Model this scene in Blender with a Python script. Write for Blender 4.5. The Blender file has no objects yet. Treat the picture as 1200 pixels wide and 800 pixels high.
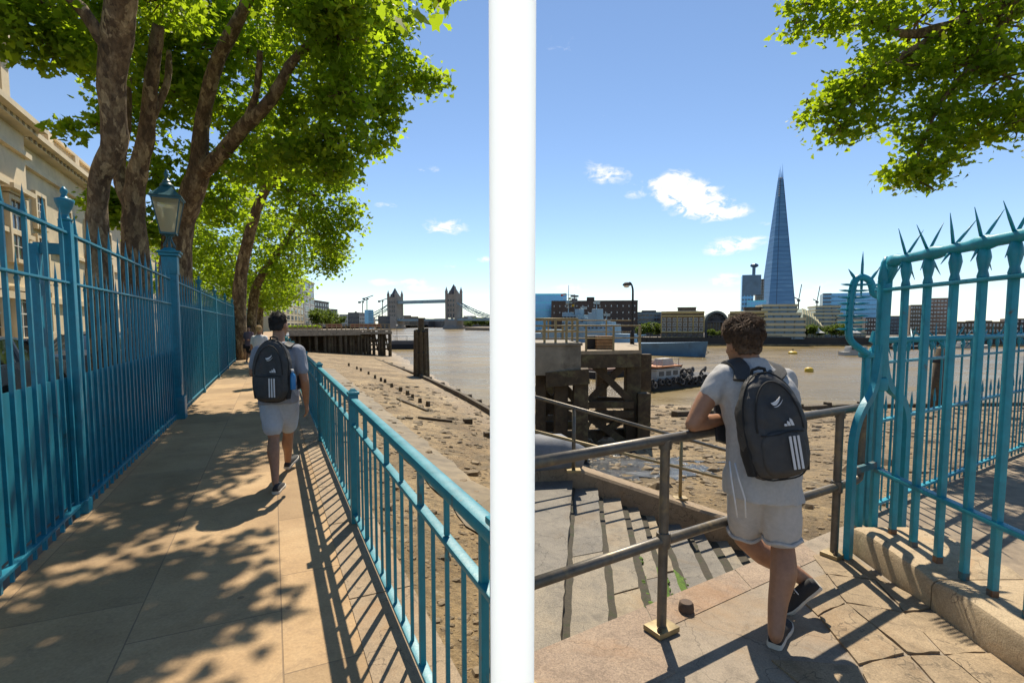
import bpy, bmesh, math, random
import numpy as np
from mathutils import Vector, Matrix, noise
random.seed(7); np.random.seed(7)
R = math.radians
V = Vector
scene = bpy.context.scene
COL = scene.collection

# ------------------------------------------------------------------ camera
EYE = 1.65
PITCH = R(4.0)
FPX = 600.0
HZ_PRINC = 422.0
cp, sp = math.cos(PITCH), math.sin(PITCH)
def ray(px, py):
    cx = (px - 600.0) / FPX
    cy = (HZ_PRINC - py) / FPX
    return V((cx, cp + cy * sp, -sp + cy * cp))
def P(px, py, y):
    r = ray(px, py); t = y / r.y
    return V((r.x * t, y, EYE + r.z * t))
def G(px, py, z=0.0):
    r = ray(px, py); t = (z - EYE) / r.z
    return V((r.x * t, r.y * t, z))

cam_data = bpy.data.cameras.new('camera')
cam = bpy.data.objects.new('camera', cam_data)
COL.objects.link(cam)
cam.location = (0, 0, EYE)
cam.rotation_euler = (R(90) - PITCH, 0, 0)
cam_data.sensor_width = 36.0
cam_data.lens = 18.0
cam_data.shift_y = 22.0 / 1200.0
cam_data.clip_start = 0.05
cam_data.clip_end = 30000
scene.camera = cam

# ------------------------------------------------------------------ mesh builder
class MB:
    def __init__(s):
        s.v = []; s.f = []
    def add(s, vs, fs):
        o = len(s.v)
        s.v.extend([tuple(p) for p in vs])
        s.f.extend([tuple(i + o for i in f) for f in fs])
        return s
    def box(s, c, size, rot=None, taper=1.0, bevel=0.0):
        hx, hy, hz = size[0] / 2, size[1] / 2, size[2] / 2
        c = V(c)
        if bevel > 0:
            b = min(bevel, hx * .9, hy * .9, hz * .9)
            bm = bmesh.new()
            bmesh.ops.create_cube(bm, size=1.0)
            for v in bm.verts:
                k = taper if v.co.z > 0 else 1.0
                v.co = V((v.co.x * 2 * hx * k, v.co.y * 2 * hy * k, v.co.z * 2 * hz))
            bmesh.ops.bevel(bm, geom=list(bm.edges), offset=b, segments=2, profile=.6, affect='EDGES')
            vs = [v.co.copy() for v in bm.verts]
            bm.verts.index_update()
            fs = [[v.index for v in f.verts] for f in bm.faces]
            bm.free()
        else:
            vs = []
            for z in (-hz, hz):
                k = taper if z > 0 else 1.0
                vs += [V((-hx * k, -hy * k, z)), V((hx * k, -hy * k, z)), V((hx * k, hy * k, z)), V((-hx * k, hy * k, z))]
            fs = [(3, 2, 1, 0), (4, 5, 6, 7), (0, 1, 5, 4), (1, 2, 6, 5), (2, 3, 7, 6), (3, 0, 4, 7)]
        if rot is not None:
            vs = [rot @ v for v in vs]
        return s.add([v + c for v in vs], fs)
    def bar(s, a, b, w, h, up=V((0, 0, 1)), bevel=0.0):
        """rectangular bar from a to b, w across, h along 'up'"""
        a = V(a); b = V(b); d = b - a; L = d.length
        x = d.normalized()
        if abs(x.dot(up)) > .99: up = V((0, 1, 0))
        y = up.cross(x).normalized(); z = x.cross(y)
        m = Matrix((x, y, z)).transposed()
        return s.box((a + b) / 2, (L, w, h), m, 1.0, bevel)
    def tube(s, pts, rad, n=10, caps=True, closed=False, flat=None):
        pts = [V(p) for p in pts]
        if not hasattr(rad, '__len__'): rad = [rad] * len(pts)
        T = []
        for i in range(len(pts)):
            if closed:
                t = pts[(i + 1) % len(pts)] - pts[i - 1]
            else:
                t = pts[min(i + 1, len(pts) - 1)] - pts[max(i - 1, 0)]
            T.append(t.normalized())
        up = V((0, 0, 1)) if abs(T[0].z) < .9 else V((0, 1, 0))
        x = up.cross(T[0]).normalized()
        vs = []
        for i, p in enumerate(pts):
            t = T[i]
            x = (x - t * x.dot(t)).normalized(); y = t.cross(x)
            for k in range(n):
                a = 2 * math.pi * k / n
                vs.append(p + (x * math.cos(a) + y * math.sin(a)) * rad[i])
        fs = []
        m = len(pts)
        for i in range(m if closed else m - 1):
            j = (i + 1) % m
            for k in range(n):
                q = (k + 1) % n
                fs.append((i * n + k, i * n + q, j * n + q, j * n + k))
        if caps and not closed:
            fs.append(tuple(range(n - 1, -1, -1)))
            fs.append(tuple((m - 1) * n + k for k in range(n)))
        return s.add(vs, fs)
    def lathe(s, prof, c=(0, 0, 0), n=16, axis=None, sides=None):
        """prof: (r, z) list bottom to top"""
        c = V(c); vs = []; fs = []
        for r, z in prof:
            for k in range(n):
                a = 2 * math.pi * (k + .5) / n
                vs.append(V((r * math.cos(a), r * math.sin(a), z)))
        if axis is not None:
            q = V((0, 0, 1)).rotation_difference(V(axis).normalized())
            vs = [q @ v for v in vs]
        vs = [v + c for v in vs]
        m = len(prof)
        for i in range(m - 1):
            for k in range(n):
                q = (k + 1) % n
                fs.append((i * n + k, i * n + q, (i + 1) * n + q, (i + 1) * n + k))
        fs.append(tuple(range(n - 1, -1, -1)))
        fs.append(tuple((m - 1) * n + k for k in range(n)))
        return s.add(vs, fs)
    def loft(s, rings, caps=True):
        n = len(rings[0]); vs = [p for r in rings for p in r]; fs = []
        for i in range(len(rings) - 1):
            for k in range(n):
                q = (k + 1) % n
                fs.append((i * n + k, i * n + q, (i + 1) * n + q, (i + 1) * n + k))
        if caps:
            fs.append(tuple(range(n - 1, -1, -1)))
            fs.append(tuple((len(rings) - 1) * n + k for k in range(n)))
        return s.add(vs, fs)
    def prism(s, poly, z0, z1):
        n = len(poly)
        z0f = z0 if callable(z0) else (lambda p: z0)
        z1f = z1 if callable(z1) else (lambda p: z1)
        vs = [V((p[0], p[1], z0f(p))) for p in poly] + [V((p[0], p[1], z1f(p))) for p in poly]
        a = sum(poly[i][0] * poly[(i + 1) % n][1] - poly[(i + 1) % n][0] * poly[i][1] for i in range(n))
        fs = [tuple(range(n - 1, -1, -1)), tuple(range(n, 2 * n))]
        for k in range(n):
            q = (k + 1) % n
            fs.append((k, q, n + q, n + k))
        if a < 0: fs = [tuple(reversed(f)) for f in fs]
        return s.add(vs, fs)
    def ball(s, c, r, n=8, m=6, rot=None):
        if not hasattr(r, '__len__'): r = (r, r, r)
        c = V(c); vs = []; fs = []
        for i in range(1, m):
            th = math.pi * i / m
            for k in range(n):
                a = 2 * math.pi * k / n
                p = V((r[0] * math.sin(th) * math.cos(a), r[1] * math.sin(th) * math.sin(a), -r[2] * math.cos(th)))
                vs.append(p)
        b = len(vs); vs.append(V((0, 0, -r[2]))); vs.append(V((0, 0, r[2])))
        if rot is not None: vs = [rot @ v for v in vs]
        for i in range(m - 2):
            for k in range(n):
                q = (k + 1) % n
                fs.append((i * n + k, i * n + q, (i + 1) * n + q, (i + 1) * n + k))
        for k in range(n):
            q = (k + 1) % n
            fs.append((b, q, k)); fs.append((b + 1, (m - 2) * n + k, (m - 2) * n + q))
        return s.add([v + c for v in vs], fs)
    def mesh(s, name, off=None):
        me = bpy.data.meshes.new(name)
        vs = s.v
        if off is not None:
            ox, oy, oz = off
            vs = [(p[0] - ox, p[1] - oy, p[2] - oz) for p in vs]
        me.from_pydata(vs, [], s.f)
        me.update()
        return me
    def build(s, name, mat, parent=None, smooth=False, world=True, loc=None):
        """world: coordinates are world ones; they are made local to the parent (roots are unrotated then)"""
        off = None
        if parent is not None and world:
            off = wloc(parent)
        elif parent is None and loc is not None:
            off = loc
        me = s.mesh(name, off)
        o = link(name, me, mat, parent, smooth)
        if parent is None and loc is not None: o.location = loc
        return o

def wloc(o):
    p = V(o.location)
    while o.parent is not None:
        o = o.parent; p = p + V(o.location)
    return p

def link(name, me, mat, parent=None, smooth=False):
    o = bpy.data.objects.new(name, me)
    COL.objects.link(o)
    if mat is not None:
        me.materials.clear(); me.materials.append(mat)
    if smooth:
        me.polygons.foreach_set('use_smooth', [True] * len(me.polygons))
        if smooth == 'auto':
            set_sharp(me)
    if parent is not None: o.parent = parent
    return o
def set_sharp(me, ang=R(38)):
    bm = bmesh.new(); bm.from_mesh(me)
    for e in bm.edges:
        if len(e.link_faces) == 2:
            try:
                if e.calc_face_angle() > ang: e.smooth = False
            except Exception: pass
        else: e.smooth = False
    bm.to_mesh(me); bm.free()

def tag(o, label=None, cat=None, group=None, kind=None):
    if label: o['label'] = label
    if cat: o['category'] = cat
    if group: o['group'] = group
    if kind: o['kind'] = kind
    return o
def thing(name, label, cat, loc=(0, 0, 0), rz=0.0, group=None):
    o = bpy.data.objects.new(name, None)
    o.empty_display_size = .2
    COL.objects.link(o)
    o.location = loc; o.rotation_euler = (0, 0, rz)
    return tag(o, label, cat, group)
def struct(name, mb, mat, smooth=False):
    return tag(mb.build(name, mat, None, smooth), kind='structure')
def inst(name, me, parent, loc, rz=0.0, scale=None, mat=None):
    o = bpy.data.objects.new(name, me)
    COL.objects.link(o); o.parent = parent
    o.location = loc; o.rotation_euler = (0, 0, rz)
    if scale: o.scale = scale
    return o
def copy_tree(o, parent=None):
    c = o.copy(); COL.objects.link(c); c.parent = parent
    for ch in list(o.children): copy_tree(ch, c)
    return c
def meshof(mb, name, mat, smooth=False):
    me = mb.mesh(name); me.materials.append(mat)
    if smooth: me.polygons.foreach_set('use_smooth', [True] * len(me.polygons))
    if smooth == 'auto': set_sharp(me)
    return me

TMP = bpy.data.scenes.new('workbench')
def remesh(mb, voxel=.008, smooth=6, fac=.5):
    """one continuous surface out of overlapping closed shapes"""
    me = mb.mesh('tmp')
    o = bpy.data.objects.new('tmp', me); TMP.collection.objects.link(o)
    m = o.modifiers.new('r', 'REMESH'); m.mode = 'VOXEL'; m.voxel_size = voxel
    if smooth:
        q = o.modifiers.new('s', 'SMOOTH'); q.factor = fac; q.iterations = smooth
    TMP.view_layers[0].update(); dg = TMP.view_layers[0].depsgraph
    ev = o.evaluated_get(dg)
    res = bpy.data.meshes.new_from_object(ev)
    bpy.data.objects.remove(o); bpy.data.meshes.remove(me)
    return res
def shift_mesh(me, off):
    n = len(me.vertices); a = np.empty(n * 3, dtype=np.float32)
    me.vertices.foreach_get('co', a); a = a.reshape(-1, 3) - np.array(off, dtype=np.float32)
    me.vertices.foreach_set('co', a.ravel()); me.update()
def wrinkle(me, amp, scale, seed=0, stretch=(1, 1, 1)):
    k = len(me.vertices); a = np.empty(k * 3, dtype=np.float32); b = np.empty(k * 3, dtype=np.float32)
    me.vertices.foreach_get('co', a); me.vertices.foreach_get('normal', b)
    a = a.reshape(-1, 3); b = b.reshape(-1, 3); h = np.empty(k, dtype=np.float32)
    for i in range(k):
        p = V((float(a[i, 0]) * scale * stretch[0] + seed, float(a[i, 1]) * scale * stretch[1], float(a[i, 2]) * scale * stretch[2]))
        h[i] = noise.noise(p) + .5 * noise.noise(p * 2.3)
    a = a + b * (h * amp)[:, None]
    me.vertices.foreach_set('co', a.astype(np.float32).ravel()); me.update()
def body_part(name, mb, mat, parent, voxel=.008, smooth=6, wr=None):
    me = remesh(mb, voxel, smooth)
    if wr: wrinkle(me, *wr)
    shift_mesh(me, wloc(parent))
    return link(name, me, mat, parent, True)

# ------------------------------------------------------------------ materials
def newmat(name):
    m = bpy.data.materials.new(name); m.use_nodes = True
    nt = m.node_tree
    for n in list(nt.nodes): nt.nodes.remove(n)
    out = nt.nodes.new('ShaderNodeOutputMaterial')
    return m, nt, out
def N(nt, t, **k):
    n = nt.nodes.new(t)
    for a, b in k.items():
        if a in n.inputs: n.inputs[a].default_value = b
        else: setattr(n, a, b)
    return n
def rgb(c): return (c[0], c[1], c[2], 1.0)
def pos_node(nt, obj=False):
    if obj:
        return N(nt, 'ShaderNodeTexCoord').outputs['Object']
    return N(nt, 'ShaderNodeNewGeometry').outputs['Position']
def ramp(nt, fac, stops):
    r = N(nt, 'ShaderNodeValToRGB')
    el = r.color_ramp.elements
    while len(el) < len(stops): el.new(.5)
    for e, (p, c) in zip(el, stops):
        e.position = p; e.color = rgb(c)
    nt.links.new(fac, r.inputs['Fac'])
    return r.outputs['Color']
def mixc(nt, fac, a, b, mode='MIX'):
    m = N(nt, 'ShaderNodeMix'); m.data_type = 'RGBA'; m.blend_type = mode
    for s, val in ((m.inputs[0], fac), (m.inputs[6], a), (m.inputs[7], b)):
        if hasattr(val, 'is_linked'): nt.links.new(val, s)
        elif hasattr(val, '__len__'): s.default_value = rgb(val)
        else: s.default_value = val
    return m.outputs[2]
def noise_tex(nt, co, scale, detail=6, rough=.6, dist=0.0):
    n = N(nt, 'ShaderNodeTexNoise'); n.inputs['Scale'].default_value = scale
    n.inputs['Detail'].default_value = detail; n.inputs['Roughness'].default_value = rough
    n.inputs['Distortion'].default_value = dist
    nt.links.new(co, n.inputs['Vector'])
    return n.outputs['Fac']
def mapping(nt, co, rot=(0, 0, 0), scale=(1, 1, 1), loc=(0, 0, 0)):
    m = N(nt, 'ShaderNodeMapping')
    m.inputs['Rotation'].default_value = rot; m.inputs['Scale'].default_value = scale; m.inputs['Location'].default_value = loc
    nt.links.new(co, m.inputs['Vector'])
    return m.outputs['Vector']
def math_n(nt, op, a, b=None):
    m = N(nt, 'ShaderNodeMath'); m.operation = op
    for i, val in ((0, a), (1, b)):
        if val is None: continue
        if hasattr(val, 'is_linked'): nt.links.new(val, m.inputs[i])
        else: m.inputs[i].default_value = val
    return m.outputs[0]
def bump(nt, h, strength=.3, dist=.02):
    b = N(nt, 'ShaderNodeBump'); b.inputs['Strength'].default_value = strength; b.inputs['Distance'].default_value = dist
    nt.links.new(h, b.inputs['Height'])
    return b.outputs['Normal']
def pbsdf(nt, out, col, rough=.6, metal=0.0, normal=None, spec=.5):
    b = N(nt, 'ShaderNodeBsdfPrincipled')
    if hasattr(col, 'is_linked'): nt.links.new(col, b.inputs['Base Color'])
    else: b.inputs['Base Color'].default_value = rgb(col)
    if hasattr(rough, 'is_linked'): nt.links.new(rough, b.inputs['Roughness'])
    else: b.inputs['Roughness'].default_value = rough
    b.inputs['Metallic'].default_value = metal
    b.inputs['Specular IOR Level'].default_value = spec
    if normal is not None: nt.links.new(normal, b.inputs['Normal'])
    nt.links.new(b.outputs[0], out.inputs['Surface'])
    return b
def mat(name, c, rough=.6, var=.25, scale=6.0, metal=0.0, bmp=.0, c2=None, spots=None, bscale=None, obj=False, spec=.5, bdist=.01, c3=None):
    """procedural paint/stone/cloth: base colour broken up by noise, with optional second colour patches"""
    m, nt, out = newmat(name)
    co = pos_node(nt, obj)
    n1 = noise_tex(nt, co, scale, 8, .65)
    lo = tuple(x * (1 - var) for x in c); hi = tuple(min(1, x * (1 + var)) for x in c)
    col = ramp(nt, n1, [(.3, lo), (.7, hi)])
    if c2 is not None:
        n2 = noise_tex(nt, co, scale * .37, 10, .7, .4)
        f = ramp(nt, n2, [(spots[0] if spots else .52, (0, 0, 0)), (spots[1] if spots else .66, (1, 1, 1))])
        col = mixc(nt, f, col, c2)
    if c3 is not None:
        n3 = noise_tex(nt, mapping(nt, co, scale=(1, 1, .35)), scale * 2.3, 12, .72, .3)
        col = mixc(nt, ramp(nt, n3, [(.61, (0, 0, 0)), (.66, (.8, .8, .8))]), col, c3)
    nrm = None
    if bmp:
        nb = noise_tex(nt, co, bscale or scale * 4, 8, .7)
        nrm = bump(nt, nb, bmp, bdist)
    rr = math_n(nt, 'ADD', math_n(nt, 'MULTIPLY', n1, .25), rough - .12)
    pbsdf(nt, out, col, rr, metal, nrm, spec)
    return m
# ------------------------------------------------------------------ sky and sun
SUN_EL, SUN_AZ = R(56), R(5.0)
world = bpy.data.worlds.new('World'); scene.world = world; world.use_nodes = True
wn = world.node_tree
for n in list(wn.nodes): wn.nodes.remove(n)
wo = wn.nodes.new('ShaderNodeOutputWorld'); bg = wn.nodes.new('ShaderNodeBackground')
sky = wn.nodes.new('ShaderNodeTexSky'); sky.sky_type = 'NISHITA'; sky.sun_disc = False
sky.sun_elevation = SUN_EL; sky.sun_rotation = SUN_AZ
sky.altitude = 0; sky.air_density = .85; sky.dust_density = 0.0; sky.ozone_density = 5.0
# clouds: soft wind-torn patches fixed in the sky by direction
tc = wn.nodes.new('ShaderNodeTexCoord')
dirv = tc.outputs['Generated']
sep = wn.nodes.new('ShaderNodeSeparateXYZ'); wn.links.new(dirv, sep.inputs[0])
az = math_n(wn, 'ARCTAN2', sep.outputs[0], sep.outputs[1])
el = math_n(wn, 'ARCSINE', sep.outputs[2])
comb = wn.nodes.new('ShaderNodeCombineXYZ')
wn.links.new(az, comb.inputs[0]); wn.links.new(math_n(wn, 'MULTIPLY', el, 1.9), comb.inputs[1])
nz = noise_tex(wn, comb.outputs[0], 34.0, 12, .68, .5)
nz2 = noise_tex(wn, comb.outputs[0], 6.0, 8, .6, .5)
# px, py, half width px, half height px, density
CLOUDS = [(660, 60, 60, 30, .22), (740, 130, 90, 26, .2), (522, 266, 22, 9, 1.0), (503, 198, 14, 5, .55), (450, 241, 14, 4, .6), (569, 304, 13, 4, .6), (527, 312, 10, 3, .5),
          (452, 331, 22, 4, .9), (489, 329, 14, 4, .9), (497, 338, 20, 4, .8), (500, 360, 60, 8, .35),
          (790, 214, 18, 13, 1.15), (806, 232, 24, 15, 1.3), (830, 243, 28, 13, 1.25), (852, 250, 26, 7, .9), (779, 226, 16, 10, .75), (760, 215, 16, 5, .45), (820, 222, 20, 8, .6), (712, 206, 24, 10, .85), (742, 229, 13, 6, .6), (690, 190, 18, 10, .3),
          (868, 285, 34, 8, 1.0), (842, 295, 20, 5, .75), (850, 328, 20, 8, 1.0), (770, 348, 38, 8, 1.0), (672, 337, 26, 5, .7),
          (842, 357, 30, 6, .9), (895, 262, 10, 3, .4), (950, 336, 22, 8, .4), (1010, 330, 60, 8, .25), (930, 350, 20, 6, .4)]
tot = None
for (px, py, hw, hh, den) in CLOUDS:
    r = ray(px, py).normalized()
    a0 = math.atan2(r.x, r.y); e0 = math.asin(r.z)
    ra = ray(px + hw, py).normalized(); re = ray(px, py - hh).normalized()
    wa = abs(math.atan2(ra.x, ra.y) - a0); we = abs(math.asin(re.z) - e0)
    dx = math_n(wn, 'MULTIPLY', math_n(wn, 'SUBTRACT', az, a0), 1 / wa)
    dy = math_n(wn, 'MULTIPLY', math_n(wn, 'SUBTRACT', el, e0), 1 / we)
    q = math_n(wn, 'ADD', math_n(wn, 'MULTIPLY', dx, dx), math_n(wn, 'MULTIPLY', dy, dy))
    g = math_n(wn, 'MULTIPLY', math_n(wn, 'EXPONENT', math_n(wn, 'MULTIPLY', q, -.9)), den)
    tot = g if tot is None else math_n(wn, 'ADD', tot, g)
nn = math_n(wn, 'ADD', math_n(wn, 'MULTIPLY', nz, 5.2), math_n(wn, 'MULTIPLY', nz2, .8))
cm = math_n(wn, 'MULTIPLY', tot, math_n(wn, 'SUBTRACT', nn, 2.05))
mask = ramp(wn, cm, [(.26, (0, 0, 0)), (.55, (.35, .35, .35)), (.8, (.75, .75, .75)), (1.0, (.97, .97, .97))])
ccol = N(wn, 'ShaderNodeRGB'); ccol.outputs[0].default_value = (6.3, 6.3, 6.5, 1)
tint = mixc(wn, 1.0, sky.outputs['Color'], (1.03, .95, .87), 'MULTIPLY')
mx = mixc(wn, mask, tint, ccol.outputs[0])
wn.links.new(mx, bg.inputs['Color'])
bg.inputs['Strength'].default_value = .118
wn.links.new(bg.outputs[0], wo.inputs['Surface'])

sd = bpy.data.lights.new('sun', 'SUN'); sun = bpy.data.objects.new('sun', sd); COL.objects.link(sun)
sd.energy = 4.8; sd.angle = R(.5); sd.color = (1.0, .90, .74)
sv = V((math.sin(SUN_AZ) * math.cos(SUN_EL), math.cos(SUN_AZ) * math.cos(SUN_EL), math.sin(SUN_EL)))
sun.rotation_euler = (-sv).to_track_quat('-Z', 'Y').to_euler()
sun.location = (0, 10, 40)
vs = scene.view_settings
scene.display_settings.display_device = 'sRGB'
vs.view_transform = 'Standard'; vs.look = 'None'; vs.exposure = 0.58; vs.gamma = 1.0; vs.use_curve_mapping = False
scene.render.engine = 'CYCLES'
scene.cycles.max_bounces = 10; scene.cycles.diffuse_bounces = 5; scene.cycles.transmission_bounces = 8; scene.cycles.transparent_max_bounces = 8
# ------------------------------------------------------------------ layout lines
A0 = G(417, 613); RS = -.4676
RC = A0.x - RS * A0.y                    # railing line  x = RC + RS*y
F0 = G(97, 600); FC = F0.x - RS * F0.y   # tall fence line x = FC + RS*y
U = V((RS, 1, 0)).normalized(); PERP = V((U.y, -U.x, 0))
def rail_pt(y, z=0.0, off=0.0):
    return V((RC + RS * y, y, z)) + PERP * off
def fence_pt(y, z=0.0, off=0.0):
    return V((FC + RS * y, y, z)) + PERP * off
HEAD = math.atan2(-RS, 1.0)              # rotation about z of the walk
L0 = G(652, 755); L1 = G(882, 660)       # landing edge
LS = (L1.y - L0.y) / (L1.x - L0.x); LC = L0.y - LS * L0.x
def ledge(x, z=0.0, off=0.0): return V((x, LC + LS * x - off, z))
WATER_Z = -5.5

# ------------------------------------------------------------------ setting materials
def m_path():
    m, nt, out = newmat('sandstone_paving')
    co = pos_node(nt)
    mp = mapping(nt, co, rot=(0, 0, -HEAD + R(90)), scale=(1, 1, 1))
    br = N(nt, 'ShaderNodeTexBrick'); br.offset = .43; br.squash = 1.0
    for k, v_ in (('Scale', 1.0), ('Mortar Size', .0045), ('Mortar Smooth', .4), ('Bias', 0.0), ('Brick Width', 1.05), ('Row Height', .74)):
        br.inputs[k].default_value = v_
    br.inputs['Color1'].default_value = (.0, .0, .0, 1); br.inputs['Color2'].default_value = (1, 1, 1, 1); br.inputs['Mortar'].default_value = (.5, .5, .5, 1)
    nt.links.new(mp, br.inputs['Vector'])
    n1 = noise_tex(nt, co, 1.6, 10, .68, .3); n2 = noise_tex(nt, co, 55, 4, .7)
    base = ramp(nt, n1, [(.28, (.28, .175, .083)), (.5, (.37, .243, .122)), (.75, (.44, .305, .162))])
    tone = mixc(nt, .16, base, br.outputs['Color'], 'OVERLAY')
    grit = ramp(nt, n2, [(.3, (.8, .8, .8)), (.7, (1.12, 1.12, 1.12))])
    c = mixc(nt, 1.0, tone, grit, 'MULTIPLY')
    n3 = noise_tex(nt, co, 5.5, 12, .75, .8)
    st = ramp(nt, n3, [(.53, (0, 0, 0)), (.7, (.5, .5, .5))])
    c = mixc(nt, st, c, (.17, .115, .07))
    gum = N(nt, 'ShaderNodeTexVoronoi'); gum.inputs['Scale'].default_value = 2.6; nt.links.new(co, gum.inputs['Vector'])
    gs_ = N(nt, 'ShaderNodeSeparateXYZ'); nt.links.new(gum.outputs['Color'], gs_.inputs[0])
    gf = math_n(nt, 'LESS_THAN', gum.outputs['Distance'], math_n(nt, 'MULTIPLY', gs_.outputs[0], .075))
    c = mixc(nt, math_n(nt, 'MULTIPLY', gf, .55), c, (.10, .075, .05))
    wide = noise_tex(nt, co, .55, 6, .6, .3)
    c = mixc(nt, ramp(nt, wide, [(.45, (0, 0, 0)), (.7, (.35, .35, .35))]), c, (.2, .135, .075))
    c = mixc(nt, math_n(nt, 'MULTIPLY', br.outputs['Fac'], .6), c, (.12, .085, .055))
    h = math_n(nt, 'SUBTRACT', math_n(nt, 'MULTIPLY', n2, .35), math_n(nt, 'MULTIPLY', br.outputs['Fac'], 1.2))
    pbsdf(nt, out, c, .82, 0, bump(nt, h, .5, .008))
    return m
def m_shore():
    m, nt, out = newmat('foreshore_mud')
    co = pos_node(nt)
    n1 = noise_tex(nt, co, .22, 12, .68, .5); n2 = noise_tex(nt, co, 3.2, 10, .75, .3); n3 = noise_tex(nt, co, 24, 5, .7)
    vo = N(nt, 'ShaderNodeTexVoronoi'); vo.inputs['Scale'].default_value = 7.0; nt.links.new(co, vo.inputs['Vector'])
    c = ramp(nt, n1, [(.32, (.13, .085, .038)), (.46, (.24, .165, .078)), (.6, (.34, .245, .125)), (.72, (.43, .325, .19))])
    c2 = ramp(nt, n2, [(.3, (.38, .35, .32)), (.5, (.95, .95, .95)), (.75, (1.3, 1.24, 1.14))])
    c = mixc(nt, 1.0, c, c2, 'MULTIPLY')
    c3 = ramp(nt, n3, [(.3, (.62, .62, .62)), (.62, (1.12, 1.12, 1.12))])
    c = mixc(nt, 1.0, c, c3, 'MULTIPLY')
    h = math_n(nt, 'ADD', math_n(nt, 'MULTIPLY', n2, 1.0), math_n(nt, 'MULTIPLY', n3, .4))
    h = math_n(nt, 'SUBTRACT', h, math_n(nt, 'MULTIPLY', vo.outputs['Distance'], .3))
    wd = noise_tex(nt, co, .75, 12, .75, .6)
    c = mixc(nt, ramp(nt, wd, [(.49, (0, 0, 0)), (.62, (.8, .8, .8))]), c, (.095, .072, .036))
    wd2 = noise_tex(nt, co, 1.9, 10, .7, .4)
    c = mixc(nt, ramp(nt, wd2, [(.6, (0, 0, 0)), (.68, (.6, .6, .6))]), c, (.46, .37, .24))
    # wet towards the water's edge
    sp = N(nt, 'ShaderNodeSeparateXYZ'); nt.links.new(co, sp.inputs[0])
    wet = N(nt, 'ShaderNodeMapRange'); wet.inputs['From Min'].default_value = -4.7; wet.inputs['From Max'].default_value = -5.5
    nt.links.new(math_n(nt, 'ADD', sp.outputs[2], math_n(nt, 'MULTIPLY', n2, .5)), wet.inputs['Value'])
    rough = N(nt, 'ShaderNodeMapRange'); rough.inputs['To Min'].default_value = .85; rough.inputs['To Max'].default_value = .38
    nt.links.new(wet.outputs[0], rough.inputs['Value'])
    pbsdf(nt, out, c, rough.outputs[0], 0, bump(nt, h, 1.0, .10))
    return m
def m_water():
    m, nt, out = newmat('silty_river_water')
    co = pos_node(nt)
    mp = mapping(nt, co, rot=(0, 0, R(20)), scale=(1, 2.6, 1))
    n1 = noise_tex(nt, mp, 1.1, 6, .65, .5); n2 = noise_tex(nt, mp, .06, 4, .6, .6); n3 = noise_tex(nt, co, .012, 6, .6, .8)
    c = ramp(nt, n3, [(.35, (.135, .096, .034)), (.5, (.195, .14, .054)), (.65, (.255, .185, .078))])
    h = math_n(nt, 'ADD', math_n(nt, 'MULTIPLY', n1, .45), n2)
    r_ = ramp(nt, n2, [(.4, (.2, .2, .2)), (.65, (.4, .4, .4))])
    b = pbsdf(nt, out, c, r_, 0, bump(nt, h, .75, .35))
    b.inputs['IOR'].default_value = 1.33; b.inputs['Specular IOR Level'].default_value = .26
    return m
def m_bark():
    m, nt, out = newmat('mottled_plane_bark')
    co = pos_node(nt)
    mp = mapping(nt, co, scale=(1, 1, .45))
    n1 = noise_tex(nt, mp, 6.5, 12, .72, .25); n2 = noise_tex(nt, mp, 26, 6, .7)
    vo = N(nt, 'ShaderNodeTexVoronoi'); vo.inputs['Scale'].default_value = 7.0; nt.links.new(mp, vo.inputs['Vector'])
    c = ramp(nt, n1, [(.36, (.06, .038, .02)), (.47, (.13, .082, .043)), (.53, (.17, .11, .06)), (.57, (.36, .26, .15)), (.7, (.44, .34, .2))])
    dn = N(nt, 'ShaderNodeTexNoise'); dn.inputs['Scale'].default_value = 9.0; dn.inputs['Detail'].default_value = 8; nt.links.new(mp, dn.inputs['Vector'])
    dv_ = N(nt, 'ShaderNodeVectorMath'); dv_.operation = 'SCALE'; dv_.inputs['Scale'].default_value = .22; nt.links.new(dn.outputs['Color'], dv_.inputs[0])
    ad_ = N(nt, 'ShaderNodeVectorMath'); ad_.operation = 'ADD'; nt.links.new(mp, ad_.inputs[0]); nt.links.new(dv_.outputs[0], ad_.inputs[1])
    vf = N(nt, 'ShaderNodeTexVoronoi'); vf.inputs['Scale'].default_value = 10.0; nt.links.new(ad_.outputs[0], vf.inputs['Vector'])
    fs_ = N(nt, 'ShaderNodeSeparateXYZ'); nt.links.new(vf.outputs['Color'], fs_.inputs[0])
    fl_ = ramp(nt, fs_.outputs[0], [(.0, (.06, .036, .018)), (.42, (.12, .074, .036)), (.7, (.2, .13, .065)), (.86, (.32, .235, .12)), (.93, (.44, .33, .18))])
    c = mixc(nt, .62, c, fl_)
    g = ramp(nt, n2, [(.3, (.55, .55, .55)), (.65, (1.2, 1.2, 1.2))])
    c = mixc(nt, 1.0, c, g, 'MULTIPLY')
    h = math_n(nt, 'ADD', math_n(nt, 'ADD', n1, math_n(nt, 'MULTIPLY', fs_.outputs[0], .5)), math_n(nt, 'MULTIPLY', n2, .5))
    pbsdf(nt, out, c, .9, 0, bump(nt, math_n(nt, 'ADD', h, vo.outputs['Distance']), .8, .03))
    return m
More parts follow.
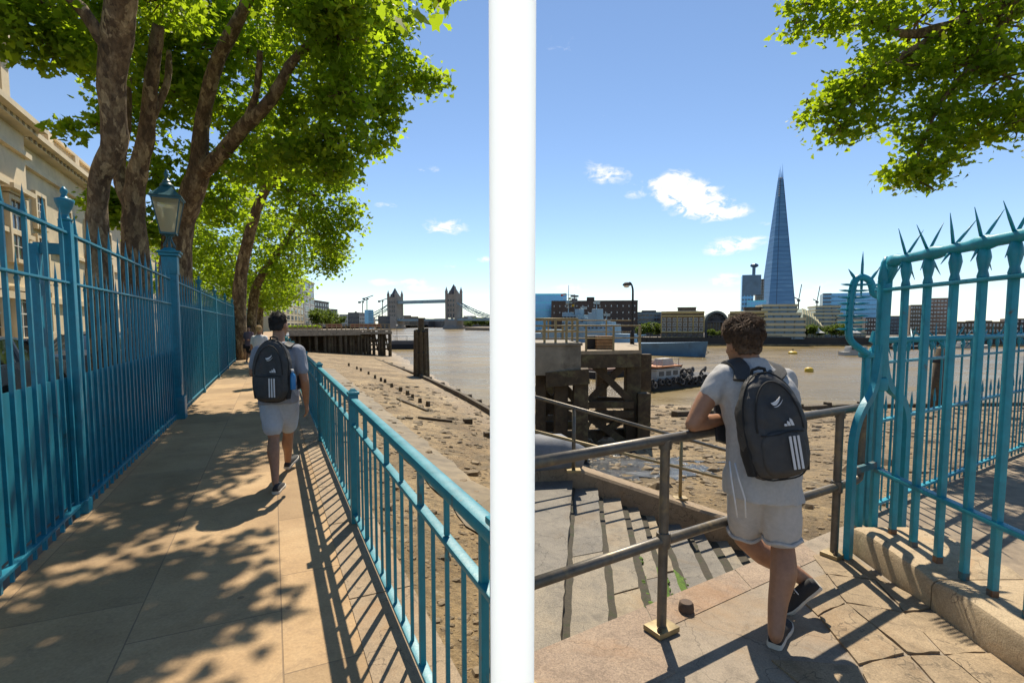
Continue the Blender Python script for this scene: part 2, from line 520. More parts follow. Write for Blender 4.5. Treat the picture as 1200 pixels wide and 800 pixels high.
def m_granite(name, a, b, speck=.5, joints=None):
    m, nt, out = newmat(name)
    co = pos_node(nt)
    n1 = noise_tex(nt, co, 2.2, 10, .7, .4); n2 = noise_tex(nt, co, 120, 3, .7); n3 = noise_tex(nt, co, 9, 10, .75, .5)
    c = ramp(nt, n1, [(.3, a), (.7, b)])
    g = ramp(nt, n2, [(.32, (1 - speck,) * 3), (.68, (1 + speck * .5,) * 3)])
    c = mixc(nt, 1.0, c, g, 'MULTIPLY')
    st = ramp(nt, n3, [(.5, (0, 0, 0)), (.68, (.6, .6, .6))])
    c = mixc(nt, st, c, tuple(x * .45 for x in a))
    n4 = noise_tex(nt, co, 1.1, 10, .7, .6)
    c = mixc(nt, ramp(nt, n4, [(.52, (0, 0, 0)), (.66, (.5, .5, .5))]), c, (a[0] * 1.15, a[1] * .85, a[2] * .5))
    vc = N(nt, 'ShaderNodeTexVoronoi'); vc.feature = 'DISTANCE_TO_EDGE'; vc.inputs['Scale'].default_value = 1.3
    wv = N(nt, 'ShaderNodeVectorMath'); wv.operation = 'ADD'; wn_ = N(nt, 'ShaderNodeTexNoise'); wn_.inputs['Scale'].default_value = 3.0; wn_.inputs['Detail'].default_value = 8; nt.links.new(co, wn_.inputs['Vector'])
    nt.links.new(co, wv.inputs[0]); nt.links.new(wn_.outputs['Color'], wv.inputs[1]); nt.links.new(wv.outputs[0], vc.inputs['Vector'])
    c = mixc(nt, math_n(nt, 'MULTIPLY', math_n(nt, 'LESS_THAN', vc.outputs['Distance'], .006), .6), c, tuple(x * .3 for x in a))
    h = math_n(nt, 'ADD', math_n(nt, 'MULTIPLY', n3, 1.0), math_n(nt, 'MULTIPLY', n2, .25))
    pbsdf(nt, out, c, .8, 0, bump(nt, h, .6, .012))
    return m
M = {}
M['path'] = m_path(); M['shore'] = m_shore(); M['water'] = m_water(); M['bark'] = m_bark()
M['pink_granite'] = m_granite('pink_granite', (.24, .17, .118), (.37, .275, .19), .45)
M['grey_paving'] = m_granite('grey_paving', (.23, .185, .135), (.34, .275, .2), .3)
M['flag'] = m_granite('worn_flagstone', (.2, .145, .085), (.42, .31, .185), .35)
M['tread'] = m_granite('stone_tread', (.17, .15, .12), (.33, .275, .195), .45)
M['tread_dark'] = m_granite('grey_stone_tread', (.13, .12, .105), (.25, .22, .175), .45); M['tread_warm'] = m_granite('warm_stone_tread', (.22, .175, .115), (.36, .295, .2), .4)
M['kerbstone'] = m_granite('kerbstone', (.36, .26, .15), (.48, .37, .23), .3)
M['coping'] = m_granite('coping_stone', (.26, .185, .11), (.36, .265, .165), .3)
M['quay'] = mat('quay_masonry', (.2, .16, .11), .85, .35, 1.5, bmp=.5, c2=(.09, .08, .05))
M['tarmac'] = mat('dark_yard_paving', (.24, .185, .125), .85, .3, 8, bmp=.3, c2=(.15, .115, .08))
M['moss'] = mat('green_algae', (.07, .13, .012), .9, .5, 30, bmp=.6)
M['blue'] = mat('blue_gloss_paint', (.005, .172, .252), .42, .22, 9, bmp=.10, bscale=30, c2=(.02, .07, .08), spots=(.62, .72), c3=(.02, .1, .12))
M['blue_rail'] = mat('weathered_blue_paint', (.010, .19, .24), .42, .2, 9, bmp=.12, bscale=40, c2=(.11, .2, .23), spots=(.63, .68), c3=(.10, .06, .03))
M['teal'] = mat('teal_gate_paint', (.010, .25, .33), .42, .22, 10, bmp=.2, bscale=35, c2=(.10, .06, .03), spots=(.65, .72), c3=(.04, .26, .32))
M['rusty'] = mat('rusty_teal_paint', (.02, .12, .15), .55, .3, 14, bmp=.3, c2=(.17, .075, .03), spots=(.44, .56))
M['sheet'] = mat('blue_backing_sheet', (.004, .15, .215), .45, .2, 3)
M['pipe'] = mat('worn_steel_pipe', (.12, .105, .085), .42, .3, 14, metal=.35, bmp=.12, bscale=60, c2=(.22, .17, .1), spots=(.52, .64))
M['zinc'] = mat('yellowed_steel', (.28, .21, .1), .5, .3, 18, metal=.3, bmp=.1)
M['concrete'] = mat('jetty_concrete', (.26, .225, .17), .85, .3, 2.2, bmp=.4, c2=(.12, .1, .075))
M['timber'] = mat('dark_wet_timber', (.075, .053, .03), .85, .45, 5, bmp=.6, c2=(.17, .15, .07))
M['deck'] = mat('weathered_deck', (.3, .235, .155), .8, .3, 4, bmp=.3)
M['ground'] = mat('city_ground', (.16, .14, .11), .9, .3, .8, c2=(.1, .1, .08))

# ------------------------------------------------------------------ river, foreshore, quays
mb = MB()
rr = [3, 60, 140, 400, 1500, 9000]; na = 48
vs_, fs_ = [], []
for r in rr:
    for k in range(na):
        a = 2 * math.pi * k / na; vs_.append((r * math.sin(a), r * math.cos(a) + 30, WATER_Z))
for i in range(len(rr) - 1):
    for k in range(na):
        q = (k + 1) % na; fs_.append((i * na + q, i * na + k, (i + 1) * na + k, (i + 1) * na + q))
fs_.append(tuple(range(na)))
mb.add(vs_, fs_); struct('river', mb, M['water'])

def zshore(x, y):
    p = (x - (RC + RS * y)) * U.y
    W = 10.4 + .13 * y
    t = min(1.6, max(0.0, p / W))
    zl = -3.1 - 2.4 * t ** .9
    zr = float(np.interp(y, [0, 5, 9, 15, 18, 45, 60, 90], [-1.3, -1.32, -1.5, -2.05, -2.4, -5.5, -6.6, -8]))
    k = x / max(y, .5)
    s = min(1, max(0, (k + .04) / .08)); s = s * s * (3 - 2 * s)
    z = zl * (1 - s) + zr * s
    d = math.hypot(x, y)
    z += .05 * noise.noise(V((x * .9, y * .9, 3))) * min(1, d / 6) + .10 * noise.noise(V((x * .25, y * .25, 7)))
    return z
mb = MB(); vs_, fs_ = [], []
az_ = np.concatenate([np.linspace(-40, -4, 70), np.linspace(-3.4, 3.4, 26), np.linspace(4, 66, 110)])
dd_ = np.geomspace(1.2, 240, 150)
for d in dd_:
    for a in az_:
        x = d * math.sin(R(a)); y = d * math.cos(R(a))
        vs_.append((x, y, zshore(x, y)))
na_ = len(az_)
for i in range(len(dd_) - 1):
    for k in range(na_ - 1):
        fs_.append((i * na_ + k, i * na_ + k + 1, (i + 1) * na_ + k + 1, (i + 1) * na_ + k))
mb.add(vs_, fs_); struct('foreshore', mb, M['shore'], True)

# walk on the left, with its coping
mb = MB()
mb.add([fence_pt(-4), rail_pt(-4, 0, -.18), rail_pt(1.2, 0, -.18), rail_pt(170, 0, -.18), fence_pt(170)], [(0, 1, 2, 3, 4)])
struct('walkway', mb, M['path'])
mb = MB()
y = 1.02
while y < 170:
    L = random.uniform(.95, 1.25) if y < 30 else 6.0
    a, b = rail_pt(y, 0), rail_pt(y + L - .012, 0)
    mb.prism([a + PERP * -.21, a + PERP * .17, b + PERP * .17, b + PERP * -.21], -.35, .006)
    y += L
struct('walkway_coping', mb, M['coping'])
mb = MB()
a, b = rail_pt(1.0, 0, .13), rail_pt(170, 0, .13)
mb.prism([a, b, b - PERP * .6, a - PERP * .6], -7, -.36)
tag(mb.build('quay_wall', M['quay']), 'dark masonry river wall under the blue riverside railing', 'wall')
mb = MB()
mb.add([fence_pt(-60, -.012, 1.0), fence_pt(170, -.012, 1.0), rail_pt(170, -.012), (rail_pt(400).x - 30, 400, -.012), (-160, 3000, -.012), (-6000, 6000, -.012), (-6000, -60, -.012)], [(0, 1, 2, 3, 4, 5, 6)])
struct('ground', mb, M['ground'])

# landing on the right: pink granite edge, grey paving, worn flags
XE = 9.5
def band(o0, o1, x0, x1, z): return [ledge(x0, z, o0), ledge(x1, z, o0), ledge(x1, z, o1), ledge(x0, z, o1)]
mb = MB()
mb.add([(.0, -4, 0), (XE, -4, 0), ledge(XE), ledge(0.0)], [(0, 1, 2, 3)])
mb.add([(.0, .9, 0), ledge(0.0), ledge(0.0, -6), (0, .9, -6)], [(0, 1, 2, 3)])
mb.add([ledge(0), ledge(XE), ledge(XE, -6), ledge(0, -6)], [(0, 1, 2, 3)])
mb.add([fence_pt(-4, .0, 2.0), (0.0, -4, 0), (0, 1.25, 0), rail_pt(1.25)], [(0, 1, 2, 3)]) if False else None
struct('landing', mb, M['grey_paving'])
mb = MB()
xs_ = [0.0, .78, 1.5, 2.2]
for i in range(3):
    d = .56 if i == 0 else .24
    q = band(-.012, d, xs_[i] + .004, xs_[i + 1] - .004, 0)
    mb.prism([(p.x, p.y) for p in q], -.2, .004)
struct('landing_edge', mb, M['pink_granite'])
mb = MB()
# irregular flags between the landing and the gate kerb
rnd = random.Random(5)
gx = [1.32, 1.62, 1.95, 2.2, 2.46]; gy = [1.2, 1.65, 2.05, 2.42, 2.85, 3.2, 3.6]
jit = {(i, j): (rnd.uniform(-.07, .07), rnd.uniform(-.08, .08)) for i in range(len(gx)) for j in range(len(gy))}
def gp(i, j):
    a = jit[(i, j)]; return V((gx[i] + a[0] + .10 * (gy[j] - 2.2) * (1 if i < 4 else .15), gy[j] + a[1], 0))
for i in range(len(gx) - 1):
    for j in range(len(gy) - 1):
        q = [gp(i, j), gp(i + 1, j), gp(i + 1, j + 1), gp(i, j + 1)]
        c = sum(q, V()) / 4
        if c.y > LC + LS * c.x - .35 or (c.x < 1.75 and c.y > 2.3): continue
        poly = []
        for k in range(4):
            p0 = q[k] + (c - q[k]).normalized() * .010; p1 = q[(k + 1) % 4] + (c - q[(k + 1) % 4]).normalized() * .010
            for t in (0, .25, .5, .75):
                p = p0.lerp(p1, t) + V((rnd.uniform(-.008, .008), rnd.uniform(-.008, .008), 0)); poly.append(p)
        h = rnd.uniform(.006, .016)
        cen = [(p.x, p.y) for p in poly]
        mb.prism(cen, -.02, h)
struct('flagstones', mb, M['flag'])

# white panel added as the strip between the two views
M['white'] = None
m_, nt_, out_ = newmat('added_white_sheet')
d_ = N(nt_, 'ShaderNodeBsdfDiffuse'); d_.inputs['Color'].default_value = (.93, .93, .93, 1)
t_ = N(nt_, 'ShaderNodeBsdfTranslucent'); t_.inputs['Color'].default_value = (.92, .965, 1.0, 1)
x_ = N(nt_, 'ShaderNodeMixShader'); x_.inputs[0].default_value = .86
nt_.links.new(d_.outputs[0], x_.inputs[1]); nt_.links.new(t_.outputs[0], x_.inputs[2]); nt_.links.new(x_.outputs[0], out_.inputs[0])
M['white'] = m_
PY = 1.0
pl, pr = P(574, 400, PY).x, P(627, 400, PY).x
wp = thing('added_white_panel', 'tall slim plain white panel added as the strip between the two views', 'panel', ((pl + pr) / 2, PY, 0))
mb = MB(); mb.box((0, 0, 1.33), (pr - pl, .010, 2.6))
mb.build('added_panel_sheet', M['white'], wp, world=False)
mb = MB(); mb.box((0, .0, .016), (.3, .3, .03), bevel=.006)
mb.build('base_plate', M['pipe'], wp, world=False)
# ------------------------------------------------------------------ riverside railing (left)
def instmesh(name, me, parent, p):
    return inst(name, me, parent, V(p) - wloc(parent))
RY0 = 1.395
root = thing('riverside_railing', 'blue painted steel railing along the river edge of the walk', 'railing', rail_pt(RY0))
RH = 1.03
post_y = [P(417, 613, A0.y).y + k * (G(376, 517).y - A0.y) for k in range(0, 12)]
def rail_profile(a, b, w, h):   # rounded handrail
    pass
ye = post_y[-1] + .3
mb = MB(); mb.bar(rail_pt(RY0, RH), rail_pt(ye, RH), .062, .05, bevel=.016); mb.build('handrail', M['blue_rail'], root, 'auto')
mb = MB(); mb.bar(rail_pt(RY0, .83), rail_pt(ye, .83), .042, .022, bevel=.004); mb.build('mid_rail', M['blue_rail'], root, 'auto')
mb = MB(); mb.bar(rail_pt(RY0, .085), rail_pt(ye, .085), .045, .02, bevel=.004); mb.build('bottom_rail', M['blue_rail'], root, 'auto')
rotz = Matrix.Rotation(HEAD, 3, 'Z')
pm = MB(); pm.box((0, 0, .545), (.072, .072, 1.07), rotz, bevel=.005); pmesh = meshof(pm, 'post', M['blue_rail'], 'auto')
cm_ = MB(); cm_.box((0, 0, 1.092), (.092, .092, .022), rotz, bevel=.006); cm_.box((0, 0, 1.115), (.07, .07, .026), rotz, taper=.4); cmesh = meshof(cm_, 'post_cap', M['blue_rail'], 'auto')
for y in post_y:
    p = instmesh('post', pmesh, root, rail_pt(y)); inst('post_cap', cmesh, p, (0, 0, 0))
end = instmesh('post', pmesh, root, rail_pt(RY0 + .02)); inst('post_cap', cmesh, end, (0, 0, 0))
sh = MB(); sh.box((0, 0, .455), (.016, .016, .74), rotz, bevel=.003); sh = meshof(sh, 'baluster', M['blue_rail'])
fu = MB(); fu.box((0, 0, .55), (.028, .028, .93), rotz, bevel=.004); fu = meshof(fu, 'baluster', M['blue_rail'])
st = MB(); st.box((0, 0, .93), (.02, .02, .17), rotz, bevel=.003); st = meshof(st, 'stub_bar', M['blue_rail'])
step = .19 * U.y; y = RY0 + step; k = 0; nb = 0; ns = 0
restb = MB()
while y < ye:
    if min(abs(y - q) for q in post_y + [RY0]) > .045:
        if k % 4 == 0:
            if nb < 100: instmesh('baluster', fu, root, rail_pt(y)); nb += 1
            else: restb.box(rail_pt(y, .55), (.028, .028, .93), rotz)
        elif k % 2 == 0 or True:
            if nb < 100: instmesh('baluster', sh, root, rail_pt(y)); nb += 1
            else: restb.box(rail_pt(y, .455), (.016, .016, .74), rotz)
        if k % 4 == 2:
            if ns < 100: instmesh('stub_bar', st, root, rail_pt(y)); ns += 1
    y += step; k += 1
if restb.v: tag(restb.build('far_balusters', M['blue_rail'], root), kind='stuff')

# ------------------------------------------------------------------ tall picket fence (left)
LAMPY = G(210, 490).y
def picket_mesh(h, w, name):
    mb = MB(); mb.box((0, 0, h / 2 - .06), (w, w, h - .12), rotz)
    t = h - .12
    mb.box((0, 0, t + .004), (w * 1.35, w * 1.35, .02), rotz, bevel=.004)
    vs = [rotz @ V((-w * .5, -w * .5, t + .014)), rotz @ V((w * .5, -w * .5, t + .014)), rotz @ V((w * .5, w * .5, t + .014)), rotz @ V((-w * .5, w * .5, t + .014)), V((0, 0, t + .2))]
    mb.add(vs, [(0, 1, 4), (1, 2, 4), (2, 3, 4), (3, 0, 4)])
    return meshof(mb, name, M['blue'], False)
tall = picket_mesh(2.56, .026, 'picket'); dog = picket_mesh(2.08, .020, 'short_picket')
fpost = MB(); fpost.box((0, 0, 1.26), (.085, .085, 2.52), rotz, bevel=.008); fpost.box((0, 0, .06), (.12, .12, .12), rotz, bevel=.01)
fpostm = meshof(fpost, 'post', M['blue'], 'auto')
urn = MB(); urn.lathe([(.045, 2.52), (.055, 2.53), (.03, 2.55), (.025, 2.58), (.05, 2.63), (.068, 2.68), (.07, 2.70), (.055, 2.705), (.03, 2.715), (.018, 2.74), (.028, 2.765), (.024, 2.785), (.004, 2.81)], n=14)
urnm = meshof(urn, 'urn_finial', M['blue'], True)
def tall_fence(y0, y1, posts, label, sheet_h, name):
    root = thing(name, label, 'fence', fence_pt(y0))
    for z, w, h in ((2.42, .05, .022), (2.0, .05, .02), (.10, .055, .028)):
        mb = MB(); mb.bar(fence_pt(y0, z), fence_pt(y1, z), w, h, bevel=.004); mb.build('rail', M['blue'], root, 'auto')
    for py_ in posts:
        p = instmesh('post', fpostm, root, fence_pt(py_)); inst('urn_finial', urnm, p, (0, 0, 0))
    d = .35 * U.y; y = y0 + d * .5; k = 0; n1 = n2 = 0; rest = MB()
    while y < y1:
        if min([abs(y - q) for q in posts] + [9]) > .06:
            if n1 < 100: instmesh('picket', tall, root, fence_pt(y)); n1 += 1
            else: rest.box(fence_pt(y, 1.26), (.026, .026, 2.5), rotz)
            if y + d / 2 < y1:
                if n2 < 100: instmesh('short_picket', dog, root, fence_pt(y + d / 2)); n2 += 1
        y += d; k += 1
    if rest.v: tag(rest.build('far_pickets', M['blue'], root), kind='stuff')
    mb = MB()
    mb.bar(fence_pt(y0, .12 + sheet_h / 2, -.045), fence_pt(y1, .12 + sheet_h / 2, -.045), .006, sheet_h)
    mb.build('backing_sheet', M['sheet'], root)
    return root
r1 = tall_fence(1.6, LAMPY - .16, [F0.y], 'tall blue spiked fence nearest the camera, open above its low backing sheet', 1.08, 'picket_fence')
# gate leaf hung behind the near post
mb = MB(); b0 = fence_pt(F0.y - .06, 1.2, -.2)
mb.box((b0.x, b0.y, 1.16), (.09, .09, 2.3), rotz, bevel=.006); mb.build('gate_stile', M['blue'], r1, 'auto')
mb = MB(); mb.bar(fence_pt(F0.y - .03, 2.28, -.04), fence_pt(F0.y - .06, 2.28, -.2), .05, .09); mb.build('stile_bracket', M['blue'], r1)
r2 = tall_fence(LAMPY + .16, 62, [LAMPY + 3.4 * k for k in range(1, 16)], 'long blue spiked fence beyond the lamp pillar, sheeted to its middle rail', 1.86, 'picket_fence')

# ------------------------------------------------------------------ lamp pillars
M['lamp_glass'] = None
m_, nt_, out_ = newmat('dusty_lamp_glass')
co_ = pos_node(nt_, True); n_ = noise_tex(nt_, co_, 6, 6, .6)
g_ = N(nt_, 'ShaderNodeBsdfTransparent'); g_.inputs['Color'].default_value = (.92, .93, .9, 1)
tr_ = N(nt_, 'ShaderNodeBsdfTranslucent'); tr_.inputs['Color'].default_value = (.8, .78, .68, 1)
x_ = N(nt_, 'ShaderNodeMixShader'); x_.inputs[0].default_value = .5
nt_.links.new(g_.outputs[0], x_.inputs[1]); nt_.links.new(tr_.outputs[0], x_.inputs[2]); nt_.links.new(x_.outputs[0], out_.inputs[0])
M['lamp_glass'] = m_
M['lamp_metal'] = mat('dark_teal_lamp_metal', (.012, .085, .105), .4, .3, 12, obj=True)
def lamp_pillar(y, label, group):
    root = thing('lamp_post', label, 'street lamp', fence_pt(y), HEAD, group)
    root.scale = (.82, .82, 1.0)
    mb = MB(); mb.box((0, 0, .2), (.34, .34, .4), bevel=.015); mb.box((0, 0, 1.6), (.24, .24, 2.4), bevel=.012)
    for sx in (-1, 1):
        mb.box((sx * .122, 0, 1.6), (.012, .17, 2.0), bevel=.004)
        mb.box((0, sx * .122, 1.6), (.17, .012, 2.0), bevel=.004)
    mb.box((0, 0, 2.66), (.28, .28, .3), bevel=.01)
    mb.build('pillar', M['blue'], root, 'auto', world=False)
    mb = MB(); mb.box((0, 0, 2.84), (.36, .36, .05), bevel=.012); mb.box((0, 0, 2.885), (.42, .42, .035), bevel=.012); mb.box((0, 0, 2.93), (.3, .3, .06), taper=.5)
    mb.build('pillar_cap', M['blue'], root, 'auto', world=False)
    mb = MB()
    for a in range(4):
        an = math.pi / 4 + a * math.pi / 2; c, s = math.cos(an), math.sin(an)
        mb.tube([(c * .10, s * .10, 2.93), (c * .13, s * .13, 3.0), (c * .07, s * .07, 3.08), (c * .05, s * .05, 3.14), (c * .12, s * .12, 3.2)], .012, 6)
    mb.lathe([(.06, 2.93), (.03, 2.98), (.028, 3.1), (.045, 3.13), (.03, 3.18)], n=12)
    mb.build('bracket', M['lamp_metal'], root, True, world=False)
    z0, z1, w0, w1 = 3.2, 3.78, .13, .25
    mb = MB()
    for sx in (-1, 1):
        for sy in (-1, 1):
            mb.tube([(sx * w0, sy * w0, z0), (sx * w1, sy * w1, z1)], .013, 6)
    for z, w in ((z0, w0), (z1, w1)):
        q = [V((-w, -w, z)), V((w, -w, z)), V((w, w, z)), V((-w, w, z))]
        for k in range(4): mb.bar(q[k], q[(k + 1) % 4], .03, .03)
    fr = mb.build('lantern_frame', M['lamp_metal'], root, 'auto', world=False)
    for k in range(4):
        a = k * math.pi / 2; m3 = Matrix.Rotation(a, 3, 'Z'); e = .006
        vs = [V((-w0, -w0 + .0, z0)), V((w0, -w0, z0)), V((w1, -w1, z1)), V((-w1, -w1, z1))]
        vs += [v + V((0, e, 0)) for v in vs]
        mb = MB(); mb.add([m3 @ v for v in vs], [(0, 1, 2, 3), (7, 6, 5, 4), (0, 4, 5, 1), (1, 5, 6, 2), (2, 6, 7, 3), (3, 7, 4, 0)])
        mb.build('lantern_pane', M['lamp_glass'], fr, world=False)
    mb = MB(); mb.box((0, 0, 3.48), (.13, .13, .3), taper=1.1, bevel=.02); mb.build('lamp_unit', mat('pale_lamp_unit', (.6, .55, .4), .5, obj=True), root, 'auto', world=False)
    mb = MB()
    mb.lathe([(.40, 3.79), (.41, 3.81), (.37, 3.83), (.25, 3.9), (.13, 3.99)], n=4)
    mb.lathe([(.115, 3.99), (.13, 4.01), (.12, 4.03), (.075, 4.06), (.08, 4.085), (.05, 4.11), (.025, 4.14), (.035, 4.17), (.045, 4.2), (.03, 4.235), (.006, 4.29)], n=14)
    mb.build('lantern_roof', M['lamp_metal'], root, 'auto', world=False)
    return root
lamp_pillar(LAMPY, 'blue pillar with a glazed lantern on top, nearest along the fence', None)
lamp_pillar(31, 'smaller looking blue lantern pillar far along the fence under the trees', None)
lamp_pillar(44, 'farthest blue lantern pillar showing above the far end of the fence', None)

# ------------------------------------------------------------------ parked cars behind the fence
M['silver'] = mat('silver_car_paint', (.45, .45, .44), .3, .05, 2, metal=.4, obj=True)
M['dark_car'] = mat('dark_grey_car_paint', (.05, .055, .06), .3, .05, 2, metal=.3, obj=True)
M['glass_dark'] = mat('dark_car_glass', (.02, .03, .035), .08, .1, 2, obj=True)
M['rubber'] = mat('tyre_rubber', (.02, .02, .02), .9, .2, 10, obj=True)
M['chrome'] = mat('wheel_alloy', (.4, .4, .4), .3, .1, 4, metal=.8, obj=True)
M['red_lamp'] = mat('red_lamp_lens', (.4, .02, .015), .25, .1, 4, obj=True)
M['clear_lamp'] = mat('clear_lamp_lens', (.7, .7, .68), .15, .1, 4, obj=True)
def car(loc, rz, paint, label):
    root = thing('parked_car', label, 'car', loc, rz)
    prof = [(-2.1, .35, .62), (-2.12, .62, .78), (-1.95, .86, .84), (-1.2, .95, .86), (-.3, .98, .87), (.9, .97, .87), (1.75, .95, .85), (2.05, .8, .8), (2.08, .4, .7)]
    rings = []
    for x, zt, hw in prof:
        rings.append([V((x, -hw, .28)), V((x, -hw * 1.02, zt * .62)), V((x, -hw * .93, zt)), V((x, 0, zt + .035)), V((x, hw * .93, zt)), V((x, hw * 1.02, zt * .62)), V((x, hw, .28)), V((x, 0, .22))])
    mb = MB(); mb.loft(rings); mb.build('body', paint, root, 'auto', world=False)
    cab = [(-1.1, .95, .02, .72), (-.35, 1.36, .0, .62), (.3, 1.43, 0, .6), (1.0, 1.4, 0, .6), (1.75, .98, 0, .7)]
    rings = []
    for x, zt, _, hw in cab:
        rings.append([V((x, -.78, .93)), V((x, -hw, zt)), V((x, 0, zt + .03)), V((x, hw, zt)), V((x, .78, .93))])
    mb = MB(); mb.loft(rings); mb.build('cabin_glass', M['glass_dark'], root, 'auto', world=False)
    mb = MB()
    rr_ = [[V((x, -hw - .012, zt - .03)), V((x, -hw, zt + .012)), V((x, 0, zt + .045)), V((x, hw, zt + .012)), V((x, hw + .012, zt - .03))] for x, zt, _, hw in cab[1:4]]
    mb.loft(rr_)
    for s in (-1, 1):
        for (x0, z0, h0), (x1, z1, h1) in (((-1.1, .96, .78), (-.35, 1.37, .63)), ((.35, .96, .80), (.32, 1.42, .62)), ((1.75, .99, .76), (1.0, 1.41, .62))):
            mb.bar((x0, s * h0, z0), (x1, s * h1, z1), .05, .05)
    mb.build('roof', paint, root, 'auto', world=False)
    for x in (-1.3, 1.28):
        for s in (-1, 1):
            w = MB(); w.lathe([(.2, -.1), (.31, -.1), (.325, -.07), (.325, .07), (.31, .1), (.2, .1)], (x, s * .78, .325), 20, (0, 1, 0))
            wo_ = w.build('wheel', M['rubber'], root, 'auto', world=False)
            h = MB(); h.lathe([(.2, 0), (.19, .03), (.05, .045)], (x, s * .80, .325), 10, (0, s, 0)); h.lathe([(.05, .05), (.04, .06)], (x, s * .84, .325), 8, (0, s, 0))
            h.build('rim', M['chrome'], wo_, 'auto', world=False)
    for s in (-1, 1):
        h = MB(); h.box((-2.06, s * .62, .68), (.1, .3, .12), bevel=.03); h.build('headlight', M['clear_lamp'], root, 'auto', world=False)
        h = MB(); h.box((2.05, s * .68, .74), (.08, .2, .16), bevel=.03); h.build('tail_light', M['red_lamp'], root, 'auto', world=False)
        h = MB(); h.box((-.72, s * .95, 1.0), (.1, .16, .1), bevel=.03); h.build('door_mirror', paint, root, 'auto', world=False)
    return root
c1 = V((-9.9, 9.4, -.01)); car(c1, HEAD + R(90) + R(180), M['silver'], 'silver parked car seen between the nearest fence pickets')
c2 = V((-11.9, 14.6, -.01)); car(c2, HEAD + R(90), M['dark_car'], 'dark grey parked car behind the fence near the urn topped post')
# ------------------------------------------------------------------ foliage
def m_leaf(name, a, b, trans, tfac=.5):
    m, nt, out = newmat(name)
    gi = N(nt, 'ShaderNodeNewGeometry')
    rnd_ = gi.outputs['Random Per Island']
    n1 = noise_tex(nt, gi.outputs['Position'], .9, 4, .6)
    f = math_n(nt, 'ADD', math_n(nt, 'MULTIPLY', rnd_, .6), math_n(nt, 'MULTIPLY', n1, .5))
    c = ramp(nt, f, [(.15, a), (.8, b)])
    ct = ramp(nt, f, [(.15, tuple(x * .6 for x in trans)), (.8, trans)])
    d = N(nt, 'ShaderNodeBsdfPrincipled'); nt.links.new(c, d.inputs['Base Color']); d.inputs['Roughness'].default_value = .55; d.inputs['Specular IOR Level'].default_value = .22
    t = N(nt, 'ShaderNodeBsdfTranslucent'); nt.links.new(ct, t.inputs['Color'])
    x = N(nt, 'ShaderNodeMixShader'); x.inputs[0].default_value = tfac
    nt.links.new(d.outputs[0], x.inputs[1]); nt.links.new(t.outputs[0], x.inputs[2]); nt.links.new(x.outputs[0], out.inputs['Surface'])
    return m
M['leaf'] = m_leaf('plane_leaf', (.045, .11, .010), (.15, .24, .018), (.50, .68, .022), .58)
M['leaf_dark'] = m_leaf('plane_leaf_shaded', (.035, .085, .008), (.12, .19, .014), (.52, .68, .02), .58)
M['leaf_far'] = m_leaf('distant_leaf', (.03, .065, .01), (.08, .13, .02), (.2, .28, .03), .4)
LEAF = np.array([(0, -.12, 0), (.28, -.3, .03), (.34, -.02, .05), (.62, .12, .10), (.34, .3, .06), (.30, .55, .05), (.0, .95, -.05), (-.30, .55, .05), (-.34, .3, .06), (-.62, .12, .10), (-.34, -.02, .05), (-.28, -.3, .03)]) * .85
LEAF4 = np.array([(-.45, 0, .05), (0, -.4, 0), (.45, .05, .05), (.0, .6, -.04)])
def leaf_mesh(name, pts, size, rng, tmpl, mat_, droop=.4):
    n = len(pts); K = len(tmpl)
    ang = rng.uniform(0, 2 * np.pi, n)
    nrm = rng.normal(0, 1, (n, 3)) * .75; nrm[:, 2] += .75 ; nrm /= np.linalg.norm(nrm, axis=1)[:, None]
    ref = np.stack([np.cos(ang), np.sin(ang), -droop * np.ones(n)], 1)
    y = ref - nrm * np.sum(ref * nrm, 1)[:, None]; y /= np.linalg.norm(y, axis=1)[:, None] + 1e-9
    x = np.cross(y, nrm)
    s = size * rng.uniform(.5, 1.45, n)
    v = (tmpl[None, :, 0, None] * x[:, None] + tmpl[None, :, 1, None] * y[:, None] + tmpl[None, :, 2, None] * nrm[:, None]) * s[:, None, None] + pts[:, None]
    me = bpy.data.meshes.new(name)
    me.vertices.add(n * K); me.vertices.foreach_set('co', v.astype(np.float32).ravel())
    me.loops.add(n * K); me.loops.foreach_set('vertex_index', np.arange(n * K, dtype=np.int32))
    me.polygons.add(n); me.polygons.foreach_set('loop_start', np.arange(0, n * K, K, dtype=np.int32)); me.polygons.foreach_set('loop_total', np.full(n, K, dtype=np.int32))
    me.materials.append(mat_); me.update(calc_edges=True); me.validate()
    return me
DENS = 1.0
def crown_points(blobs, per_clump, spread, rng, twigs=None):
    out = []
    for b in blobs:
        c, r, ncl = np.array(b[0]), np.array(b[1]), int(b[2] * DENS)
        for _ in range(ncl):
            d = rng.normal(0, 1, 3); d /= np.linalg.norm(d)
            rad = rng.uniform(.35, 1.0) ** .6
            p = c + d * r * rad
            k = rng.integers(int(per_clump * .6), int(per_clump * 1.4) + 1)
            q = rng.normal(0, 1, (k, 3)) * spread * np.array([1, 1, .55]); q[:, 2] -= .10 * np.hypot(q[:, 0], q[:, 1]) / spread * spread
            out.append(p + q)
            if twigs is not None and rng.random() < .5:
                m_ = (c + p) / 2 + np.array([0, 0, -.04]) + rng.normal(0, .05, 3)
                twigs.tube([c, m_, p], [.016, .011, .005], 5)
    return np.concatenate(out)
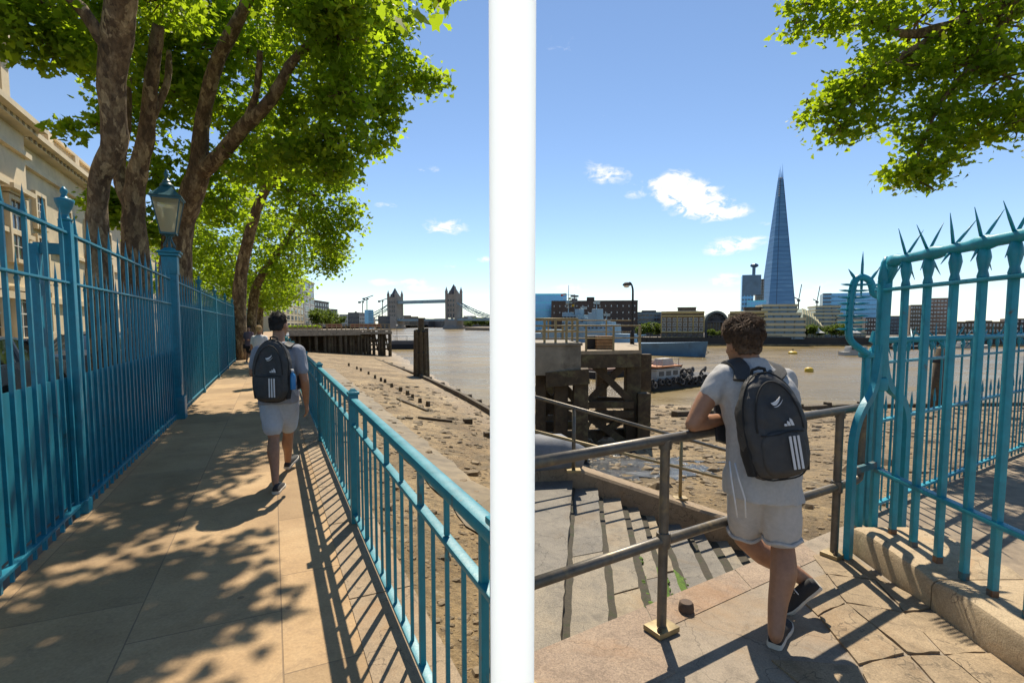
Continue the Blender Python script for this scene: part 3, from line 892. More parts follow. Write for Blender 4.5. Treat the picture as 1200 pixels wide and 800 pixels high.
def smooth_limb(pts, rads, sub=5):
    pts = [V(p) for p in pts]; o = []; ro = []
    for i in range(len(pts) - 1):
        p0 = pts[max(i - 1, 0)]; p1 = pts[i]; p2 = pts[i + 1]; p3 = pts[min(i + 2, len(pts) - 1)]
        for k in range(sub):
            t = k / sub
            q = .5 * ((2 * p1) + (p2 - p0) * t + (2 * p0 - 5 * p1 + 4 * p2 - p3) * t * t + (3 * p1 - p0 - 3 * p2 + p3) * t ** 3)
            o.append(q); ro.append(rads[i] * (1 - t) + rads[i + 1] * t)
    o.append(pts[-1]); ro.append(rads[-1])
    return o, ro
def tree(label, limbs, blobs, leaf, per, spread, seed, group=None, tmpl=None, mat_=None, cat='tree', name='plane_tree'):
    rng = np.random.default_rng(seed)
    base = V(limbs[0][0][0])
    root = thing(name, label, cat, base, 0, group)
    mb = MB(); rs = random.Random(seed)
    for pts, rad in limbs:
        o, ro = smooth_limb(pts, rad)
        ro = [r * (1 + .10 * noise.noise(V((i * .45, seed, r * 3)))) for i, r in enumerate(ro)]
        mb.tube(o, ro, 14 if rad[0] > .1 else 8)
    tr = mb.build('trunk', M['bark'], root, True)
    wrinkle(tr.data, .022, 2.6, seed)
    tw = MB()
    pts = crown_points(blobs, per, spread, rng, tw) - np.array(base)
    me = leaf_mesh('crown', pts, leaf, rng, LEAF if tmpl is None else tmpl, mat_ or M['leaf'])
    link('crown', me, None, root)
    if tw.v: tag(tw.build('twigs', M['bark'], root), kind='stuff')
    return root
def B(px, py, y, rx, ncl, rz=None, ry=None):
    p = P(px, py, y); return (tuple(p), (rx, ry or rx, rz or rx * .8), ncl)
def LP(*pts): return [P(*p) for p in pts]
def base(px, y, z=-.02):
    p = P(px, 380, y); return V((p.x, p.y, z))

def SH(px, py, h, rx, n):
    p = G(px, py) + sv * (h / sv.z)      # a bough that shades this spot of the walk
    return (tuple(p), (rx, rx, rx * .5), n)
DENS = 1.35
# plane trees standing behind the fence, nearest first
tree('nearest plane tree with a thick leaning trunk beside the stone building',
     [([base(118, 9.0), P(115, 290, 9), P(114, 245, 9), P(118, 207, 8.9), P(134, 168, 8.8), P(130, 105, 8.6), P(137, 40, 8.4), P(141, 0, 8.2), P(152, -70, 8)], [.27, .175, .15, .16, .19, .205, .215, .21, .16]),
      ([P(129, 60, 8.4), P(95, 10, 8.2), P(50, -30, 8)], [.12, .09, .05]),
      ([P(143, -70, 8), P(260, -140, 7.2), P(380, -190, 6.6)], [.16, .11, .05])],
     [B(28, 28, 8.4, .75, 26, .5), B(58, 52, 8.6, .4, 12, .3), B(100, 20, 9.9, .68, 22), B(15, -20, 8, 1.0, 34), B(70, -30, 9.6, 1.2, 40), B(160, -50, 10, 1.1, 34), B(112, 74, 9.9, .32, 8, .2),
      B(95, 60, 9.9, .4, 9), B(190, 0, 11, .8, 26),
      # boughs that overhang the walk above the frame and throw the dappled shade
      B(514, -6, 4.2, .07, 2, .04), SH(30, 750, 7.3, .6, 12), SH(110, 690, 7.5, .5, 11), SH(185, 735, 7.3, .5, 10), SH(110, 790, 7.2, .45, 8), SH(225, 665, 7.6, .4, 8), SH(80, 640, 7.7, .45, 9), SH(160, 610, 7.6, .45, 9), SH(20, 790, 7.2, .6, 10), SH(150, 560, 7.9, .5, 10), SH(205, 530, 8.0, .45, 9), SH(235, 495, 8.2, .4, 8), SH(185, 570, 7.9, .4, 7), SH(215, 600, 7.7, .3, 5)],
     .13, 24, .17, 11)
tree('plane tree with a dark forked trunk just left of the lantern',
     [([base(160, 11.2), P(158, 290, 11.2), P(157, 240, 11.2), P(160, 205, 11.1), P(171, 160, 11), P(178, 90, 10.8), P(186, 30, 10.6)], [.34, .25, .21, .19, .155, .125, .1]),
      ([P(158, 250, 11.2), P(140, 205, 11.4), P(146, 150, 11.6), P(150, 90, 11.6)], [.18, .13, .11, .08]),
      ([P(172, 150, 11), P(195, 100, 11.2), P(198, 60, 11.4)], [.09, .07, .05])],
     [B(150, 130, 13.6, .8, 24), B(170, 80, 13.6, 1.0, 40), B(205, 110, 13.4, .9, 32), B(230, 60, 13.4, 1.0, 38), B(195, 20, 13, 1.0, 38), B(120, 235, 12.6, .3, 10), B(138, 235, 12.6, .35, 12),
      B(180, 200, 13.5, .7, 22), B(185, 270, 13.5, .6, 16), B(128, 250, 13, .3, 10), B(240, 0, 14.5, 1.1, 34), B(84, 150, 11, .16, 5), B(114, 145, 12, .13, 4)],
     .14, 26, .19, 12)
tree('plane tree behind the lantern with two spreading bare limbs over the walk',
     [([base(203, 13.6), P(207, 288, 13.5), P(222, 235, 13.3), P(233, 200, 13.2), P(236, 150, 13), P(252, 80, 12.7), P(280, 22, 12.3), P(300, -20, 12)], [.42, .35, .29, .25, .17, .15, .135, .11]),
      ([P(231, 205, 13.2), P(255, 185, 13), P(285, 150, 12.7), P(318, 116, 12.3), P(345, 70, 12), P(385, 40, 11.7), P(430, 50, 12.2)], [.21, .19, .165, .14, .1, .07, .05]),
      ([P(285, 150, 12.7), P(300, 110, 12.4), P(305, 60, 12)], [.1, .08, .05])],
     [B(290, 60, 15, 1.2, 44), B(345, 40, 14.2, 1.15, 44), B(395, 40, 11.7, 1.0, 46), B(440, 40, 14.5, 1.0, 34), B(472, 85, 15, .75, 20, .5), B(505, 98, 15, .42, 8, .25), B(425, 95, 14, .9, 32),
      B(445, 130, 14.5, .65, 18), B(400, 110, 12, .8, 34), B(350, 120, 13.4, .85, 30), B(395, 165, 12.2, .6, 22), B(430, 165, 14.5, .5, 12), B(345, 175, 12.6, .6, 20), B(300, 190, 13.4, .7, 22), B(385, 200, 12.6, .35, 10), B(408, 200, 14.5, .4, 8),
      B(255, 120, 15.4, 1.0, 34), B(240, 190, 14.5, .8, 24), B(270, 20, 15, 1.1, 36), B(330, -20, 11.6, 1.1, 44), B(410, -10, 11.2, 1.0, 40), B(465, 10, 15, .75, 16), B(505, -15, 15, .5, 8),
      B(300, 150, 15, .8, 24), B(265, 240, 15, .7, 20)],
     .14, 27, .2, 13)
tree('younger plane tree with a slim bent trunk past the lantern pillar',
     [([base(279, 24), P(281, 335, 24), P(290, 285, 23.8), P(303, 240, 23.6), P(318, 215, 23.4), P(332, 205, 23)], [.34, .29, .25, .21, .15, .08]),
      ([P(303, 240, 23.6), P(312, 205, 23.4), P(314, 185, 23)], [.13, .1, .06]),
      ([P(318, 215, 23.4), P(345, 225, 23), P(375, 230, 22.6)], [.1, .07, .04])],
     [B(330, 190, 23.4, 1.4, 34), B(300, 190, 24, 1.5, 34), B(370, 200, 22.8, 1.2, 30), B(380, 245, 22.6, 1.0, 22), B(405, 258, 22.4, .6, 11), B(350, 240, 23.4, 1.2, 30), B(392, 285, 22.8, .6, 12), B(375, 275, 23, .9, 18),
      B(270, 230, 25.5, 1.5, 34), B(250, 280, 25.5, 1.3, 26), B(325, 160, 23.4, 1.2, 26), B(270, 300, 26, 1.1, 20), B(235, 240, 25, 1.2, 22), B(225, 310, 25, 1.0, 16), B(385, 215, 22.8, .8, 14), B(412, 245, 22.4, .4, 6)],
     .16, 26, .3, 14)
tree('leaning plane tree whose drooping crown hangs over the far walk',
     [([base(292, 33), P(298, 345, 33), P(312, 315, 32.6), P(330, 290, 32), P(345, 265, 31.5), P(352, 245, 31)], [.34, .28, .24, .2, .14, .07]),
      ([P(330, 290, 32), P(345, 280, 31.6), P(362, 268, 31)], [.11, .08, .04])],
     [B(355, 265, 31.4, 1.6, 32), B(380, 295, 30.6, 1.0, 18), B(393, 300, 30.4, .6, 10), B(385, 312, 30.6, .5, 8), B(340, 300, 32, 1.6, 30), B(330, 330, 33, 1.6, 28), B(315, 280, 33.5, 1.8, 32), B(215, 300, 34, 1.8, 24), B(235, 345, 35, 1.4, 18), B(225, 260, 34, 1.8, 24), B(205, 330, 30, 1.3, 22), B(240, 310, 30, 1.5, 26), B(210, 280, 28, 1.3, 22), B(265, 350, 34, 1.2, 14), B(345, 215, 27, 1.3, 18), B(310, 270, 36, 1.9, 24),
      B(300, 320, 34, 1.6, 26), B(275, 320, 34.5, 1.5, 22), B(255, 325, 34.5, 1.4, 18), B(300, 255, 33, 1.6, 24)],
     .19, 26, .38, 15)
tree('farthest plane tree along the fence in front of the pale flats',
     [([base(303, 52), P(306, 350, 52), P(312, 325, 51.5), P(318, 300, 51)], [.36, .28, .2, .1])],
     [B(325, 335, 51, 2.4, 30), B(334, 350, 50, 1.0, 10), B(305, 330, 52, 2.4, 30), B(332, 318, 51, 1.7, 18), B(322, 350, 52, 1.6, 16), B(285, 345, 53, 1.6, 16), B(300, 355, 54, 1.6, 14)],
     .26, 24, .55, 16)
DENS = .8
# leafy bough over the blue gate, from a tree out of frame on the right
tree('leafy plane bough hanging into view above the blue gate',
     [([V((13.0, 6.4, -.02)), V((12.8, 6.4, 2.5)), V((12.4, 6.6, 5.2)), V((11.4, 7.0, 6.8)), P(1180, 10, 8), P(1120, 30, 8), P(1060, 40, 8), P(1010, 20, 8)], [.45, .38, .33, .22, .13, .09, .06, .03]),
      ([P(1180, 10, 8), P(1160, 60, 7.8), P(1110, 110, 7.8), P(1080, 170, 7.9), P(1068, 205, 8)], [.08, .06, .04, .025, .015]),
      ([P(1120, 30, 8), P(1050, 70, 8), P(1000, 110, 8), P(968, 135, 8)], [.06, .04, .025, .012]),
      ([V((12.4, 6.6, 5.2)), V((13.4, 7.4, 8)), V((14, 8, 11))], [.3, .2, .1])],
     [B(1130, 15, 8, .8, 44), B(1075, 25, 8, .75, 40), B(1020, 15, 8, .5, 20), B(1175, 30, 8, .8, 44), B(1120, 75, 8, .65, 34), B(1060, 75, 8, .55, 26), B(1180, 90, 7.8, .7, 34), B(1015, 80, 8, .45, 18),
      B(985, 95, 8, .35, 11), B(962, 128, 8, .26, 8, .16), B(985, 148, 8, .26, 8, .2), B(1000, 118, 8, .4, 15), B(945, 122, 8, .14, 3, .1), B(1025, 135, 8, .28, 8), B(1090, 130, 8, .5, 22), B(1140, 140, 8, .42, 18), B(1185, 145, 7.8, .42, 18),
      B(1075, 165, 8, .34, 12), B(1090, 190, 8, .3, 10), B(1062, 200, 8, .27, 9, .2), B(1100, 172, 8, .26, 8), B(1078, 213, 8, .22, 6, .14), B(1110, 195, 8, .22, 6), B(985, 10, 8, .35, 8), B(955, 5, 8, .28, 6, .2), B(932, 28, 8, .2, 5, .2), B(940, 5, 8, .2, 4), B(965, 28, 8, .2, 4), B(1125, 165, 8, .25, 6),
      ((14, 8, 9.5), (2.2, 2.2, 2), 60), ((12.5, 8, 8.5), (1.8, 1.8, 1.2), 40)],
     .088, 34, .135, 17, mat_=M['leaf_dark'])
DENS = 1.0
# ------------------------------------------------------------------ generic buildings
M['stone'] = mat('portland_stone', (.62, .51, .34), .85, .18, .7, bmp=.3, bscale=8, c2=(.44, .36, .25), spots=(.55, .7))
M['stone_dark'] = mat('weathered_stone', (.26, .22, .16), .85, .25, 1.2, bmp=.3)
M['window'] = mat('window_glass', (.045, .055, .07), .12, .5, .6, metal=.2)
M['window_bright'] = mat('sky_lit_window', (.25, .27, .3), .2, .5, .6, metal=.5)
M['frame_white'] = mat('white_window_frame', (.6, .58, .52), .5, .1, 3)
M['lead'] = mat('lead_roof', (.1, .1, .1), .7, .2, 2)
M['brick_dark'] = mat('dark_brown_brick', (.085, .062, .05), .85, .25, .35, c2=(.06, .045, .04))
M['brick_tan'] = mat('tan_stock_brick', (.17, .125, .08), .85, .25, .5, c2=(.11, .08, .05))
M['cream'] = mat('cream_stone_band', (.52, .45, .28), .8, .12, .2)
M['cream_yellow'] = mat('yellow_stone_band', (.48, .37, .15), .8, .12, .2)
M['glass_blue'] = mat('blue_curtain_glass', (.12, .30, .52), .2, .25, .12, metal=.55)
M['glass_dark_blue'] = mat('dark_curtain_glass', (.07, .11, .16), .2, .35, .15, metal=.45)
M['glass_teal'] = mat('turquoise_curtain_glass', (.10, .42, .58), .22, .15, .05, metal=.5)
M['grey_clad'] = mat('grey_cladding', (.09, .09, .095), .6, .2, .3)
M['white_clad'] = mat('white_cladding', (.55, .53, .48), .7, .1, .3)
M['green_roof'] = mat('grey_green_roof', (.12, .14, .13), .6, .2, .5)
M['gull_grey'] = mat('ship_grey_paint', (.24, .35, .41), .55, .15, .4)
M['hull_blue'] = mat('ship_blue_grey_hull', (.09, .19, .29), .5, .15, .3, c2=(.05, .085, .125))
M['black'] = mat('black_hull_tar', (.015, .015, .017), .7, .3, 3)
def pframe(pxl, yl, pxr, yr, z0):
    a, b = P(pxl, 380, yl), P(pxr, 380, yr)
    a.z = b.z = z0
    ang = math.atan2(b.y - a.y, b.x - a.x)
    return a, ang, (b - a).length
def zat(py, y, px=600): return P(px, py, y).z
def win_grid(root, w, z0, z1, nx, nz, mat_, ww=.55, wh=.6, x0=0.0, proud=.06, y=0.0, name='window', limit=100, frame=None):
    """individual windows set proud of a facade (local x along, -y outward)"""
    dx, dz = w / nx, (z1 - z0) / nz
    mb = MB(); mb.box((0, 0, 0), (dx * ww, proud * 2, dz * wh)); me = meshof(mb, name, mat_)
    fr = None
    if frame:
        f = MB(); a, b, t = dx * ww / 2, dz * wh / 2, min(dx * ww, dz * wh) * .12
        f.box((-a - t / 2, -proud * .3, 0), (t, proud * 2.2, dz * wh + 2 * t)); f.box((a + t / 2, -proud * .3, 0), (t, proud * 2.2, dz * wh + 2 * t))
        f.box((0, -proud * .3, b + t / 2), (dx * ww, proud * 2.2, t)); f.box((0, -proud * .3, -b - t / 2), (dx * ww, proud * 2.6, t)); f.box((0, -proud * .9, 0), (t * .5, proud * .6, dz * wh))
        fr = meshof(f, 'window_frame', frame)
    n = 0
    for j in range(nz):
        for i in range(nx):
            if n >= limit: return
            o = inst(name, me, root, (x0 + dx * (i + .5), y, z0 + dz * (j + .5))); n += 1
            if fr: inst('window_frame', fr, o, (0, 0, 0))

# ------------------------------------------------------------------ long stone building behind the fence
bx0, bs = -11.6, RS
def bl_pt(y): return V((bx0 + bs * y, y, -.01))
BA = bl_pt(8.0); bang = math.atan2(U.y, U.x)       # local x runs away from the camera along the facade; local -y faces the river
sb = thing('stone_building', 'long pale stone building with a balustraded roof beyond the fence', 'building', BA, bang)
def lx(y): return (bl_pt(y) - BA).length * (1 if y > 8 else -1)
Lb = lx(62)
ZC = 10.5
pav = lx(23.6)      # the pavilion ends here
mb = MB()
mb.box((Lb / 2, 7, ZC / 2), (Lb, 14, ZC)); mb.build('wall', M['stone'], sb, world=False)
mb = MB(); mb.box((pav / 2 - 3, -.25, ZC / 2), (pav + 6, .62, ZC)); mb.build('pavilion_wall', M['stone'], sb, world=False)
mb = MB()
for x0, x1, yo in ((-6, pav + .15, -.65), (pav + .15, Lb, -.1)):
    for dz, pr_, h in ((0, .85, .24), (.24, .62, .2), (-.2, .5, .2), (-1.25, .22, .22), (-4.9, .16, .2), (-7.6, .2, .3)):
        mb.box(((x0 + x1) / 2, yo - pr_ / 2 + .1, ZC + dz), (x1 - x0 + .004 * abs(dz), pr_, h))
mb.build('cornice', M['stone'], sb, world=False)
mb = MB()
for x0, x1, yo in ((-6, pav, -.5), (pav, Lb, .0)):
    x = x0 + .3
    while x < x1: mb.box((x, yo - .32, ZC - .16), (.22, .5, .2)); x += .55
tag(mb.build('modillions', M['stone_dark'], sb, world=False), kind='stuff')
# balustrade
mb = MB(); mb.box(((pav + Lb) / 2, .25, ZC + 1.45), (Lb - pav, .4, .16)); mb.box(((pav + Lb) / 2, .25, ZC + .52), (Lb - pav, .4, .3))
x = pav + 1.2
while x < Lb: mb.box((x, .25, ZC + 1.0), (.7, .42, .8)); x += 4.2
mb.build('balustrade', M['stone'], sb, world=False)
mb = MB(); x = pav + .2
while x < Lb:
    mb.lathe([(.06, 0), (.1, .06), (.13, .25), (.06, .55), (.08, .72)], (x, .25, ZC + .66), 6); x += .36
tag(mb.build('balusters', M['stone'], sb, True, world=False), kind='stuff')
# attic block on the pavilion
mb = MB(); a0, a1 = -6, lx(23.9)
mb.box(((a0 + a1) / 2, 3, ZC + 1.9), (a1 - a0, 6, 3.2)); mb.box(((a0 + a1) / 2, 2.9, ZC + 3.6), (a1 - a0 + .7, 6.9, .22)); mb.box(((a0 + a1) / 2, 2.95, ZC + 3.4), (a1 - a0 + .4, 6.5, .2))
for k in range(8): mb.box((a1 - .6 - k * 2.6, -.06, ZC + 1.8), (.75, .2, 2.9))
mb.build('attic', M['stone'], sb, world=False)
# windows, each with its frame
def bwin(y, z, w, h, yo, hood=False):
    x = lx(y)
    mb = MB(); mb.box((x, yo - .015, z), (w, .07, h)); o = mb.build('window', M['window'], sb, world=False)
    f = MB()
    for s in (-1, 1):
        f.box((x + s * (w / 2 + .09), yo - .07, z), (.18, .22, h + .36))
    f.box((x, yo - .07, z + h / 2 + .09), (w, .22, .18)); f.box((x, yo - .12, z - h / 2 - .09), (w, .34, .16))
    f.build('window_frame', M['stone'], o, world=False)
    g = MB(); g.box((x, yo - .06, z), (.06, .05, h)); g.box((x, yo - .065, z + .02), (w, .04, .06)); g.box((x, yo - .06, z + h * .27), (w, .04, .04)); g.box((x, yo - .06, z - h * .27), (w, .04, .04))
    g.build('glazing_bars', M['frame_white'], o, world=False)
    if hood:
        k = MB(); k.box((x, yo - .2, z + h / 2 + .46), (w + .9, .5, .2)); k.box((x, yo - .1, z + h / 2 + .3), (w + .5, .26, .14)); k.build('window_hood', M['stone'], o, world=False)
for y in (12.2, 14.6, 17.2, 19.8, 22.2):
    bwin(y, 5.7, 1.35, 2.5, -.57, True); bwin(y, 2.1, 1.3, 2.0, -.57)
for y in (26.2, 29.6, 33.2, 37.0, 41.0, 45.0, 49.0, 53.0):
    bwin(y, 7.3, 1.0, 1.5, .0); bwin(y, 4.9, 1.15, 2.1, .0); bwin(y, 2.3, 1.15, 2.0, .0)

# ------------------------------------------------------------------ far end of the left walk
def block(name, label, pxl, yl, pxr, yr, pyt, depth, mat_, z0=-.02, nx=6, nz=6, wm=None, ww=.55, wh=.6, cat='building', group=None, roof=None, bands=None, frame=None, zt=None, side=True):
    a, ang, w = pframe(pxl, yl, pxr, yr, z0)
    h = (zt if zt is not None else zat(pyt, (yl + yr) / 2)) - z0
    root = thing(name, label, cat, a, ang, group)
    mb = MB(); mb.box((w / 2, depth / 2, h / 2), (w, depth, h)); mb.build('wall', mat_, root, world=False)
    if nx and wm: win_grid(root, w, h * .04, h * .97, nx, nz, wm, ww, wh, proud=max(.05, h * .006), frame=frame)
    if roof:
        mb = MB(); mb.box((w / 2, depth / 2, h + .012 * h), (w * 1.03, depth * 1.03, h * .024)); mb.box((w * .5, depth * .5, h * 1.06), (w * .5, depth * .5, h * .08)); mb.build('roof', roof, root, world=False)
    if bands:
        bm_, n = bands; mb = MB()
        for j in range(n): mb.box((w / 2, -h * .004, h * (j + .97) / n), (w * 1.01, h * .03, h / n * .3))
        mb.build('floor_bands', bm_, root, world=False)
    return root, w, h, depth
block('apartment_building', 'pale balconied block of flats at the end of the tree row', 357, 176, 369, 196, 330.5, 30, M['white_clad'], nx=2, nz=6, wm=M['glass_dark_blue'], ww=.72, wh=.62, roof=M['white_clad'], frame=M['frame_white'])
block('apartment_building', 'low cream flats half hidden by leaves beside the pale balconied block', 318, 120, 356, 174, 349, 20, M['cream'], nx=8, nz=4, wm=M['glass_dark_blue'], ww=.6, wh=.55, frame=M['frame_white'])
block('office_block', 'dark grey slab behind the riverside trees on the left bank', 369, 300, 386, 330, 353.5, 40, M['grey_clad'], nx=6, nz=5, wm=M['glass_dark_blue'], roof=M['grey_clad'])
block('office_block', 'lower stepped dark building between the slab and the bridge', 384, 330, 396, 345, 362, 40, M['grey_clad'], nx=4, nz=3, wm=M['glass_dark_blue'])
block('office_block', 'small glass block by the near bridge abutment', 432, 640, 438, 646, 363, 8, M['glass_blue'], z0=-4, nx=4, nz=8, wm=M['window'], ww=.7, wh=.35)
for i, (a, b, t, lab) in enumerate([(398, 409, 368, 'low grey warehouse far down the left bank'), (408, 421, 366, 'long flat grey roof far down the left bank'), (420, 431, 371, 'lowest distant roof left of the glass block'), (443, 457, 370, 'distant grey building under the bridge chain')]):
    block('far_building', lab, a, 700, b, 700, t, 40, M['grey_clad'] if i % 2 else M['white_clad'], z0=-4, nx=6, nz=3, wm=M['window'])
def simple_tree(label, px, y, z0, h, w, seed, group, n=60, leaf=None):
    b_ = base(px, y, z0); rng = np.random.default_rng(seed)
    root = thing('tree', label, 'tree', b_, 0, group)
    mb = MB(); mb.tube([b_ - V((0, 0, .2)), b_ + V((0, 0, h * .3)), b_ + V((w * .08, 0, h * .7))], [h * .03, h * .022, h * .008], 7)
    for k in range(4):
        a = k * 1.7 + seed; mb.tube([b_ + V((0, 0, h * .3)), b_ + V((w * .3 * math.cos(a), w * .3 * math.sin(a), h * .6))], [h * .014, h * .005], 5)
    mb.build('trunk', M['bark'], root)
    bl = []
    for k in range(7):
        a = rng.uniform(0, 6.28); r = rng.uniform(0, .32) * w
        bl.append(((r * math.cos(a), r * math.sin(a), h * rng.uniform(.4, .8)), (w * .26, w * .26, h * .2), n // 7 + 1))
    pts = crown_points(bl, 16, w * .055, rng)
    link('crown', leaf_mesh('crown', pts, leaf or w * .07, rng, LEAF4, M['leaf_far']), None, root)
    return root
for i, (px, y, h, w) in enumerate([(371, 165, 6.5, 7), (377, 172, 7.5, 8), (384, 180, 7.0, 8), (391, 190, 6.5, 7), (397, 200, 5.2, 6)]):
    simple_tree(['leafy tree tight against the pale flats', 'second rounded tree right of the pale flats', 'rounded tree in the middle of the quayside clump', 'fourth tree of the quayside clump', 'smallest tree at the right end of the quayside clump'][i], px, y, -.02, h, w, 40 + i, 'trees on the left quay', 90)

# bridge with two towers
M['bridge_stone'] = mat('bridge_grey_stone', (.3, .26, .22), .85, .25, .08)
M['bridge_steel'] = mat('pale_blue_bridge_steel', (.24, .33, .37), .5, .15, .05)
M['slate'] = mat('bridge_slate', (.09, .09, .1), .7, .2, .1)
TL, TR = P(463.5, 380, 860), P(532, 380, 800)
bdir = (TR - TL); bdir.z = 0; blen = bdir.length; bang2 = math.atan2(bdir.y, bdir.x)
br = thing('bascule_bridge', 'grey stone bascule bridge with twin turreted towers across the river', 'bridge', V((TL.x, TL.y, WATER_Z)), bang2)
def tower(x, s=1.0):
    mb = MB(); hb = 4.0; H = 52 * s; w = 9.2 * s
    mb.box((x, 0, 17 + (H - 17) / 2), (w * 2, 15, H - 17))
    for dz in (16, 24, 32, 40, 47): mb.box((x, 0, dz + 4), (w * 2 + .6, 15.6, .8))
    tw = mb.build('tower', M['bridge_stone'], br, world=False)
    mb = MB()
    for sx in (-1, 1):
        for sy in (-1, 1):
            mb.lathe([(2.3, 12), (2.3, H + 3), (2.7, H + 3.6), (2.5, H + 4.2), (1.6, H + 7), (.1, H + 12)], (x + sx * w * .92, sy * 7.2, 0), 8)
    mb.build('corner_turrets', M['bridge_stone'], tw, world=False)
    mb = MB(); mb.loft([[V((x - w * .8, -6, H)), V((x + w * .8, -6, H)), V((x + w * .8, 6, H)), V((x - w * .8, 6, H))], [V((x - w * .35, -3, H + 8)), V((x + w * .35, -3, H + 8)), V((x + w * .35, 3, H + 8)), V((x - w * .35, 3, H + 8))], [V((x - .3, -.3, H + 15.5)), V((x + .3, -.3, H + 15.5)), V((x + .3, .3, H + 15.5)), V((x - .3, .3, H + 15.5))]])
    mb.box((x, -7.4, H + 2.6), (6, 1.2, 5.2)); mb.build('spire_roof', M['slate'], tw, world=False)
    for z, h in ((21, 5), (29, 4), (36.5, 4), (44, 3.6)):
        for dx in (-.52, 0, .52):
            mb = MB(); mb.box((x + dx * w, -7.7, z), (2.1, .5, h)); mb.build('window', M['window'], tw, world=False)
    mb = MB(); mb.box((x, 0, 1), (w * 2 + 9, 24, 7.5), taper=.94, bevel=1.2); mb.box((x, 0, 9), (w * 2 + 4, 18, 9)); mb.build('pier', M['bridge_stone'], tw, world=False)
tower(0); tower(blen, 1.03)
mb = MB(); z = 13.5
mb.box((blen / 2, 0, z), (blen + 220, 14, 1.6)); mb.box((blen / 2, -7, z + 1.6), (blen + 220, .3, 1.6))
mb.build('deck', M['bridge_steel'], br, world=False)
mb = MB(); mb.box((blen / 2, -4, 43), (blen - 18, 3.5, 4.2)); mb.box((blen / 2, 4, 43), (blen - 18, 3.5, 4.2)); mb.box((blen / 2, -4, 45.6), (blen - 18, 3.9, .5)); mb.box((blen / 2, -5.9, 43), (6, .6, 5.6))
mb.build('high_walkways', M['bridge_steel'], br, world=False)
for x0, s in ((-9, -1), (blen + 9, 1)):
    for yy in (-6.5, 6.5):
        mb = MB(); up, lo = [], []
        for k in range(13):
            t = k / 12; x = x0 + s * 82 * t; z = 41 - (41 - 15.5) * (1 - (1 - t) ** 1.9)
            up.append(V((x, yy, z + 2.4 * math.sin(math.pi * t)))); lo.append(V((x, yy, z - 1.4 * math.sin(math.pi * t) - .4)))
        mb.tube(up, .7, 6); mb.tube(lo, .6, 6)
        for k in range(1, 12): mb.tube([up[k], lo[k]], .3, 4); mb.tube([up[k], lo[k + 1 if k < 11 else k]], .25, 4); mb.tube([lo[k], V((lo[k].x, yy, 14))], .22, 4)
        mb.build('suspension_chain', M['bridge_steel'], br, world=False)
for x0 in (-92, blen + 92):
    mb = MB(); mb.box((x0, 0, 11), (12, 16, 24)); mb.lathe([(5, 23), (3.5, 27), (.3, 31)], (x0, 0, 0), 4); mb.build('abutment_tower', M['bridge_stone'], br, world=False)
# low banks behind the bridge
rb = random.Random(3)
for i in range(16):
    px = 466 + i * 7.2; d = rb.uniform(1150, 1500)
    block('far_building', ['pale', 'grey', 'dull', 'low'][i % 4] + ' distant riverside building seen past the bridge', px, d, px + rb.uniform(5, 11), d + 10, rb.uniform(369, 376), 40, M[['white_clad', 'grey_clad', 'brick_tan', 'grey_clad'][i % 4]], z0=-5.6, nx=4, nz=3, wm=M['window'], group='buildings far beyond the bridge')
for i, (px, d, h, w) in enumerate([(551, 1000, 17, 26), (558, 990, 19, 28), (566, 980, 18, 28), (573, 975, 20, 28), (580, 970, 20, 26)]):
    simple_tree('hazy tree on the bank right of the bridge', px, d, -4, h, w, 60 + i, 'trees right of the bridge', 70)
mb = MB(); mb.prism([(P(545, 380, 640).x, 640), (P(590, 380, 560).x, 560), (P(640, 380, 700).x, 900), (P(545, 380, 660).x, 900)], -8, -2.2); tag(mb.build('far_embankment', M['quay']), 'dark stone embankment at the right end of the bridge', 'wall')
mb = MB(); mb.prism([(-2500, 1550), (1500, 1550), (3500, 8500), (-6000, 8500)], -8, -3.0); struct('far_land', mb, M['ground'])
for i, (px, py, lab) in enumerate([(425, 353, 'leftmost thin tower crane on the skyline by the bridge'), (430, 349, 'tower crane just right of the leftmost one by the bridge'), (448, 352, 'thin tower crane against the bridge chain')]):
    b_ = base(px, 720 + 9 * i, -4); root = thing('tower_crane', lab, 'crane', b_)
    top = P(px, py, 720 + 9 * i)
    mb = MB(); mb.tube([b_, top], .7, 4); mb.build('mast', M['grey_clad'], root)
    mb = MB(); mb.tube([top + V((-4, 0, -1)), top + V((9, 0, 3.5))], .6, 4); mb.box(top + V((-4.5, 0, -1.4)), (3.4, 2, 2.6)); mb.build('jib', M['grey_clad'], root)
    mb = MB(); mb.box(top + V((.9, 0, -1.2)), (1.6, 1.6, 2)); mb.build('cab', M['grey_clad'], root)

# ------------------------------------------------------------------ jetty, mooring pile, timbers on the left foreshore
JY0, JY1 = 92, 116
jr = thing('timber_jetty', 'old timber jetty on dark piles at the far end of the left foreshore', 'jetty', P(400, 388, 110))
ja, jb_ = P(338, 380, 100), P(457.5, 380, 113)
jd = (jb_ - ja); jd.z = 0; jl = jd.length; jd.normalize(); jn = V((-jd.y, jd.x, 0))
def jp(t, off, z): q = ja + jd * (t * jl) + jn * off; return V((q.x, q.y, z))
ztop = zat(386.5, 112)
mb = MB(); mb.bar(jp(0, 7, ztop), jp(1, 7, ztop), 15, .3); mb.build('deck', M['deck'], jr)
mb = MB(); mb.bar(jp(0, -.7, ztop - .55), jp(.66, -.7, ztop - .55), .4, 1.0); mb.bar(jp(.66, -.62, ztop - .6), jp(1, -.62, ztop - .6), .4, .5)
mb.build('edge_beam', M['concrete'], jr)
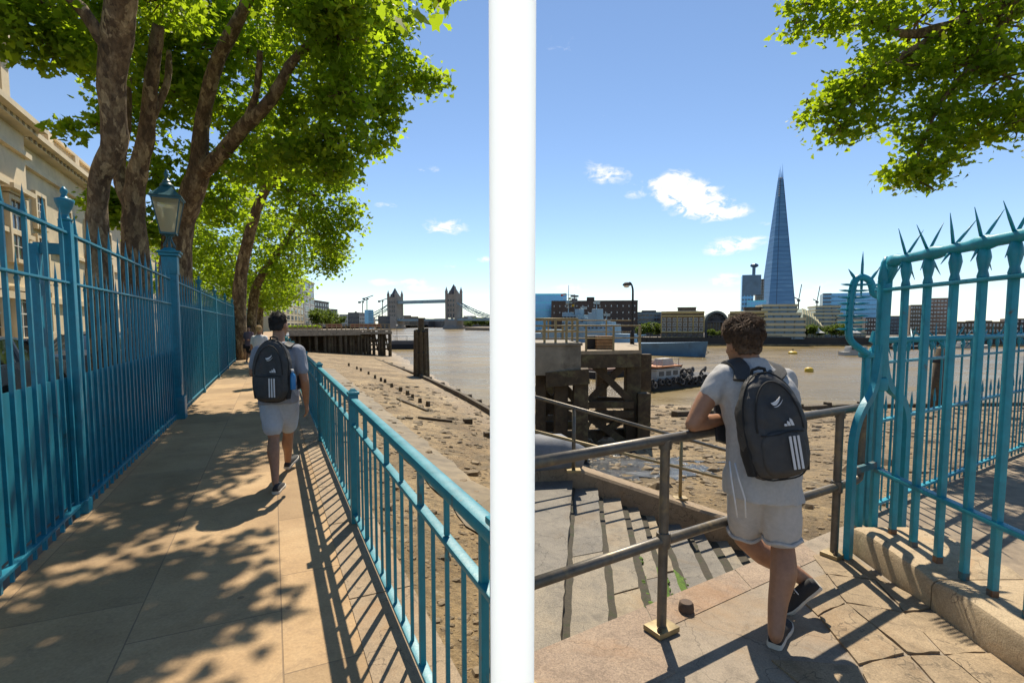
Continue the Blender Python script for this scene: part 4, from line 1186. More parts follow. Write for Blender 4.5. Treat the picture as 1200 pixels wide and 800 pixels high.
for k in range(26):
    t = [.01, .06, .10, .2, .24, .33, .37, .4, .43, .47, .5, .52, .55, .58, .61, .65, .69, .73, .76, .8, .84, .88, .91, .95, .985, 1.0][k]
    mb = MB(); o = random.choice([-.3, .4, 1.2]); w = random.uniform(.35, .7)
    zb = -5.9
    mb.tube([jp(t, o, zb), jp(t, o, ztop - .2)], w * .6, 8); mb.build('pile', M['timber'], jr, True)
mb = MB()
for z in (-.9, -2.1, -3.2, -4.2):
    mb.bar(jp(.66, .9, ztop + z), jp(1, .9, ztop + z), .3, .35)
for k in range(9):
    t0 = .66 + k * .038; mb.bar(jp(t0, 1.3, ztop - .6), jp(t0 + .034, 1.3, ztop - 4.6), .2, .25)
mb.bar(jp(.1, 4, ztop - 2.6), jp(1, 4, ztop - 2.6), .3, .4)
mb.build('cross_bracing', M['timber'], jr)
mb = MB(); mb.bar(jp(.12, 9, -3), jp(1, 12, -3), .4, 4.8); mb.build('rear_boarding', M['timber'], jr)
for t in np.linspace(.03, .98, 22):
    mb = MB(); mb.box(jp(t, -.2, ztop + .7), (.12, .12, 1.1)); mb.build('railing_post', M['zinc'], jr)
mb = MB(); mb.bar(jp(.02, -.2, ztop + 1.25), jp(1, -.2, ztop + 1.25), .1, .1); mb.bar(jp(.02, -.2, ztop + .75), jp(1, -.2, ztop + .75), .07, .07); mb.build('railing', M['zinc'], jr)
hd = thing('planter', 'long low planter of bright green hedge on the far timber jetty', 'planter', jp(.14, .8, ztop + .16))
mb = MB(); mb.bar(jp(.01, .8, ztop + .36), jp(.3, .8, ztop + .36), .8, .36); mb.build('trough', M['deck'], hd)
rng = np.random.default_rng(9); pts = np.array([tuple(jp(rng.uniform(.01, .3), .8 + rng.uniform(-.4, .4), ztop + .55 + rng.uniform(-.1, .45)) - V(hd.location)) for _ in range(1500)])
link('hedge', leaf_mesh('hedge', pts, .2, rng, LEAF4, M['leaf']), None, hd)
M['red_brown'] = mat('faded_red_boarding', (.25, .11, .06), .8, .3, 2)
for i, (t, w, lab) in enumerate([(.46, 3.4, 'faded red bench nearest the hedge on the far jetty'), (.72, 3.8, 'faded red bench in the middle of the far jetty'), (.88, 3.2, 'faded red bench at the river end of the far jetty')]):
    b_ = jp(t, 2.5, ztop + .15); root = thing('bench', lab, 'bench', b_, 0)
    mb = MB(); mb.bar(b_ + jd * -w / 2 + V((0, 0, .5)), b_ + jd * w / 2 + V((0, 0, .5)), .6, .1); mb.build('seat', M['red_brown'], root)
    mb = MB(); mb.bar(b_ + jd * -w / 2 + jn * .3 + V((0, 0, .9)), b_ + jd * w / 2 + jn * .3 + V((0, 0, .9)), .08, .6); mb.build('backrest', M['red_brown'], root)
    for s in (-.45, .45):
        mb = MB(); mb.box(b_ + jd * (w * s) + V((0, 0, .22)), (.14, .5, .46)); mb.build('leg', M['timber'], root)
# moored pontoon
pt = P(474, 393, 150); pt.z = WATER_Z
po = thing('moored_pontoon', 'grey moored pontoon with a white awning beyond the far jetty', 'pontoon', pt, .1)
mb = MB(); mb.box((0, 0, .5), (9, 4, 1.6), bevel=.2); mb.build('hull', M['black'], po, world=False)
mb = MB(); mb.box((0, 0, 1.9), (7.6, 3.2, 1.1), bevel=.1); mb.build('cabin', M['grey_clad'], po, world=False)
mb = MB(); mb.box((.6, 0, 3.9), (7.6, 3.4, .16)); [mb.box((x, y_, 3.1), (.1, .1, 1.6)) for x in (-2.8, .6, 4) for y_ in (-1.5, 1.5)]; mb.build('awning', M['frame_white'], po, world=False)
lp_ = thing('lamp_mast', 'thin lamp mast standing on the moored pontoon', 'lamp', pt + V((-2.2, 0, 1.3)))
mb = MB(); mb.tube([(0, 0, 0), (0, 0, 5.4)], .07, 6); mb.build('mast', M['grey_clad'], lp_, world=False)
mb = MB(); mb.ball((0, 0, 5.6), .25); mb.build('lamp_head', M['frame_white'], lp_, True, world=False)
# mooring pile
bp = G(494, 441, WATER_Z + .2)
pr_ = thing('mooring_pile', 'massive weathered timber mooring pile at the water edge', 'post', bp)
mb = MB(); ztp = P(494, 386, bp.y).z; hw = P(502.5, 400, bp.y).x - P(486.5, 400, bp.y).x
for k in range(9):
    a = k * 2 * math.pi / 9; r = hw * .40
    mb.tube([bp + V((r * math.cos(a) * 1.12, r * math.sin(a) * 1.12, -1)), V((bp.x + r * math.cos(a), bp.y + r * math.sin(a), ztp + .5 * noise.noise(V((k, 2.3, 1)))))], [hw * .17, hw * .14], 7)
mb.lathe([(hw * .42, -1), (hw * .38, ztp - bp.z)], bp, 10)
mb.build('clustered_timbers', M['timber'], pr_, 'auto')
mb = MB(); mb.tube([V((bp.x, bp.y, ztp - .5)), V((bp.x + .05, bp.y, P(494, 373, bp.y).z))], [hw * .25, hw * .22], 8); mb.build('king_post', M['timber'], pr_, 'auto')
mb = MB()
for z in (ztp - .35, (ztp + bp.z) / 2): mb.lathe([(hw * .53, z), (hw * .53, z + .22)], (bp.x, bp.y, 0), 12)
mb.build('iron_bands', M['black'], pr_, 'auto')
# timber baulk along the water's edge
w0 = [G(585, 493, -5.35), G(574, 485, -5.35), G(540, 465, -5.35), G(494, 443, -5.35), G(450, 426, -5.35), G(425, 418, -5.35)]
bk = thing('timber_baulk', 'long dark timber baulk lying along the left water edge', 'timber', w0[2])
mb = MB()
for a, b in zip(w0, w0[1:]): mb.bar(a + V((0, 0, .12)), b + V((0, 0, .12)), .35, .62)
mb.build('beam', M['timber'], bk)
mb = MB()
for a, b in zip(w0, w0[1:]): mb.bar(a + V((.5, .3, -.02)), b + V((.5, .3, -.02)), .28, .35)
mb.build('waling', M['timber'], bk)
for i in range(len(w0) - 1):
    for t in (.15, .5, .85):
        p = w0[i].lerp(w0[i + 1], t) + V((.45, .2, .22)); mb = MB(); mb.box(p, (.55, .6, .4), taper=.8); mb.build('stub', M['timber'], bk)
# rows of stub posts
k = 0
for (x0, y0, x1, y1, n) in [(501, 479, 452, 453, 7), (446, 450, 410, 433, 6)]:
    for i in range(n):
        t = i / (n - 1) ; g = G(x0 + (x1 - x0) * t + random.uniform(-1.5, 1.5), y0 + (y1 - y0) * t + random.uniform(-1, 1), -4.9)
        z = zshore(g.x, g.y); root = MB()
        root.box((g.x, g.y, z + .16), (.26, random.uniform(.22, .32), random.uniform(.4, .62)), Matrix.Rotation(random.uniform(0, 1), 3, 'Z') @ Matrix.Rotation(random.uniform(-.12, .12), 3, 'X'), taper=.82)
        o = root.build('stub_post', M['timber'], None, loc=(g.x, g.y, z)); k += 1
        tag(o, 'short dark timber stump in the row of stumps on the left foreshore', 'stump', 'row of timber stumps')
for (x0, y0, x1, y1, th, lab) in [(490, 492, 530, 492, .14, 'straight dark plank lying on the sand below the stumps'), (466, 470, 501, 481, .16, 'pale timber sill lying along the stump row'), (466, 494, 484, 494, .1, 'short thin plank left of the straight dark plank')]:
    a = G(x0, y0, -4.6); b = G(x1, y1, -4.6); a.z = zshore(a.x, a.y) + .06; b.z = zshore(b.x, b.y) + .06
    mb = MB(); mb.bar(a, b, .22, th); tag(mb.build('plank', M['timber'], None, loc=a), lab, 'plank')
for (px, py, s, lab) in [(548, 493, .5, 'square dark block lying alone on the left foreshore'), (573, 508, .5, 'dark lump at the right edge of the left foreshore')]:
    g = G(px, py, -4.8); g.z = zshore(g.x, g.y)
    mb = MB(); mb.box(g + V((0, 0, .12)), (s * 1.2, s, .45), Matrix.Rotation(.3, 3, 'Z'), bevel=.06); tag(mb.build('block', M['timber'], None, loc=g), lab, 'block')
# stone apron on the sand and scattered shingle
mb = MB(); q = []
ys = np.linspace(9.5, 62, 60)
def ap(y, p):
    v = rail_pt(y) + PERP * p; return V((v.x, v.y, zshore(v.x, v.y) + .05))
vv, ff = [], []
for i, y in enumerate(ys):
    e = .35 * noise.noise(V((y * .6, 1, 2)))
    vv += [ap(y, 4.3 + e), ap(y, 5.3), ap(y, 6.3 + .3 * noise.noise(V((y * .8, 4, 2))))]
for i in range(len(ys) - 1):
    for k in range(2): ff.append((i * 3 + k, i * 3 + k + 1, i * 3 + k + 4, i * 3 + k + 3))
mb.add(vv, ff); M['apron'] = mat('stone_apron', (.2, .165, .115), .9, .35, 1.2, bmp=.6, c2=(.28, .22, .14))
struct('stone_apron', mb, M['apron'])
# ------------------------------------------------------------------ stone steps down to the foreshore
STAIR = []
E_AZ = R(8.0); ev = V((math.sin(E_AZ), math.cos(E_AZ), 0)); dv = V((ev.y, -ev.x, 0))
C0 = G(640, 545, .0); C1 = G(850, 597, -.62)       # far string of the flight
CS = (C1.y - C0.y) / (C1.x - C0.x)
def farline(x): return C0.y + CS * (x - C0.x)
RIS, TRD = .12, .285
edges_px = [(652, 752), (717, 726), (770, 706), (807, 692), (837, 678), (882, 660)]
xe = [G(px, py).x for px, py in edges_px]
while len(xe) < 13: xe.append(xe[-1] + .33)
xe = [xe[0] - .34 * (k) for k in (2, 1)] + xe
def edge_line(x0, z):
    """near point on the landing edge, far point on the string"""
    n = ledge(x0, z, .05)
    t = (farline(n.x) - n.y) / (ev.y - CS * ev.x)
    return n, V((n.x + ev.x * t, n.y + ev.y * t, z))
steps = thing('stone_steps', 'worn stone steps leading down from the landing to the foreshore', 'steps', (1.2, 4, -.3))
rs_ = random.Random(8)
M['riser_shade'] = mat('painted_riser_shade', (.05, .042, .028), .9, .4, 25, bmp=.5, c2=(.03, .04, .012))  # dark tone for the riser shadow painted along the treads
prev = -.05
for i in range(len(xe)):
    z = -.06 - RIS * max(0, i - 1) if i > 0 else .03
    x0 = max(0.0, xe[i - 1]) if i > 0 else -.0
    x1 = xe[i]
    if x1 < .02: continue
    a, b = edge_line(max(x0 + (.024 if x0 > 0 else 0), 0.0), z); c, d = edge_line(x1, z)
    if x0 <= 0.0: b = V((0.0, farline(0.0), z))
    joint = rs_.uniform(.25, .6); n = 1 if i < 2 else 2
    cuts = [0.0, joint, 1.0] if n == 2 else [0.0, 1.0]
    for j in range(len(cuts) - 1):
        g0 = cuts[j] + (.006 if j else 0); g1 = cuts[j + 1]
        dz = rs_.uniform(-.012, .012)
        q = [a.lerp(b, g0), c.lerp(d, g0), c.lerp(d, g1), a.lerp(b, g1)]
        bm = MB(); K = 14; poly = []
        for p0, p1, rough in ((q[0], q[1], 0), (q[1], q[2], 1), (q[2], q[3], 0), (q[3], q[0], 0)):
            for t in range(K if rough else 1):
                p = p0.lerp(p1, t / (K if rough else 1))
                if rough: p = p + dv * rs_.uniform(-.007, .007)
                poly.append((p.x, p.y))
        bm.prism(poly, z - .3, z + dz)
        bm.build('tread', M[['tread_dark', 'tread', 'tread_dark', 'tread_warm', 'tread'][(i * 2 + j) % 5] if i > 3 else ('tread_dark' if j else 'tread')], steps)  # far slabs of the upper treads: shadow painted in with darker stone
    # riser shadow painted as a dark strip, part dirt, on the next tread down
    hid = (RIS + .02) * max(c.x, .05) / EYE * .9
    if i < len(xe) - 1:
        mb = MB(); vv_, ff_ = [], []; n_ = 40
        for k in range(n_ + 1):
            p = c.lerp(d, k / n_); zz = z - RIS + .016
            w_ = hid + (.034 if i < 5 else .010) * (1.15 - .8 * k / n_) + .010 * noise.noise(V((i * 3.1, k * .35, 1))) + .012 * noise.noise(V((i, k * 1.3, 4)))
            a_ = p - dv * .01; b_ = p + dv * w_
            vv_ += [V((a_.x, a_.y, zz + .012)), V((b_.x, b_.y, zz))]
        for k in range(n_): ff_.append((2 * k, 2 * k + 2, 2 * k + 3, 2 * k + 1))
        mb.add(vv_, ff_); mb.build('riser_shade', M['riser_shade'], steps)
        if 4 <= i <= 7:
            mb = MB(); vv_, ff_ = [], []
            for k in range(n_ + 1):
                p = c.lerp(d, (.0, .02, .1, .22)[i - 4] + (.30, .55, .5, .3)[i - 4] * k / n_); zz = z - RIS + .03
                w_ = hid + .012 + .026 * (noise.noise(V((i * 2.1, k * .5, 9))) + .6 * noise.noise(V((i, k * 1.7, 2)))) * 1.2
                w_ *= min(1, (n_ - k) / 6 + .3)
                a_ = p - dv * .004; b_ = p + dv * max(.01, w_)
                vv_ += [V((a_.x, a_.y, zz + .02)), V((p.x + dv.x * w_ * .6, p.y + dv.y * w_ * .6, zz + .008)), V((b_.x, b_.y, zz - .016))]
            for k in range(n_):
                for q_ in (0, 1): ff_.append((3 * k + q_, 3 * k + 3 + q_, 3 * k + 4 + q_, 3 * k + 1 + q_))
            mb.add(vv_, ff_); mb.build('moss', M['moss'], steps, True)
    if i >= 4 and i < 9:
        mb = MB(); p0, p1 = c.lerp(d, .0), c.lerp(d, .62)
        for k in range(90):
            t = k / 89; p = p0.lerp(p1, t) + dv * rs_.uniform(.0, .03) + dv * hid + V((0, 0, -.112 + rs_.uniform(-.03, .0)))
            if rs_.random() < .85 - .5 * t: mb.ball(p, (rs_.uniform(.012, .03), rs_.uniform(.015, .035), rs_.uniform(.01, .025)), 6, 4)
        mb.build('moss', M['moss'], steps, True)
# far string (sloping kerb) and the rounded top block
mb = MB()
x0, x1 = 0.0, C1.x + 1.6
zt0 = .17; zt1 = -.60
def stz(x): return .06 - .36 * max(0, x - .45)
pts_ = np.linspace(x0, x1, 10)
near = [V((x, farline(x), stz(x))) for x in pts_]; off = V((-CS, 1, 0)).normalized() * .34
vv, ff = [], []
for p in near:
    vv += [V((p.x, p.y, -2.6)), V((p.x, p.y, p.z - .03)), p + off * .08, p + off * .92, V((p.x, p.y, p.z - .03)) + off, V((p.x, p.y, -2.6)) + off]
for i in range(len(near) - 1):
    for k in range(5): ff.append((i * 6 + k, (i + 1) * 6 + k, (i + 1) * 6 + k + 1, i * 6 + k + 1))
ff.append((0, 1, 2, 3, 4, 5)); ff.append(tuple(reversed(range((len(near) - 1) * 6, len(near) * 6))))
mb.add(vv, ff); mb.build('string_kerb', M['coping'], steps)
mb = MB()
p = V((.45, farline(.45), .12))
mb.tube([V((.0, farline(.0) - .02, .10)) + off * .5, V((.6, farline(.6), .10)) + off * .5, V((.86, farline(.86), .02)) + off * .5], [.24, .23, .15], 14); mb.build('rounded_block', mat('blue_grey_stone', (.17, .18, .2), .7, .2, 6, bmp=.3), steps, True)

# ------------------------------------------------------------------ grey pipe railing on the landing
PA, PB = G(775, 740), G(977, 652)
PS = (PB.y - PA.y) / (PB.x - PA.x)
def pipe_pt(x, z): return V((x, PA.y + PS * (x - PA.x), z))
pr2 = thing('pipe_railing', 'grey steel pipe railing that the man in grey leans on', 'railing', PA)
XL, XR = .02, PB.x + .27
mb = MB(); mb.tube([pipe_pt(XL, 1.04), pipe_pt(PA.x, 1.05), pipe_pt(XR - .05, 1.05), pipe_pt(XR - .012, 1.035), pipe_pt(XR, 1.0), pipe_pt(XR, .56), pipe_pt(XR - .012, .525), pipe_pt(XR - .05, .51), pipe_pt(PA.x, .505), pipe_pt(XL, .49)], .0275, 14)
mb.build('handrail', M['pipe'], pr2, True)
for x in (PA.x, PB.x, XL + .02):
    mb = MB(); q = pipe_pt(x, 0); mb.tube([q + V((0, 0, .02)), q + V((0, 0, 1.03))], .026, 12); mb.lathe([(.036, .47), (.038, .49), (.038, .53), (.036, .55)], q, 12); mb.lathe([(.034, 1.0), (.034, 1.05)], q, 12)
    po_ = mb.build('post', M['pipe'], pr2, 'auto')
    mb = MB(); rm = Matrix.Rotation(math.atan(PS), 3, 'Z'); mb.box(q + V((0, 0, .022)), (.15, .12, .03), rm, bevel=.004); pl_ = mb.build('base_plate', M['zinc'], po_, 'auto')
    for sx in (-1, 1):
        mb = MB(); mb.lathe([(.012, .035), (.012, .05), (.007, .052), (.007, .062)], q + rm @ V((sx * .055, sx * .035, 0)), 6); mb.build('bolt', M['timber'], po_)
st_ = thing('iron_stud', 'small rusty iron stud in the landing edge beside the pipe post', 'stud', G(804, 716))
mb = MB(); mb.lathe([(.042, -.01), (.044, .02), (.04, .05), (.034, .058), (.01, .06)], (0, 0, 0), 12); mb.build('stud_body', M['rusty'] if False else mat('rusty_iron', (.09, .055, .035), .75, .3, 30, bmp=.4, obj=True), st_, 'auto', world=False)

# second handrail that drops with the steps
hr = thing('step_handrail', 'thin yellowed handrail sloping down along the far side of the steps', 'railing', (.6, 5.7, 0))
qa, qb = V((P(672, 540, 5.75).x, farline(P(672, 540, 5.75).x) + .17, 0)), None
def hz(px, py, y): return P(px, py, y)
xa = .0; T0 = P(627, 465, 5.62); T1 = P(850, 527, 6.55); B0_ = P(627, 505, 5.62); B1_ = P(850, 561, 6.55)
def ext(a, b, t): return a + (b - a) * t
mb = MB(); mb.tube([ext(T0, T1, -.12), ext(T0, T1, 1.5)], .021, 8); mb.build('handrail', M['pipe'], hr, True)
mb = MB(); mb.tube([ext(B0_, B1_, -.12), ext(B0_, B1_, 1.5)], .018, 8); mb.build('mid_rail', M['zinc'], hr, True)
for t in (.18, .74, 1.4):
    a = ext(T0, T1, t); g = V((a.x, a.y, stz(a.x) - .02))
    mb = MB(); mb.tube([g, a], .022, 8); p_ = mb.build('post', M['zinc'] if t > .5 else M['pipe'], hr, True)
    mb = MB(); mb.box(g + V((0, 0, .03)), (.16, .12, .03)); mb.build('base_plate', M['zinc'], p_)

# ------------------------------------------------------------------ gate kerb and yard behind it
KY1 = G(1012, 622, .2).y + .12
kb = [(1.2, 2.06), (2.07, 2.86), (2.87, KY1)]
def kx(y): return 2.40 + .055 * (y - 2.4)
for i, (a, b) in enumerate(kb):
    prof = [(0, -.02), (.0, .16), (.015, .187), (.05, .2), (.53, .2), (.57, .18), (.58, -.02)]
    rings = []
    for k in range(8):
        y = a + (b - a) * k / 7
        f = .02 if k in (0, 7) else 0
        rings.append([V((kx(y) + x + .012 * noise.noise(V((x * 4, y * 3, 1))), y, max(z - (f if z > .1 else 0), -.02) + .012 * noise.noise(V((y * 2.5, x * 5, 4))) * (z > 0))) for x, z in prof])
    mb = MB(); mb.loft(rings)
    o = mb.build('kerb_block', M['kerbstone'], None, 'auto', loc=(kx(a) + .29, (a + b) / 2, 0))
    tag(o, ['pale kerbstone under the blue gate nearest the camera', 'middle pale kerbstone under the blue gate with a joint at each end', 'rust stained end kerbstone where the blue gate meets its end post'][i], 'kerb')
mb = MB(); mb.prism([(kx(1) + .5, 1.0), (XE, 1.0), (XE, LC + LS * XE - .1), (kx(KY1) + .2, LC + LS * (kx(KY1) + .2) - .1)], -.02, .085); struct('yard', mb, M['tarmac'])

# ------------------------------------------------------------------ blue gate with revolving spikes
g0 = G(1163, 698, .2); g1 = G(1028, 614, .2)
def gate_pt(y, z): t = (y - g0.y) / (g1.y - g0.y); return V((g0.x + (g1.x - g0.x) * t, y, z))
gr_ = thing('spiked_gate', 'tall blue iron gate topped with a revolving spiked bar on the kerb', 'gate', gate_pt(3.0, .2))
YN, YF = 1.3, g1.y
gm = Matrix.Rotation(math.atan2(g1.y - g0.y, g1.x - g0.x) , 3, 'Z')
bys = [G(px, py, .2).y for px, py in [(1049, 625), (1074, 640), (1099, 658), (1128, 677), (1163, 698)]]
sp_ = bys[-2] - bys[-1]
while bys[-1] - .2 > YN: bys.append(bys[-1] - .212)
ZT, ZF, ZL = 2.11, 1.895, .595
for k, y in enumerate(bys):
    mb = MB(); p = gate_pt(y, 0)
    mb.box(p + V((0, 0, (.19 + ZF) / 2)), (.036, .036, ZF - .19), gm, bevel=.005)
    b_ = mb.build('bar', M['teal'], gr_, 'auto')
    mb = MB(); mb.lathe([(.022, ZF), (.028, ZF + .02), (.021, ZF + .05), (.028, ZF + .085), (.034, ZF + .12), (.029, ZF + .15), (.016, ZF + .2)], (p.x, p.y, 0), 10); mb.build('bar_head', M['teal'], b_, True)
    mb = MB(); mb.box(p + V((0, 0, .215)), (.0385, .0385, .045), gm, bevel=.004); mb.build('rusted_foot', M['rusty'], b_)
mb = MB(); mb.bar(gate_pt(YN, ZF), gate_pt(YF + .12, ZF), .06, .022, bevel=.004); mb.build('top_rail', M['teal'], gr_, 'auto')
mb = MB(); mb.bar(gate_pt(YN, ZL), gate_pt(YF + .05, ZL), .05, .03, bevel=.004); mb.build('bottom_rail', M['teal'], gr_, 'auto')
mb = MB(); a, b = gate_pt(YN, ZT), gate_pt(YF - .02, ZT - .02)
n = 44; mb.tube([a.lerp(b, t / n) for t in range(n + 1)], [.033 + .010 * (math.sin(t * .9) > .45) for t in range(n + 1)], 12); spb = mb.build('spiked_bar', M['teal'], gr_, True)
k = 0
y = YF - .16
while y > YN + .05:
    p = gate_pt(y, ZT - .005)
    tw_ = .16 * math.sin(k * 2.1)
    for a, L in ((2.10, .21), (5.24, .18), (1.12, .19), (4.26, .12)):
        a += tw_; d = V((math.cos(a), .22 * math.cos(a + 1) - .05, math.sin(a))).normalized()
        mb = MB(); mb.tube([p + d * .02, p + d * L * .5, p + d * L], [.0095, .008, .0015], 6); mb.build('spike', M['teal'], spb, True)
    y -= .205; k += 1
# end post with braces and bearing
pe = gate_pt(YF + .05, 0)
mb = MB(); mb.box(pe + V((0, 0, .95)), (.045, .045, 1.6), gm, bevel=.006); mb.box(pe + V((0, 0, 1.62)), (.062, .062, .7), gm, taper=1.12, bevel=.01); mb.box(pe + V((0, 0, 1.22)), (.085, .08, .1), gm, bevel=.02)
mb.build('end_post', M['teal'], gr_, 'auto')
mb = MB(); mb.tube([pe + V((0, 0, 1.93)), pe + V((.02, -.04, 2.02)), gate_pt(YF - .02, ZT - .04)], [.03, .03, .036], 8); mb.lathe([(.03, 1.9), (.045, 1.98), (.03, 2.09), (.012, 2.13)], pe, 8); mb.build('bearing', M['teal'], gr_, True)
foot = G(993, 655)
def brace(ft, side, name):
    top = pe + V((0, 0, 1.42))
    d = ft - V((pe.x, pe.y, 0))
    pts = []
    for t, z in ((1, 0), (1, .35), (1.0, .72), (.97, .86), (.84, .98), (.62, 1.07), (.38, 1.14), (.2, 1.24), (.08, 1.38), (.02, 1.5)):
        pts.append(V((pe.x, pe.y, 0)) + d * t + V((0, 0, z)))
    o, ro = smooth_limb(pts, [.026] * len(pts), 4)
    mb = MB()
    rings = []
    dn = V((-d.y, d.x, 0)).normalized()
    for i, p in enumerate(o):
        t = (o[min(i + 1, len(o) - 1)] - o[max(i - 1, 0)]).normalized(); s_ = t.cross(dn).normalized()
        rings.append([p + dn * .021 + s_ * .027, p - dn * .021 + s_ * .027, p - dn * .021 - s_ * .027, p + dn * .021 - s_ * .027])
    mb.loft(rings); return mb.build(name, M['teal'], gr_, 'auto')
brace(foot, -1, 'brace')
brace(V((pe.x + .30, pe.y + .12, .1)), 1, 'brace')
mb = MB(); mb.bar(foot + V((0, 0, .63)), pe + V((0, 0, .63)), .03, .045); mb.build('tie_bar', M['rusty'], gr_)

# curled spiked arch in front of the gate end
pa = P(1012, 420, YF + .25)
ar = thing('spiked_arch', 'curled blue iron arch bristling with spikes left of the gate end', 'spike guard', (pa.x, pa.y, 0))
mb = MB(); mb.box((pa.x + .02, pa.y, .72), (.042, .042, 1.44), bevel=.006); mb.box((pa.x + .09, pa.y + .02, .7), (.034, .034, 1.4), bevel=.006); mb.box((pa.x + .05, pa.y, 1.42), (.15, .07, .045), bevel=.015); mb.lathe([(.03, 1.40), (.05, 1.45), (.02, 1.5), (.05, 1.52), (.03, 1.6)], (pa.x + .09, pa.y, 0), 8); mb.build('posts', M['teal'], ar, 'auto')
ya = YF + .22
apx = [(1017, 415), (1003, 405), (995.5, 396), (995, 382), (996, 362), (998, 345), (1001, 331), (1006, 325.5), (1012, 325), (1019, 329), (1022, 336), (1024, 344), (1030, 347)]
ap_ = [P(px, py, ya) for px, py in apx]; o, ro = smooth_limb(ap_, [.024] * len(ap_), 4)
mb = MB(); mb.tube(o, .026, 8); am = mb.build('arch', M['teal'], ar, True)
for (px, py) in [(995, 386), (995.5, 378), (996, 370.5), (996.5, 363), (997, 356), (998, 349), (999, 341), (1001, 334)]:
    p = P(px, py, ya)
    for s in (-1, 1):
        d = V((s * .95, -.25, .03)).normalized(); mb = MB(); mb.tube([p + d * .015, p + d * .075, p + d * .125], [.010, .009, .002], 6); mb.build('spike', M['teal'], am, True)
for (px, py, dx, dz, L) in [(1003, 328, -.55, .75, .10), (1010, 325, 0, 1, .19), (1010, 326, 0, -1, .15), (1019, 330, .6, .9, .14), (1022, 338, 1, .1, .12), (1020, 334, 1, .02, .14)]:
    p = P(px, py, ya); d = V((dx, 0, dz)).normalized(); mb = MB(); mb.tube([p, p + d * L * .5, p + d * L], [.011, .010, .002], 6); mb.build('spike', M['teal'], am, True)

# lower spiked fence along the quay edge behind the gate
FX0, FX1 = pe.x + .30, 8.6
def f2(x, z, off=.12): return ledge(x, z, off)
lf = thing('quay_fence', 'lower blue spiked fence along the quay edge behind the gate', 'fence', f2(FX0, 0))
fm = Matrix.Rotation(math.atan(LS), 3, 'Z')
for z, w in ((1.34, .03), (.86, .045), (.16, .04)):
    mb = MB(); mb.bar(f2(FX0, z), f2(FX1, z), w, .022); mb.build('rail', M['teal'], lf)
mb = MB(); mb.tube([f2(FX0, 1.52), f2((FX0 + FX1) / 2, 1.52), f2(FX1, 1.52)], .026, 8); spb2 = mb.build('spiked_bar', M['teal'], lf, True)
dx = .105; x = FX0 + .04; k = 0
bm1 = MB(); bm1.box((0, 0, .78), (.015, .015, 1.40), fm); bm1.lathe([(.014, 1.42), (.02, 1.46), (.008, 1.52)], n=6); bm1 = meshof(bm1, 'bar', M['teal'])
bm2 = MB(); bm2.box((0, 0, .5), (.011, .011, .88), fm); bm2.lathe([(.013, .94), (.011, .98), (.002, 1.06)], n=5); bm2 = meshof(bm2, 'dog_bar', M['teal'])
while x < FX1:
    instmesh('bar' if k % 2 == 0 else 'dog_bar', bm1 if k % 2 == 0 else bm2, lf, f2(x, 0)); x += dx; k += 1
spk = MB(); spk.tube([(0, 0, -.15), (0, 0, -.07), (0, 0, .07), (0, 0, .15)], [.0015, .007, .007, .0015], 5); spk = meshof(spk, 'spike', M['teal'])
x = FX0 + .1; k = 0
while x < FX1 and k < 94:
    for a in (.75, -.75):
        o = inst('spike', spk, spb2, f2(x, 1.52) - wloc(spb2)); o.rotation_euler = (rs_.uniform(-.5, .5), a + rs_.uniform(-.5, .5), math.atan(LS)); k += 1
    x += .21
# return leg of the lower fence at the far right
rf = thing('quay_fence', 'short blue fence bay closing the yard behind the gate, seen at the frame edge', 'fence', f2(6.2, 0))
ra_, rb_ = f2(6.2, 0), V((6.9, 3.0, 0))
for z in (1.34, .86, .2):
    mb = MB(); mb.bar(ra_ + V((0, 0, z)), rb_ + V((0, 0, z)), .04, .03); mb.build('rail', M['teal'], rf)
for k in range(26):
    p = ra_.lerp(rb_, (k + .5) / 26); instmesh('bar', bm1, rf, p)
mb = MB(); mb.box(ra_.lerp(rb_, .08) + V((0, 0, .75)), (.08, .08, 1.5), bevel=.008); mb.build('post', M['teal'], rf, 'auto')
mb = MB(); mb.bar(ra_.lerp(rb_, .08) + V((0, 0, 1.2)), ra_.lerp(rb_, .3) + V((0, 0, .95)), .03, .03); mb.build('strut', M['teal'], rf)

# ------------------------------------------------------------------ near jetty on the right
JYN = 13.0
j2 = thing('river_jetty', 'concrete and timber jetty on braced piles left of the man in grey', 'jetty', P(690, 405, JYN))
xl = .02 * JYN; xr = P(681, 405, JYN).x; zt = P(650, 404.5, JYN).z; zb = P(650, 440, JYN).z
mb = MB(); mb.box(((xl + xr) / 2, JYN + 1.2, (zt + zb) / 2), (xr - xl, 2.4, zt - zb), bevel=.02); mb.box(((xl + xr) / 2, JYN + 1.18, zt + .03), (xr - xl + .06, 2.5, .07), bevel=.01); mb.build('concrete_beam', M['concrete'], j2, 'auto')
YD0, YD1 = JYN + 2.4, 21.0
DX0 = .35; zd = P(715, 410, 16.5).z
xd = P(752, 410, 16.5).x
mb = MB(); yb = 15.4
mb.prism([(DX0, yb), (xd, 16.5), (xd + 1.6, YD1 + 2), (DX0, YD1 + 2)], zd - .12, zd); mb.build('deck', M['deck'], j2)
mb = MB(); mb.bar(V((DX0, 15.55, zd - .34)), V((xd - .05, 16.6, zd - .34)), .25, .42); mb.bar(V((xd - .1, 16.6, zd - .36)), V((xd + 1.5, 23, zd - .36)), .25, .4)
mb.bar(V((DX0, 17.5, zd - .34)), V((xd, 18.5, zd - .34)), .25, .42); mb.build('deck_beams', M['timber'], j2)
